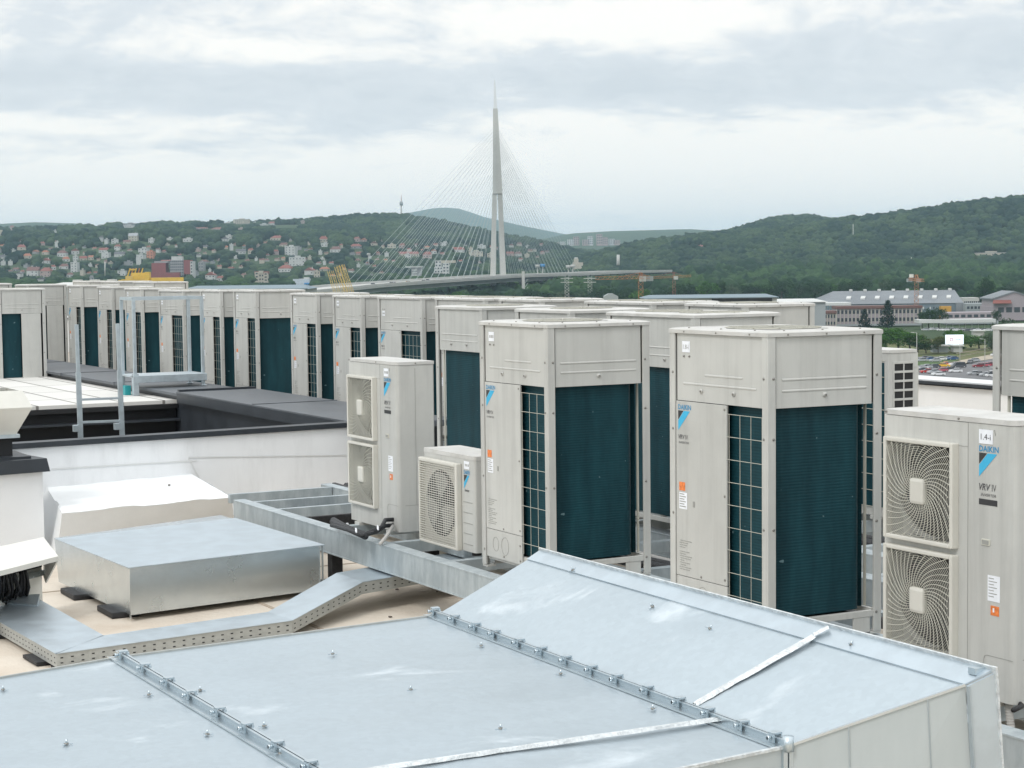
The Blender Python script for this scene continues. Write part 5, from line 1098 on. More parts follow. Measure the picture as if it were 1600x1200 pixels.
block(903, 416, 2700, [(-6, 10, 0, 6, 0, 14, mC, 0, 0, 'base'), (-4, 3, 6, 12, 2, 12, mC, 0, 0, 'drum'), (-3, 2, 12, 14, 4, 8, mW, 0, 0, 'dome')], 'pale church like building right of the bridge tower', 'church', 'church')
for i, (x, w, h) in enumerate(((894, 10, 9), (903, 9, 13), (918, 11, 8), (925, 8, 13), (939, 9, 16), (948, 8, 11), (958, 9, 8), (966, 10, 6), (872, 8, 5), (882, 8, 6))):
    dd0 = 5450.
    while dd0 < 7400 and pxof((*gp(x, dd0), terrain(x, dd0)))[1] > 384: dd0 += 25
    block(x, 383-(x-894)*.03, dd0, [(-w/2, w/2, 0, h, 0, 30, mP if i % 3 else mW, 4, 3, 'tower')], ['pale tower block in the far suburb right of the bridge, '+k for k in ('fourth from left', 'tall, fifth from left', 'squat, sixth from left', 'seventh from left', 'tallest of all', 'ninth, narrow', 'low, last but one', 'lowest at the right end', 'small, first at the left end, close to the cables', 'second from the left end')][i] if 0 else
          'pale tower block in the far suburb, '+('third', 'fourth', 'fifth', 'sixth', 'seventh', 'eighth', 'ninth', 'tenth', 'first', 'second')[i]+' from the left', group='far tower blocks', name='tower_block')
# labels that single each house out
def lab():
    zones = [(-50, 60, 'at the far left of the hillside'), (60, 118, 'well left of the yellow gantry'), (118, 180, 'on the hillside just left of the yellow gantry'), (180, 250, 'above the left half of the yellow gantry'), (250, 325, 'above the right half of the yellow gantry'),
             (325, 420, 'right of the yellow gantry'), (420, 480, 'right of the tall villa'), (480, 545, 'above the yellow jib poles'), (545, 660, 'behind the left stay cables'), (660, 770, 'left of the bridge tower behind the cables'), (770, 1000, 'just right of the bridge tower'), (1000, 1300, 'in the wood of the right hill'), (1300, 1700, 'in the wood at the right edge')]
    groups = {}
    for r, e, d in recs:
        z = next(q[2] for q in zones if q[0] <= r[0] < q[1]); tier = 'on the skyline' if r[1] < 362 else 'high up' if r[1] < 384 else 'mid slope' if r[1] < 408 else 'low down'
        if r[0] > 1000: tier = 'long'
        look = CN.get(r[4], 'brick')+(' flat roofed' if r[5] is None else ' '+RN.get(r[5], 'grey')+' roofed')+(' tower' if r[3] > r[2]*1.25 else ' block' if r[2] > 18 else ' house')
        groups.setdefault((look, tier, z), []).append((r[0], e))
    for (look, tier, z), l in groups.items():
        l.sort(key=lambda q: q[0])
        for i, (x, e) in enumerate(l):
            e['label'] = look+(', '+('left' if i == 0 else 'right') if len(l) == 2 else ', '+ordn[i]+' from left' if len(l) > 2 else '')+(' one' if len(l) == 2 else '')+', '+tier+', '+z
            if len(e['label'].replace(',', '').split()) > 16: e['label'] = e['label'].replace(' on the hillside', '').replace(', farther side', '').replace('at the far left', 'far left').replace(' of the yellow gantry', ' of yellow gantry').replace(' of the bridge tower behind the cables', ' of the bridge tower')
lab()

# scatter woodland crowns over the visible slopes
rng = random.Random(42); slope = []; belt = []
import collections
vis = {}
def yterr(px, d, add=0): x, y = gp(px, d); return pxof((x, y, terrain(px, d)+add))[1]
step = 0
for pxi in range(-60, 1680, 6):
    ymin = 1e9; prof = []
    d = 1550.
    while d < 4420:
        yy = yterr(pxi, d, 10); prof.append((d, yy, yy < ymin+2.2)); ymin = min(ymin, yy); d += 40
    vis[pxi] = prof
def visible(px, d):
    k = int(round(px/6.0))*6; k = max(-60, min(1674, k)); pr = vis[k]; i = min(len(pr)-1, max(0, int((d-1550)/40))); return pr[i][2] or pr[min(i+1, len(pr)-1)][2]
byz = collections.defaultdict(list)
for c in clear: byz[int(c[0]//20)].append(c)
def blocked(px, d, r):
    k = int(px//20)
    for j in (k-1, k, k+1):
        for (cx, cd, w) in byz.get(j, ()):
            lat = abs(px-cx)*cd/FPX
            if lat < w*.5+r*.7 and -46 < cd-d < 70 and not (d > cd+w*.8+6): return True
            if lat < w*.5+r*.2 and abs(cd-d) < 14+w*.6: return True
    return False
HOUSEPX = collections.defaultdict(list)
for r_, e_, d_ in recs:
    for j in range(int((r_[0]-r_[2]/2)//10)-1, int((r_[0]+r_[2]/2)//10)+2): HOUSEPX[j].append((r_[0], r_[1], r_[2], r_[3], d_))
for c_ in ((270, 432, 70, 26, 2350), (411, 444, 24, 22, 2330), (649, 432, 28, 17, 2360), (694, 430, 36, 24, 2380), (475, 449, 28, 14, 2100), (903, 415, 16, 12, 2700)):
    for j in range(int((c_[0]-c_[2]/2)//10)-1, int((c_[0]+c_[2]/2)//10)+2): HOUSEPX[j].append(c_)
for x_ in range(868, 1070, 8):
    for j in range(int((x_-4)//10)-1, int((x_+4)//10)+2): HOUSEPX[j].append((x_, 431-(x_-868)*.016, 9, 8, 2320))
def fit(px, d, r, h):                       # garden trees in front of a house stay below its sills
    rp = r*FPX/d*.8; k = int(px//10)
    for j in (k-1, k, k+1):
        for (hx, hy, hw, hh, hd) in HOUSEPX.get(j, ()):
            if hd > d and abs(px-hx) < hw/2+rp*.7:
                base = atd(hx, hy-hh*.12, d).z-terrain(px, d); h = min(h, base/.95)
    return h
d = 1560.
while d < 4400:
    sp = 9.8+ (d-1500)*.0011
    pxs = -55.
    while pxs < 1660:
        px = pxs+rng.uniform(-.5, .5)*sp*FPX/d; dd_ = d+rng.uniform(-.5, .5)*sp*1.6; pxs += sp*FPX/d
        if not visible(px, dd_): continue
        town = px < 860 and 2100 < dd_ < 3350
        if town and rng.random() < .18: continue
        if dd_ < 2050 and px < 600: 
            if rng.random() < .3: continue
        r = sp*rng.uniform(.42, .78); h = r*rng.uniform(1.4, 2.0)
        if dd_ < 2300 and px > 860:
            if rng.random() < .35: continue
            h = rng.uniform(14, 26); r = rng.uniform(6, 12)
        elif dd_ < 2300 and px > 560: h = rng.uniform(9, 17); r = rng.uniform(5, 9)
        if blocked(px, dd_, r): continue
        if px < 1075:
            if px < 600 and dd_ < 2300: h = rng.uniform(5, 9)
            h = fit(px, dd_, r, h)
            if h < 3: continue
            r = min(r, h*.9)
        x, y = gp(px, dd_); nn = noise.noise(Vector((px*.02, dd_*.004, 5)))
        hue = min(1, max(0, .42+nn*1.0+rng.gauss(0, .27))); z = terrain(px, dd_)
        (belt if (dd_ < 2300) else slope).append((x, y, z-h*.12, r, h, hue))
    d += sp*1.35
print('crowns', len(slope), len(belt))
wood('hill_woods', slope, M_WOOD, 1, 'dense green woods covering the hills and gardens beyond the river')
wood('riverside_woods', belt, M_WOODB, 2, 'belt of dark green riverside trees beyond the bridge and halls')

# ------------------------------------------------------------------ haze
def haze():
    m = bpy.data.materials.new('haze air'); m.use_nodes = True; t = m.node_tree; t.nodes.clear()
    o = t.nodes.new('ShaderNodeOutputMaterial'); v = t.nodes.new('ShaderNodeVolumePrincipled'); v.inputs['Color'].default_value = (.60, .82, 1.0, 1); v.inputs['Density'].default_value = HAZE; v.inputs['Anisotropy'].default_value = .2
    t.links.new(v.outputs[0], o.inputs['Volume']); b = MB(); b.box((-14600, -2700, -2.0), (14600, 16600, 450), m); o_ = b.build('haze'); tag(o_, 'thin pale bluish air that fades the far hills', 'haze', kind='stuff')
HAZE = 6.2e-5
haze()
# ------------------------------------------------------------------ cable stayed bridge
M_CONC = mat('pale concrete', (.46, .46, .44), .8, var=.05, scale=.05); M_CONCD = mat('bridge girder grey', (.30, .33, .34), .7, var=.05, scale=.05); M_STAY = mat('stay cable grey', (.42, .47, .48), .6)
M_NEEDLE = mat('steel needle', (.66, .68, .69), .35, metal=.3)
PD = 1718.; pb = atd(777, 432, PD); deckz = pb.z
L_ = atd(555, 447, 1400.); dirL = (L_-pb); R_ = atd(893, 428.5, 1925.); dirR = R_-pb
tbv = empty('cable_stayed_bridge', (0, 0, 0), 0, 'long cable stayed bridge with a single tapering concrete tower and needle tip', 'bridge')
s = PD/FPX; tz = atd(774, 170, PD).z; nz_ = atd(773, 125, PD).z; jz = atd(777, 303, PD).z
ax = Vector((dirR.x, dirR.y, 0)).normalized(); tr = Vector((-ax.y, ax.x, 0))          # along and across the deck
def sect(c, hw, hl): return [c+RT*(sx*hw)+FW*(sy*hl) for sx, sy in ((-1, -1), (1, -1), (1, 1), (-1, 1))]
b = MB(); c0 = atd(777.5, 303, PD); c1 = atd(774, 170, PD); cm = atd(776, 240, PD)
b.hull8(sect(c0, 7.6*s, 6), sect(cm, 5.6*s, 5), M_CONC); b.hull8(sect(cm, 5.6*s, 5), sect(c1, 3.6*s, 3), M_CONC); b.build('tower_shaft', tbv)
b = MB(); b.hull8(sect(c1, 3.0*s, 2.5), sect(atd(773, 125, PD), .6*s, .5), M_NEEDLE); b.build('needle', tbv)
for (xt, xb_, w0, w1) in ((772.8, 770.2, 3.3, 4.4), (781.5, 786.5, 3.4, 4.6)):
    b = MB(); top = atd(xt, 303.5, PD); bt = atd(xb_, 436, PD); bt2 = Vector((bt.x, bt.y, 2)); b.hull8(sect(bt, w1*s, 5), sect(top, w0*s, 5), M_CONC); b.hull8(sect(bt2, w1*s*1.15, 6), sect(bt+Vector((0, 0, -3)), w1*s*1.1, 5.5), M_CONCD); b.build('tower_leg', tbv)
path = [atd(430, 459, 1235), atd(500, 452.5, 1320), L_, atd(640, 441, 1510), atd(720, 435.8, 1630), pb, atd(830, 430.4, 1815), R_, atd(960, 425.2, 2080), atd(1025, 424, 2230)]
def ribbon(name, off0, off1, z0, z1, m, par, cat=None):
    b = MB(); n = len(path); vs = []
    for i, p in enumerate(path):
        t = (path[min(i+1, n-1)]-path[max(i-1, 0)]); t.z = 0; t.normalize(); w = Vector((-t.y, t.x, 0)); vs += [p+w*off0+Vector((0, 0, z0)), p+w*off1+Vector((0, 0, z0)), p+w*off1+Vector((0, 0, z1)), p+w*off0+Vector((0, 0, z1))]
    fs = [(i*4+j, i*4+(j+1) % 4, i*4+4+(j+1) % 4, i*4+4+j) for i in range(n-1) for j in range(4)]+[(3, 2, 1, 0), ((n-1)*4, (n-1)*4+1, (n-1)*4+2, (n-1)*4+3)]
    b.add(vs, fs, m); return b.build(name, par)
ribbon('deck', -20, 20, -1.2, 0, M_CONC, tbv); ribbon('girder', -13, 13, -5.0, -1.21, M_CONCD, tbv); ribbon('railing', -20.2, -19.9, .01, 1.7, M_CONC, tbv); ribbon('railing', 19.9, 20.2, .01, 1.7, M_CONC, tbv)
NS = 20
for side, (E_, nst) in enumerate(((L_, NS), (R_, 20))):
    for k in range(nst):
        f = (k+1.2)/(nst+.2); zt_ = jz+(atd(774, 196, PD).z-jz)*((k+.5)/nst)
        base = pb+(E_-pb)*f
        for sg in (-1, 1):
            b = MB(); P1 = base+tr*sg*9+Vector((0, 0, .5)); T1 = Vector((pb.x, pb.y, zt_))+tr*sg*1.5; b.tube([T1, P1], .105, M_STAY, 4, True, None, False); b.build('stay_cable', tbv)
for (px, py) in ((815, 430.5), (846, 430), (893, 428.5), (940, 426.5), (1000, 424)):
    d = {815: 1790, 846: 1840, 893: 1925, 940: 2030, 1000: 2160, 1060: 2290}[px]; p = atd(px, py, d); b = MB(); b.hull8(sect(Vector((p.x, p.y, 0)), 2.6, 5), sect(Vector((p.x, p.y, p.z-5)), 2.6, 5), M_CONC); b.build('pier', tbv)
for (px, py, d) in ((520, 452, 1345), (460, 457, 1260), (600, 444, 1450)):
    p = atd(px, py, d); b = MB(); b.hull8(sect(Vector((p.x, p.y, 0)), 2.2, 5), sect(Vector((p.x, p.y, p.z-5)), 2.2, 5), M_CONCD); b.build('pier', tbv)
# stair tower beside the deck
b = MB(); p = atd(820, 458, 1640); t_ = atd(820, 424, 1640)
for (w0, w1, m) in ((-4.3, .2, M_CONC),):
    b.hull8([Vector((p.x, p.y, 0))+RT*w0*s+FW*a for a in (-3,)]+[Vector((p.x, p.y, 0))+RT*w1*s+FW*-3, Vector((p.x, p.y, 0))+RT*w1*s+FW*3, Vector((p.x, p.y, 0))+RT*w0*s+FW*3], [Vector((p.x, p.y, t_.z))+RT*w0*s+FW*-3, Vector((p.x, p.y, t_.z))+RT*w1*s+FW*-3, Vector((p.x, p.y, t_.z))+RT*w1*s+FW*3, Vector((p.x, p.y, t_.z))+RT*w0*s+FW*3], m)
st = empty('stair_tower', (0, 0, 0), 0, 'white stair tower with dark zigzag stairs beside the bridge deck, right of its tower', 'tower'); b.build('wall', st)
b = MB()
for k in range(6): z = 3+k*3.6; a = Vector((p.x, p.y, z)); b.bar(a+RT*.3*s-FW*3, a+RT*4.2*s-FW*3+Vector((0, 0, 3.2)), 1.2, .5, M_CONCD); b.bar(a+RT*4.2*s-FW*1+Vector((0, 0, 3.2)), a+RT*4.2*s-FW*3+Vector((0, 0, 3.2)), 1.2, .3, M_CONC)
b.bar(Vector((p.x, p.y, 0))+RT*4.4*s-FW*3, Vector((p.x, p.y, 25))+RT*4.4*s-FW*3, .5, .5, M_CONC); b.build('stairs', st)
# ------------------------------------------------------------------ vehicles
M_TYRE = mat('tyre', (.02, .02, .022), .8); M_CGL = mat('car glass', (.02, .025, .03), .12); M_LAMP = mat('lamp glass', (.6, .6, .58), .2)
CARM = {}
CARCOL = {'white': (.72, .73, .74), 'silver': (.42, .44, .46), 'dark grey': (.08, .085, .095), 'blue': (.03, .09, .22), 'dark red': (.22, .02, .03), 'red': (.50, .04, .03), 'orange red': (.62, .10, .03), 'yellow': (.75, .45, .03), 'black': (.02, .02, .025), 'pink red': (.45, .10, .13)}
CPROTO = {}
def car(col, van=False):
    k = (col, van)
    if k in CPROTO: return copy_tree(CPROTO[k])
    m = CARM.setdefault(col, mat('car paint '+col, CARCOL[col], .3)); e = empty('parked_car'); Ln, W = (4.4, 1.78) if not van else (5.0, 1.95); H = 1.45 if not van else 2.0
    prof = [(-Ln/2, .35), (-Ln/2+.05, .75), (-Ln/2+.25, .88), (-Ln/2+1.15, .98), (-Ln/2+1.25, .98), (Ln/2-.75, 1.02), (Ln/2-.05, .92), (Ln/2, .4), (Ln/2-.1, .28), (-Ln/2+.1, .28)]
    b = MB(); b.prism([(x, -W/2, z) for x, z in prof], (0, W, 0), m); bo = b.build('body', e)
    x0, x1 = (-Ln/2+1.1, Ln/2-.35) if not van else (-Ln/2+.6, Ln/2-.05)
    b = MB(); b.hull8([(x0, -W/2+.06, .97), (x1, -W/2+.06, .99), (x1, W/2-.06, .99), (x0, W/2-.06, .97)], [(x0+.75, -W/2+.22, H-.04), (x1-.5, -W/2+.22, H-.04), (x1-.5, W/2-.22, H-.04), (x0+.75, W/2-.22, H-.04)], M_CGL); b.build('windows', e)
    b = MB(); b.hull8([(x0+.72, -W/2+.19, H-.045), (x1-.46, -W/2+.19, H-.045), (x1-.46, W/2-.19, H-.045), (x0+.72, W/2-.19, H-.045)], [(x0+.85, -W/2+.26, H+.01), (x1-.6, -W/2+.26, H+.01), (x1-.6, W/2-.26, H+.01), (x0+.85, W/2-.26, H+.01)], m); b.build('roof', e)
    for x in (-Ln/2+.85, Ln/2-.85):
        for sy in (-1, 1): b = MB(); b.cyl((x, sy*(W/2-.2), .32), .32, sy*.21, M_TYRE, 12, 'y'); b.cyl((x, sy*(W/2+.011), .32), .19, sy*.004, M_LAMP, 10, 'y'); b.build('wheel', e)
    for sy in (-1, 1): b = MB(); b.box((-Ln/2-.01, sy*.55-.2, .62), (-Ln/2+.08, sy*.55+.2, .76), M_LAMP); b.build('headlight', e)
    CPROTO[k] = e; return e
def place_car(px, py, col, rz, label, van=False, group='cars in the car park', z=None, d=None):
    e = car(col, van); p = atz(px, py, -CZ+.03) if d is None else atd(px, py, d)
    e.location = p; e.rotation_euler = (0, 0, -HEAD+rz); tag(e, label, 'car' if not van else 'van', group); return e
# car park and roads
PARK = [(1300, 548), (1440, 546), (1520, 556), (1600, 560), (1760, 560), (1760, 640), (1300, 640)]
b = MB(); b.poly([atz(x, y, -CZ+.05+.05) for x, y in [(1240, 640), (1900, 640), (1900, 556), (1600, 562), (1560, 559), (1500, 571), (1478, 566), (1432, 560), (1240, 560)]], M_ASPH); structure('car_park', b)
b = MB(); b.poly([atz(x, y, -CZ+.16) for x, y in [(1484, 566), (1560, 551.5), (1600, 549), (1600, 556), (1560, 559), (1500, 569)]], M_DIRT); structure('gravel_track', b)
b = MB(); b.poly([atz(x, y, -CZ+.16) for x, y in [(1380, 571), (1440, 571.5), (1500, 564), (1490, 560.5), (1432, 561), (1380, 561)]], leafmat('verge grass', (.05, .10, .03), (.09, .13, .05), .2)); structure('grass_verge', b)
b = MB(); b.poly([atz(x, y, -CZ+.10) for x, y in [(1240, 559.5), (1478, 557), (1490, 560.4), (1432, 560.8), (1240, 561)]], M_ASPH); structure('road', b)
for i, (px, py, col, rz, van, lb) in enumerate([
 (1440, 565, 'silver', .3, 0, 'silver car in the upper parking line, first from the left'), (1452, 563, 'blue', .5, 0, 'blue car in the upper parking line between silver cars'), (1461, 565.5, 'silver', .2, 0, 'silver car in the upper parking line, third from the left'), (1470, 563, 'white', .4, 0, 'white car in the upper parking line before the blue pair'),
 (1482, 562, 'blue', .1, 0, 'blue car at the right end of the upper line, left one of two'), (1488, 562.5, 'blue', .3, 0, 'blue car at the right end of the upper line, right one of two'), (1444, 562, 'dark grey', .2, 0, 'dark car in the upper line hidden behind the silver first one'),
 (1440, 577, 'white', .1, 0, 'white car left of the dark blue car in the middle line'), (1447, 575.5, 'silver', .2, 0, 'silver car in the middle line beside the fan unit edge'), (1459, 575, 'dark grey', .1, 0, 'dark grey car left of the yellow taxi'), (1475, 573.5, 'yellow', 2.9, 0, 'bright yellow car in the middle of the car park'),
 (1480, 571.5, 'orange red', 2.8, 0, 'orange roofed car behind the yellow one'), (1498, 574.5, 'dark grey', .2, 1, 'dark grey van right of the yellow car'), (1492, 572, 'white', .2, 0, 'white car just behind the dark grey van'),
 (1448, 583, 'red', .1, 0, 'red car lower left above the white parapet'), (1441, 580.5, 'dark grey', .1, 0, 'dark car left of the lower red one'), (1459, 583.5, 'silver', .3, 0, 'silver car just right of the lower red one'), (1471, 581, 'pink red', .5, 0, 'faded red car between silver and white cars'),
 (1482, 580, 'dark grey', .1, 0, 'dark car half hidden behind the lower white car'), (1493, 582, 'white', .05, 0, 'white car in the centre above the parapet'), (1466, 587, 'white', .1, 0, 'white roofed car cut off by the parapet at left'),
 (1516, 568, 'dark grey', 1.2, 0, 'dark car turned end on, left of the red trio'), (1522, 565.5, 'silver', .2, 0, 'silver car behind the red trio'), (1529, 574, 'dark red', .1, 0, 'dark red car, first of the red trio'), (1538, 573, 'pink red', .1, 0, 'lighter red car, middle of the red trio'), (1547, 572, 'dark red', .1, 0, 'dark red car, last of the red trio'),
 (1558, 556.5, 'white', .2, 1, 'white van on the gravel track'), (1570, 567, 'dark red', .1, 0, 'dark red car at the right, beside the cut cabinet'), (1566, 569, 'dark red', .1, 0, 'dark red car half hidden by the right one'),
 (1522, 586, 'silver', .1, 0, 'silver car low above the parapet'), (1531, 586.5, 'black', 1.3, 0, 'black car end on, low above the parapet'), (1552, 589, 'white', .05, 1, 'white van low above the parapet at the right'), (1561, 590, 'white', .05, 0, 'white car at the right end above the parapet'), (1541, 588, 'silver', .1, 0, 'silver car low left of the white van')]):
    place_car(px, py, col, rz, lb, bool(van))
rr = random.Random(7)
for i, (px, c) in enumerate(((615, 'white'), (622, 'yellow'), (628, 'yellow'), (639, 'white'), (647, 'silver'), (660, 'white'), (690, 'silver'), (565, 'white'), (575, 'silver'), (588, 'white'), (600, 'silver'))):
    for k in range(len(path)-1):
        pass
    # walk along the deck path to the wanted picture column
    best = None
    for k in range(len(path)-1):
        for q in range(60):
            P_ = path[k]+(path[k+1]-path[k])*(q/60); e_ = abs(pxof(P_)[0]-px)
            if best is None or e_ < best[0]: best = (e_, P_, path[k+1]-path[k])
    e = car(c, c == 'white' and i % 2 == 1); e.location = best[1]+Vector((0, 0, .02))+tr*(-13+4*(i % 3)); e.rotation_euler = (0, 0, math.atan2(best[2].y, best[2].x)+math.pi)
    tag(e, c+' vehicle on the bridge deck, '+['eighth', 'ninth', 'tenth', 'eleventh', 'twelfth', 'thirteenth', 'fourteenth', 'first', 'second', 'third', 'fourth'][i]+' among the traffic from the left' if 0 else c+' vehicle on the bridge deck, number '+['five', 'six', 'seven', 'eight', 'nine', 'ten', 'eleven', 'one', 'two', 'three', 'four'][i]+' in the line counted from the left', 'car', 'vehicles on the bridge deck')
# ------------------------------------------------------------------ yellow gantry, jib poles, tower cranes
M_YEL = mat('yellow steel', (.62, .42, .09), .5, var=.08, scale=.4); M_YEL2 = mat('faded yellow steel', (.55, .40, .14), .55); M_ORG = mat('orange steel', (.40, .17, .07), .5); M_RSTL = mat('rusty red steel', (.28, .10, .07), .6)
gd = 620.; s = gd/FPX; e = empty('gantry_crane', (atd(236, 447, gd).x, atd(236, 447, gd).y, 0), -HEAD, 'big yellow gantry crane with box girders behind the left cabinets', 'crane')
gz = atd(236, 447, gd).z
def gb(x0, x1, y0, y1, d0, d1, nm, m=M_YEL): b = MB(); b.box(((x0-236)*s, d0, gz+(447-y1)*s), ((x1-236)*s, d1, gz+(447-y0)*s), m, .02); return b.build(nm, e)
gb(195, 227, 436, 444, 0, 2.2, 'girder'); gb(234.2, 284, 434, 442.5, .3, 2, 'girder'); gb(227.2, 234, 425, 452, -.5, 2.5, 'leg'); b = MB(); b.box(((280-236)*s, .2, 0), ((286-236)*s, 1.8, gz+(447-434)*s), M_YEL); b.build('leg', e); b = MB(); b.box(((228-236)*s, 0, 0), ((233-236)*s, 2, gz-1.1), M_YEL); b.build('leg', e)
b = MB(); b.box(((190-236)*s, 0, 0), ((194-236)*s, 2, gz+(447-436)*s), M_YEL); b.build('leg', e)
gb(205, 226.8, 426, 435.6, .6, 1.8, 'winch_house'); gb(196, 207, 431, 435.8, .3, 2, 'winch_house', M_YEL2); gb(185, 194.8, 437, 446, .2, 2.4, 'counterweight'); gb(262, 267, 442.8, 449, .5, 1.5, 'bracket')
b = MB()
for k in range(5): x = (198+k*5-236)*s; b.bar((x, 1, gz+(447-434)*s), (x+5*s, 1, gz+(447-419)*s), .35, .35, M_ORG if k % 2 else M_YEL)
b.bar(((203-236)*s, 1, gz+(447-421)*s), ((212-236)*s, 1, gz+(447-421)*s), .6, .5, M_YEL); b.build('jib', e)
e = empty('floating_crane', (0, 0, 0), 0, 'cluster of slanting yellow lattice jib poles in front of the left end of the bridge', 'crane')
jd = 640.
for (x0, y0, x1, y1, w) in ((513, 424, 527, 470, .30), (519, 423, 534, 470, .30), (528, 415, 545, 470, .34), (532, 414, 549, 470, .34), (536, 413, 556, 470, .34), (524, 417, 541, 470, .30)):
    a, c = atd(x0, y0, jd), atd(x1, y1, jd); b = MB(); dd_ = (c-a); t = dd_.normalized(); w1 = RT*.35
    b.bar(a-w1, c-w1, w*.5, w*.5, M_YEL2); b.bar(a+w1, c+w1, w*.5, w*.5, M_YEL2); n = int(dd_.length/1.0)
    for k in range(n): p = a+dd_*k/n; q = a+dd_*(k+1)/n; sg = 1 if k % 2 else -1; b.bar(p-w1*sg, q+w1*sg, .09, .09, M_YEL2)
    b.build('lattice_pole', e)
p = atd(540, 470, jd); b = MB(); b.box((p.x-14, p.y-5, 0), (p.x+10, p.y+8, p.z+.5), M_CONCD); b.build('hull', e)
def lattice(b, a, c, w, m, n, side=None):
    a, c = Vector(a), Vector(c); t = (c-a).normalized(); u = Vector((0, 0, 1)) if abs(t.z) < .9 else RT; x = t.cross(u).normalized(); y = x.cross(t)
    cs = [x*w/2+y*w/2, -x*w/2+y*w/2, -x*w/2-y*w/2, x*w/2-y*w/2]
    for q in cs: b.bar(a+q, c+q, w*.13, w*.13, m)
    for k in range(n):
        for i in range(4):
            q0, q1 = cs[i], cs[(i+1) % 4]
            if k % 2: q0, q1 = q1, q0
            b.bar(a+(c-a)*(k/n)+q0, a+(c-a)*((k+1)/n)+q1, w*.07, w*.07, m)
def crane(xm, ytop, d, jx0, jy0, jx1, jy1, w, m, label, jm=None, d0=0, d1=0):
    e = empty('tower_crane', (0, 0, 0), 0, label, 'crane', 'tower cranes'); P = atd(xm, ytop, d); b = MB(); lattice(b, (P.x, P.y, 0), P, w, m, 16); b.build('mast', e)
    b = MB(); lattice(b, atd(jx0, jy0, d+d0), atd(jx1, jy1, d+d1), w*.6, jm or m, 22); b.build('jib', e)
    b = MB(); h = atd(xm, ytop-7, d); lattice(b, P, h, w*.6, m, 4); b.bar(h, atd(jx0*.5+xm*.5, (jy0+ytop)/2-.5, d+d0/2), .15, .15, m); b.bar(h, atd(jx1, jy1, d+d1), .15, .15, m); b.build('tower_head', e)
    b = MB(); q = atd(xm+3, ytop+1, d-1); b.box((q.x-1, q.y-1, q.z-1.5), (q.x+1, q.y+1, q.z+.6), M_CONC); b.build('cab', e)
    b = MB(); q = atd(jx1, jy1+1.5, d+d1); b.box((q.x-1.6, q.y-.8, q.z-1.2), (q.x+1.6, q.y+.8, q.z+.8), M_CONCD); b.build('counterweight', e)
crane(1001, 433, 760, 932, 434.5, 1014, 433, 1.9, M_ORG, 'thick orange lattice tower crane, nearest, with a long jib to the left', d0=-40, d1=4)
crane(1053, 432, 1150, 1080, 431, 1016, 434, 1.8, M_RSTL, 'thin rusty red tower crane with a flat jib, right of the orange one', jm=M_ORG)
crane(1432, 436, 1120, 1442, 438, 1421, 436, 2.4, M_ORG, 'orange tower crane seen end on, in front of the long blue grey hall', d0=-42, d1=14)
b = MB(); q = atd(1424, 431, 1112); b.box((q.x-.9, q.y-.9, q.z-1), (q.x+.9, q.y+.9, q.z+1), M_HOOD); b_ = b.build('crane_cab'); tag(b_, 'small white cab hanging at the end on crane top', 'cab')
# ------------------------------------------------------------------ masts and chimneys
def pole(name, px, y0, y1, d, r0, r1, m, label, cat):
    a, c = atd(px, y1, d), atd(px, y0, d); b = MB(); b.tube([(a.x, a.y, a.z), (c.x, c.y, c.z)], r0, m, 8, True, r1/r0); return tag(b.build(name), label, cat)
tv = empty('tv_tower', (0, 0, 0), 0, 'slim television tower on the wooded ridge left of the bridge', 'tower'); a = atd(627, 345, 4330); c = atd(627, 318, 4330); c2 = atd(627, 304, 4330)
b = MB(); b.tube([a, c], 2.0, M_CONC, 8, True, .8); b.build('shaft', tv); b = MB(); b.tube([atd(627, 321, 4330), atd(627, 315, 4330)], 4.0, M_CONCD, 10); b.build('pod', tv); b = MB(); b.tube([c, c2], .9, M_RSTL, 6, True, .4); b.build('antenna', tv)
pole('chimney', 966, 398, 417, 2600, 2.4, 2.2, M_CONC, 'white square pillar standing above the trees right of the bridge', 'chimney')
pole('radio_mast', 1333, 350, 375, 2900, .7, .5, M_CONC, 'thin pale mast in the wood of the right hill', 'mast')
pole('radio_mast', 1424, 402, 424, 2300, .8, .5, M_CONC, 'thin pale mast above the riverside trees behind the end on crane', 'mast')
pole('pole', 164, 409, 431, 2300, .9, .7, M_CONC, 'pale pole in the gardens left of the yellow gantry', 'pole')
for i, x in enumerate((886, 922)):
    e = empty('pylon', (0, 0, 0), 0, ['grey lattice pylon below the bridge deck, left one of two', 'grey lattice pylon below the bridge deck, right one of two'][i], 'pylon', 'pylons below the bridge'); b = MB(); q = atd(x, 470, 1500); lattice(b, (q.x, q.y, 0), (q.x, q.y, atd(x, 432, 1500).z), 3.2, M_CONC, 12); b.build('mast', e)
    b = MB(); 
    for zz in (435, 441): z_ = atd(x, zz, 1500).z; b.bar(Vector((q.x, q.y, z_))-RT*5, Vector((q.x, q.y, z_))+RT*5, .5, .5, M_CONC)
    b.build('crossarm', e)
for i, (x, y) in enumerate(((576, 399), (840, 418), (848, 417), (888, 419), (895, 418))):
    q = atd(x, y, 2050 if x > 800 else 2700); b = MB(); b.cyl(q, 2.6, 3.2, M_CONC if x != 848 else mBL, 10); b.cyl(q+Vector((0, 0, -14)), .6, 14, M_CONC, 6); tag(b.build('water_tank'), ['small white tank on the slope behind the left stays', 'white round tank just right of the bridge tower base', 'blue topped tank right of the bridge tower base', 'white tank farther right above the deck, left one', 'white tank farther right above the deck, right one'][i], 'tank')
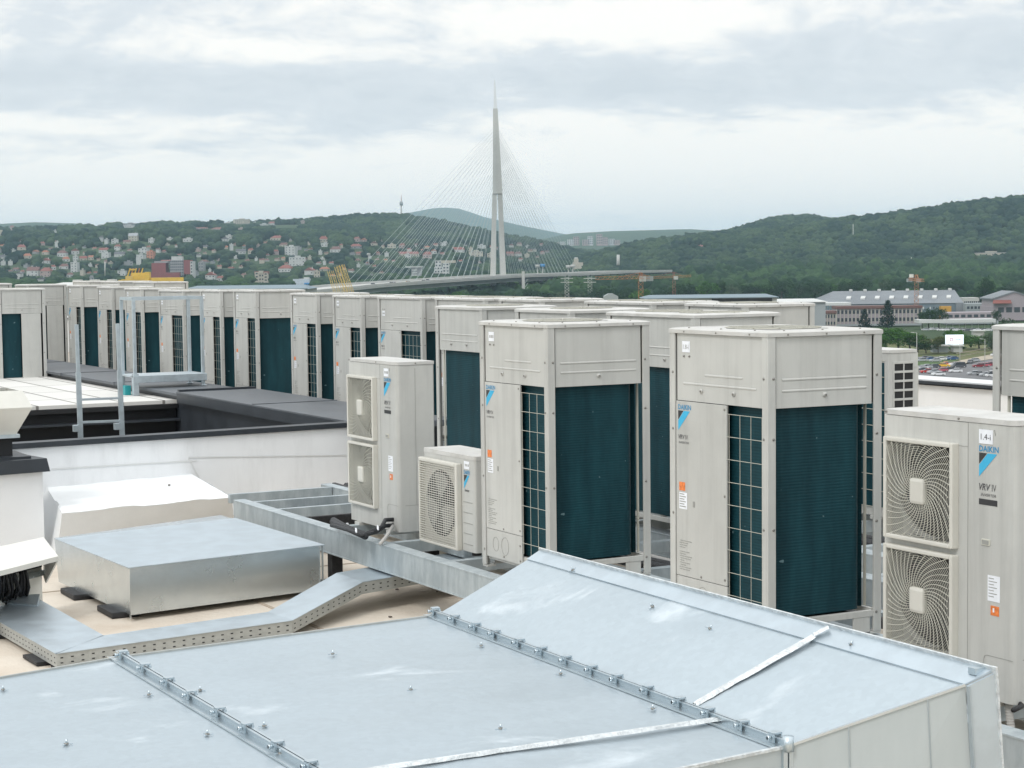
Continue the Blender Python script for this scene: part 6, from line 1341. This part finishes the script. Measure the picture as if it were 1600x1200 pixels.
# ------------------------------------------------------------------ halls and buildings on the right
M_HALL = mat('blue grey hall cladding', (.15, .20, .235), .55, var=.06, scale=.2, stretch=(1, 1, .1)); M_HROOF = mat('grey hall roof', (.21, .225, .24), .85, spec=.15, var=.08, scale=.05); M_SKYL = mat('white skylight', (.55, .56, .55), .6)
M_OFF = mat('cream office wall', (.44, .42, .37), .75, var=.04, scale=.3); M_BRW = mat('red brown roof edge', (.15, .075, .065), .7); M_PINKW = mat('pinkish wall', (.33, .29, .31), .75)
def basis(px, py, d, name, label, cat, rz=0.):
    p = atd(px, py, d); return empty(name, (p.x, p.y, 0), -HEAD+rz, label, cat), p.z
hd = 1200.; s = hd/FPX; e, z0 = basis(1395, 500, hd, 'industrial_hall', 'long blue grey hall with grey pitched roof and rows of white skylights', 'hall')
def Z(y, z0=None, yb=None): return 0
def H_(y, d, px=1395): return atd(px, y, d).z
b = MB(); b.box((-112*s, 0, 0), (109*s, 60, H_(475, hd)), M_HALL); b.build('wall', e)
zt1, zt0 = H_(454, hd+22), H_(474.5, hd)
b = MB(); b.add([(-113*s, -.6, zt0), (110*s, -.6, zt0), (109*s, 22, zt1), (-84*s, 22, zt1), (109*s, 60, zt0), (-113*s, 60, zt0)], [(0, 1, 2, 3), (3, 2, 4, 5), (0, 3, 5), (1, 4, 2)], M_HROOF); rf = b.build('roof', e)
for k in range(8):
    x = (-66+k*22.5)*s
    b = MB(); b.hull8([(x-4*s, 7, zt0+(zt1-zt0)*.34), (x+3*s, 7, zt0+(zt1-zt0)*.34), (x+6*s, 11, zt0+(zt1-zt0)*.52), (x-1*s, 11, zt0+(zt1-zt0)*.52)], [(x-4*s, 7, zt0+(zt1-zt0)*.34+.8), (x+3*s, 7, zt0+(zt1-zt0)*.34+.8), (x+6*s, 11, zt0+(zt1-zt0)*.52+.8), (x-1*s, 11, zt0+(zt1-zt0)*.52+.8)], M_SKYL); b.build('skylight', rf)
    b = MB(); b.box((x+8*s, 20, zt1-.5), (x+12*s, 23.5, zt1+1.1), M_SKYL, .3); b.build('roof_ventilator', rf)
b = MB(); rnd = random.Random(4)
for k in range(26):
    x = (-60+k*5.6)*s
    if rnd.random() < .3: continue
    b = MB(); b.box((x, -.15, H_(483.5, hd)), (x+2.2*s*rnd.uniform(.6, 1.2), .2, H_(480, hd)), M_SKYL if rnd.random() < .75 else M_GLASS); b.build('window', e)
b = MB(); b.box((72*s, -6, 0), (88*s, -.7, H_(479, hd)), mat('orange awning', (.55, .30, .05), .6)); b.build('loading_bay', e)
b = MB(); b.box((98*s, -1.2, 0), (110*s, -.61, H_(474, hd)), M_HROOF); b.build('end_panel', e)
def office(px0, px1, ytop, ybot, d, label, rows, cols, name='office_building_far', extra=None):
    s = d/FPX; xm = (px0+px1)/2; e, _ = basis(xm, ybot, d, name, label, 'building'); zt = H_(ytop, d, xm); zb = H_(ybot, d, xm); w = (px1-px0)*s
    b = MB(); b.box((-w/2, 0, 0), (w/2, 14, zt), M_PINKW); b.build('wall', e); b = MB(); b.box((-w/2-.4, -.8, zt+.002), (w/2+.4, 14.4, zt+1.5), M_BRW); b.build('roof', e)
    for c in range(cols+1): x = -w/2+w*c/cols; b = MB(); b.box((x-.22, -.45, zb), (x+.22, -.01, zt), M_OFF); b.build('pilaster', e)
    for r in range(rows):
        for c in range(cols): x = -w/2+w*(c+.5)/cols; zz = zb+(zt-zb)*(r+.35)/rows; b = MB(); b.box((x-w/cols*.27, -.12, zz), (x+w/cols*.27, .1, zz+(zt-zb)/rows*.45), M_GLASS); b.build('window', e)
    b = MB(); b.box((-w/2, -.3, 0), (w/2, -.02, zb), M_CONCD); b.build('plinth', e); return e
office(1307, 1440, 482, 506, 1075, 'long two storey office with cream pilasters and red brown roof edge, behind dark firs', 2, 22)
office(1279, 1306, 490, 511, 1050, 'short low office block with red brown roof edge at the corner of the cabinet row', 2, 6)
s = 940/FPX
for (x0, x1, y0, y1, d, dp, m, nm, lb, ct) in ((1278, 1330, 473, 477.5, 1110, 18, M_SKYL, 'canopy', 'flat white roof between the blue grey hall and the short office', 'roof'), (1436, 1556, 499, 504.5, 1020, 12, M_SKYL, 'canopy', 'long white flat canopy above the parked cars, right of the firs', 'canopy'),
    (1480, 1560, 488, 499, 1085, 16, M_PINKW, 'low_building', 'low pinkish building behind the long white canopy', 'building'), (1510, 1556, 474, 487, 1190, 16, M_CONCD, 'low_building', 'low dark shed between the hall and the pink roofed hall', 'building'), (1506, 1530, 465, 480, 1280, 14, M_CONC, 'low_building', 'small pale building right of the blue grey hall', 'building')):
    s = d/FPX; xm = (x0+x1)/2; p = atd(xm, y1, d); e = empty(nm, (p.x, p.y, 0), -HEAD, lb, ct); w = (x1-x0)*s; b = MB(); b.box((-w/2, 0, H_(y1, d, xm)), (w/2, dp, H_(y0, d, xm)), m, .1); b.build('roof' if nm == 'canopy' else 'wall', e)
    if nm == 'canopy':
        for k in range(12): x = -w/2+w*(k+.5)/12; b = MB(); b.box((x-.12, 3, 0), (x+.12, 3.3, H_(y1, d, xm)-.01), M_CONC); b.build('post', e)
    else:
        b = MB(); b.box((-w/2-.1, .1, 0), (w/2+.1, dp-.1, H_(y1, d, xm)), M_CONCD); b.build('plinth', e)
        for k in range(8): x = -w/2+w*(k+.5)/8; b = MB(); zc_ = (H_(y0, d, xm)+H_(y1, d, xm))/2; b.box((x-w/24, -.1, zc_-.8), (x+w/24, .1, zc_+.8), M_GLASS); b.build('window', e)
# pink gabled hall at the right edge
d = 1140; s = d/FPX; p = atd(1582, 480, d); e = empty('gabled_hall', (p.x, p.y, 0), -HEAD, 'pinkish hall with a shallow gable and red tiled lean to at the right edge', 'hall')
ze, zg = H_(468, d, 1582), H_(457, d, 1582); b = MB(); w = 30*s; b.box((-w*1.05, 0, 0), (w*1.2, 30, H_(479, d, 1582)), M_PINKW); b.prism([(-w, .2, H_(479, d, 1582)), (w*1.15, .2, H_(479, d, 1582)), (w*1.15, .2, ze), (w*.1, .2, zg), (-w, .2, ze)], (0, 28, 0), M_PINKW); b.build('wall', e)
b = MB(); b.prism([(-w-1, -.3, ze), (w*.1, -.3, zg), (w*1.2, -.3, ze), (w*1.2, -.3, ze+.8), (w*.1, -.3, zg+.9), (-w-1, -.3, ze+.8)], (0, 30, 0), M_HROOF); b.build('roof', e)
b = MB(); b.hull8([(-w*1.1, -3, H_(474, d, 1582)), (-w*.1, -3, H_(474, d, 1582)), (-w*.1, -.1, H_(469, d, 1582)), (-w*1.0, -.1, H_(469, d, 1582))], [(-w*1.1, -3, H_(473.4, d, 1582)), (-w*.1, -3, H_(473.4, d, 1582)), (-w*.1, -.1, H_(468.4, d, 1582)), (-w*1.0, -.1, H_(468.4, d, 1582))], mRD); b.build('lean_to_roof', e)
for k in range(4): b = MB(); x = -w*.75+k*w*.42; b.box((x, -.12, H_(488, d, 1582)), (x+w*.3, .1, H_(480, d, 1582)), M_GLASS); b.build('window', e)
# bluish roofs just beyond the cabinets
M_BROOF = mat('blue grey sheet roof', (.21, .265, .30), .8, spec=.2, var=.05, scale=.2)
for (x0, x1, y0, y1, d, m, lb) in ((285, 478, 446.5, 470, 420, M_BROOF, 'flat blue grey roof beyond the back row, left of the bridge'), (1010, 1214, 461, 480, 520, M_BROOF, 'long grey shed with a dark window band beyond the back row, right of centre'), (66, 190, 441.5, 460, 380, M_SKYL, 'white flat roof with small pale boxes beyond the far left cabinets'), (1180, 1290, 468, 480, 560, M_SKYL, 'white roofed shed beyond the right end of the back row')):
    s = d/FPX; xm = (x0+x1)/2; p = atd(xm, y1, d); e = empty('shed', (p.x, p.y, 0), -HEAD, lb, 'building'); w = (x1-x0)*s; zt_ = H_(y0, d, xm)
    b = MB(); b.box((-w/2, 0, 0), (w/2, 24, zt_-.9), M_CONCD if x0 != 1010 else M_CONC); b.build('wall', e)
    b = MB(); b.hull8([(-w/2-.5, -.6, zt_-.9), (w/2+.5, -.6, zt_-.9), (w/2+.5, 24, zt_-.9), (-w/2-.5, 24, zt_-.9)], [(-w/2-.5, -.6, zt_-.7), (w/2+.5, -.6, zt_-.7), (w/2-1.5, 12, zt_), (-w/2+1.5, 12, zt_)], m); rf = b.build('roof', e)
    if x0 == 1010: b = MB(); b.box((w*.0, -.7, zt_-2.3), (w*.46, -.02, zt_-1.0), M_DARK); b.build('window_band', e)
    if x0 == 66:
        for k in range(3): b = MB(); x = -w*.2+k*w*.22; b.box((x, 6, zt_-.2), (x+w*.09, 9, zt_+.55), M_CONC, .05); b.build('roof_box', rf)
b = MB(); q = atd(955, 462, 300); bm_ = [(q+RT*(dx*300/FPX)+Vector((0, 0, dz*300/FPX))) for dx, dz in ((-11, -6), (11, -6), (11, -1), (3, 3), (-4, 3), (-11, -1))]
b.prism(bm_, FW*3, M_CONCD); e_ = b.build('roof_hump'); tag(e_, 'small dark hump roof peeking over the back row right of the bridge tower', 'roof')
b = MB(); b.prism([Vector((v.x, v.y, 0)) for v in (bm_[0], bm_[1])]+[bm_[1], bm_[0]], FW*2.9, M_CONCD); tag(b.build('roof_hump_wall'), 'wall carrying the small dark hump roof', 'wall')
# ------------------------------------------------------------------ billboard, lamps, fence
e = empty('billboard', (0, 0, 0), 0, 'bright white billboard with a red ring emblem among the trees', 'billboard'); d = 772; s = d/FPX; p = atd(1491.5, 530.5, d)
b = MB(); M_SCR = mat('lit screen', (.8, .85, .9), .4, emit=(.80, .92, 1.0, .75)); rz_ = Matrix.Rotation(-HEAD, 4, 'Z')
def loc(x, y, z): v = rz_ @ Vector((x, y, 0)); return (p.x+v.x, p.y+v.y, z)
hz = 7.5*s; hw = 14.2*s
b.prism([loc(-hw, 0, p.z-hz), loc(hw, 0, p.z-hz), loc(hw, 0, p.z+hz), loc(-hw, 0, p.z+hz)], FW*.4, M_SCR); b.build('screen', e)
b = MB(); M_RRING = mat('ring red', (.55, .08, .12), .5)
for k in range(20):
    a0, a1 = k*math.pi/10, (k+1)*math.pi/10-.02; ro, ri = 2.7*s, 1.6*s; cx = -5*s
    b.add([loc(cx+math.cos(a)*r_, -.03, p.z+math.sin(a)*r_) for a, r_ in ((a0, ri), (a1, ri), (a1, ro), (a0, ro))], [(0, 1, 2, 3)], M_RRING)
b.build('emblem', e)
b = MB(); b.add([loc(x_*s, -.03, p.z+y_*s) for x_, y_ in ((1, -.6), (10, -.6), (10, .5), (1, .5))], [(0, 1, 2, 3)], mat('screen faint line', (.6, .7, .75), .5)); b.build('caption_band', e)
b = MB()
for x in (-hw*.5, hw*.5): q = loc(x, .6, 0); b.box((q[0]-.25, q[1]-.25, 0), (q[0]+.25, q[1]+.25, p.z-hz), M_CONCD)
b.build('posts', e)
for i, (x, yt, yb, d) in enumerate(((1432.5, 520, 560, 560), (1539, 530, 566, 640), (1500, 528, 570, 660), (1556, 574, 588, 560), (1571, 572, 590, 560))):
    e = empty('street_lamp', (0, 0, 0), 0, ['tall street lamp just right of the slotted fan unit', 'street lamp with a white head left of the willow', 'thin street lamp right of the billboard', 'short post standing among the lower cars, left one', 'short post standing among the lower cars, right one'][i], 'street lamp', 'lamps around the car park'); t_ = atd(x, yt, d)
    b = MB(); b.tube([(t_.x, t_.y, 0), (t_.x, t_.y, t_.z)], .13, M_CONC, 8, True, .6); b.build('pole', e)
    b = MB(); q = Vector((t_.x, t_.y, t_.z)); b.bar(q-RT*.1, q-RT*1.4+Vector((0, 0, .15)), .1, .1, M_CONC); b.bar(q-RT*.9+Vector((0, 0, .1)), q-RT*1.8+Vector((0, 0, .15)), .35, .15, M_SKYL); b.build('lamp_head', e)
b = MB(); a, c = atz(1494, 561.5, -CZ), atz(1562, 549, -CZ); n = 46
for k in range(n+1): p_ = a+(c-a)*k/n; b.bar(p_, p_+Vector((0, 0, 2.6+.4*math.sin(k*1.7))), .25, .2, M_DIRT)
b.bar(a+Vector((0, 0, 1)), c+Vector((0, 0, 1)), .12, .3, M_DIRT); b.bar(a+Vector((0, 0, 2.2)), c+Vector((0, 0, 2.2)), .12, .25, M_DIRT); tag(b.build('paling_fence'), 'brownish paling fence along the gravel track', 'fence')
for i, (x, y, w_, h_, lb) in enumerate(((1470, 552, 24, 8, 'low grey kiosk roof left of the billboard'), (1497, 553, 14, 6, 'small white stall under the billboard'), (1530, 520, 16, 12, 'grey kiosk below the right end of the white canopy'))):
    d = 760 if i < 2 else 900; s = d/FPX; p = atd(x, y, d); e = empty('kiosk', (p.x, p.y, 0), -HEAD, lb, 'kiosk', 'kiosks'); b = MB(); b.box((-w_*s/2, 0, 0), (w_*s/2, 5, max(2.4, p.z+h_*s*.2)), M_CONCD if i == 0 else M_CONC); b.build('wall', e); b = MB(); b.box((-w_*s/2-.5, -.8, max(2.4, p.z+h_*s*.2)+.01), (w_*s/2+.5, 5.5, max(2.4, p.z+h_*s*.2)+.5), M_SKYL if i else M_CONC); b.build('roof', e)
for k in range(14):
    place_car(1446+k*8.1, 517+rr.uniform(-1, 1), rr.choice(['white', 'silver', 'dark grey', 'blue']), rr.uniform(-.2, .2), 'parked car under the long white canopy, counted '+ordn[k] + ' from the left' if k < 13 else 'parked car under the long white canopy at its right end', False, 'cars under the white canopy')
    COL.objects[-1]
# ------------------------------------------------------------------ individual trees
M_BARK = mat('bark', (.09, .075, .06), .9)
def treemat(nm, a, b_): return crown_mat(nm, a, b_)
TM = {'maple': treemat('fresh leaves', (.035, .105, .018), (.085, .19, .035)), 'fir': treemat('fir needles', (.010, .030, .022), (.022, .05, .034)), 'willow': treemat('willow leaves', (.05, .085, .05), (.10, .14, .085)), 'dark': treemat('dark leaves', (.016, .045, .018), (.035, .08, .028)), 'bush': treemat('yellowish bush leaves', (.06, .09, .03), (.13, .15, .05))}
PROT = {}
def tree_proto(kind, var):
    if (kind, var) in PROT: return PROT[(kind, var)]
    rnd = random.Random(hash((kind, var)) % 1000 if 0 else len(kind)*17+var); e = empty('fir_tree' if kind == 'fir' else 'willow_tree' if kind == 'willow' else 'broadleaf_tree' if kind != 'bush' else 'bush')
    b = MB(); b.tube([(0, 0, 0), (.01, 0, .25), (.0, .01, .6 if kind != 'fir' else .95)], .028, M_BARK, 8, True, .35)
    for k in range(6):
        a = k*1.1+rnd.random(); z = .22+k*.06; b.tube([(0, 0, z), (math.cos(a)*.1, math.sin(a)*.1, z+.12), (math.cos(a)*.22, math.sin(a)*.22, z+.2)], .011, M_BARK, 5, True, .4)
    b.build('trunk', e)
    V = []; F = []; H = []
    if kind == 'fir':
        cl = []
        for k in range(150):
            t = rnd.random()**.8; z = .12+.88*t; R = .30*(1-t)**.9+.015; a = rnd.random()*6.28; q = R*rnd.uniform(.6, 1.0); cl.append((math.cos(a)*q, math.sin(a)*q, z-q*.25, .055+.04*(1-t), rnd.random()))
    else:
        cl = []; nl = 9 if kind != 'bush' else 6
        for k in range(nl):
            a = k*2.4+rnd.random(); q = rnd.uniform(.05, .27) if k else 0; z = rnd.uniform(.38, .82) if kind != 'bush' else rnd.uniform(.25, .6); rl = rnd.uniform(.15, .24); hu = rnd.random()
            for j in range(20):
                u = Vector((rnd.gauss(0, 1), rnd.gauss(0, 1), rnd.gauss(0, 1))).normalized()*rl*rnd.uniform(.6, 1.05); cl.append((math.cos(a)*q+u.x, math.sin(a)*q+u.y, z+u.z*(.8 if kind != 'willow' else 1.1)-(.1 if kind == 'willow' and u.z < 0 else 0), .065, hu*.6+rnd.random()*.4))
    for (x, y, z, r, hu) in cl:
        for q in range(15):
            c = Vector((x, y, z))+Vector((rnd.gauss(0, 1), rnd.gauss(0, 1), rnd.gauss(0, .8)))*r*.55; n1 = Vector((rnd.gauss(0, 1), rnd.gauss(0, 1), rnd.gauss(0, 1)+.6)).normalized(); t = n1.orthogonal().normalized(); w = n1.cross(t); sz = r*rnd.uniform(.22, .42)
            if kind == 'willow': t = Vector((t.x*.4, t.y*.4, -1)).normalized()*1.7
            o = len(V); V += [c-t*sz, c+w*sz*.7, c+t*sz, c-w*sz*.7]; F.append((o, o+1, o+2, o+3)); H += [hu]*4
    me = bpy.data.meshes.new('crown'); me.from_pydata([tuple(v) for v in V], [], F); me.materials.append(TM[kind]); at = me.attributes.new('hue', 'FLOAT', 'POINT'); at.data.foreach_set('value', H); me.update()
    ob = bpy.data.objects.new('crown', me); COL.objects.link(ob); ob.parent = e; PROT[(kind, var)] = e; e['_used'] = 0; return e
def plant(kind, px, ytop, ybase, d, label, group, wpx=None, var=0, zb=0.):
    pr = tree_proto(kind, var % 3); e = pr if not pr.get('_used') else copy_tree(pr); pr['_used'] = 1
    if '_used' in e and e is not pr: del e['_used']
    t = atd(px, ytop, d); h = t.z-zb; e.location = (t.x, t.y, zb); w = (wpx*d/FPX) if wpx else h*.62; e.scale = (w/.62, w/.62, h/1.0); e.rotation_euler = (0, 0, px*.7)
    return tag(e, label, 'tree' if kind != 'bush' else 'bush', group)
plant('fir', 1351, 484, 0, 1045, 'dark fir in front of the long office, left one, shorter', 'firs by the office', 22, 0); plant('fir', 1387, 470, 0, 1035, 'tallest dark fir in front of the long office', 'firs by the office', 30, 1)
plant('dark', 1451, 478, 0, 1030, 'dark round tree right of the long office, left of a pair', 'dark trees by the office', 20, 0); plant('dark', 1467, 481, 0, 1026, 'dark round tree right of the long office, right of a pair', 'dark trees by the office', 24, 1); plant('dark', 1441, 486, 0, 1034, 'small dark tree at the right end of the long office', 'dark trees by the office', 14, 2)
plant('dark', 1540, 425, 0, 1250, 'tall dark poplar like tree left of the pink gabled hall', 'dark trees by the office', 26, 0); plant('dark', 1557, 484, 0, 1060, 'small dark tree left of the pink gabled hall', 'dark trees by the office', 12, 1)
for i, (x, yt, w, k, v) in enumerate(((1384, 510, 46, 'maple', 0), (1404, 511, 44, 'maple', 1), (1422, 516, 40, 'maple', 2), (1372, 519, 34, 'maple', 1), (1434, 532, 26, 'dark', 2), (1517, 522, 42, 'maple', 0), (1530, 526, 32, 'maple', 2), (1468, 527, 32, 'dark', 0), (1456, 519, 26, 'bush', 0), (1447, 536, 24, 'dark', 1), (1440, 516, 22, 'bush', 1), (1484, 512, 20, 'maple', 1), (1498, 512, 22, 'maple', 2), (1503, 541, 16, 'dark', 2), (1466, 514, 18, 'bush', 2), (1487, 541, 16, 'maple', 0))):
    plant(k, x, yt, 0, 800-(i % 5)*11 if i < 15 else 770, {'maple': 'bright green', 'dark': 'dark green', 'bush': 'yellowish'}[k]+' '+('bush' if k == 'bush' else 'tree')+' '+['behind the nearest cabinet corner, first', 'behind the nearest cabinet corner, second', 'left of the tall street lamp', 'behind the nearest cabinet corner, lowest', 'right of the tall street lamp, low', 'just right of the billboard', 'right of the billboard, farther one', 'just left of the billboard', 'left of the billboard under the canopy', 'above the first silver car', 'beside the tall street lamp top', 'above the billboard, left', 'above the billboard, right', 'below the billboard', 'left of the billboard, farther back', 'in front of the billboard posts'][i], 'park trees around the billboard', w, v)
for i, (x, yt, w, v) in enumerate(((1582, 497, 62, 0), (1556, 515, 40, 1), (1601, 505, 50, 2))):
    plant('willow', x, yt, 0, 735+i*14, ['big grey green willow at the right edge', 'smaller willow left of the big one', 'willow cut by the right picture edge'][i], 'willows at the right edge', w, v)
# first line of the riverside wood as single trees
rr = random.Random(9); xs = 540.; i = 0; KN = {'maple': 'bright', 'dark': 'dark', 'willow': 'greyish'}
seen = []
while xs < 1640:
    k = rr.choice(['maple', 'dark', 'dark', 'willow', 'dark']); d = rr.uniform(1480, 1570) if xs > 1230 or xs < 900 else rr.uniform(1430, 1540)
    yt = rr.uniform(434, 450) if xs > 1060 else rr.uniform(446, 458)
    if xs < 900: yt = rr.uniform(449, 458)
    e = plant(k, xs, yt, 0, d, None, 'front trees of the riverside wood', rr.uniform(24, 40), i); seen.append((k, xs, e)); xs += rr.uniform(16, 26); i += 1
zn = [(0, 640, 'below the left stays'), (640, 770, 'left of the bridge tower foot'), (770, 860, 'around the stair tower'), (860, 960, 'by the two lattice pylons'), (960, 1060, 'between the orange and the rusty crane'), (1060, 1180, 'right of the rusty crane'), (1180, 1300, 'above the right end of the back row'), (1300, 1420, 'behind the blue grey hall, left half'), (1420, 1520, 'behind the blue grey hall, right half'), (1520, 1700, 'behind the pink gabled hall')]
for a_, b_, nm in zn:
    for k in ('maple', 'dark', 'willow'):
        l = sorted([(x, e) for kk, x, e in seen if kk == k and a_ <= x < b_], key=lambda q: q[0])
        for j, (x, e) in enumerate(l): e['label'] = KN[k]+' green riverside tree '+nm+('' if len(l) == 1 else ', '+ordn[j]+' such from left')
for o in bpy.data.objects:
    if '_used' in o: del o['_used']
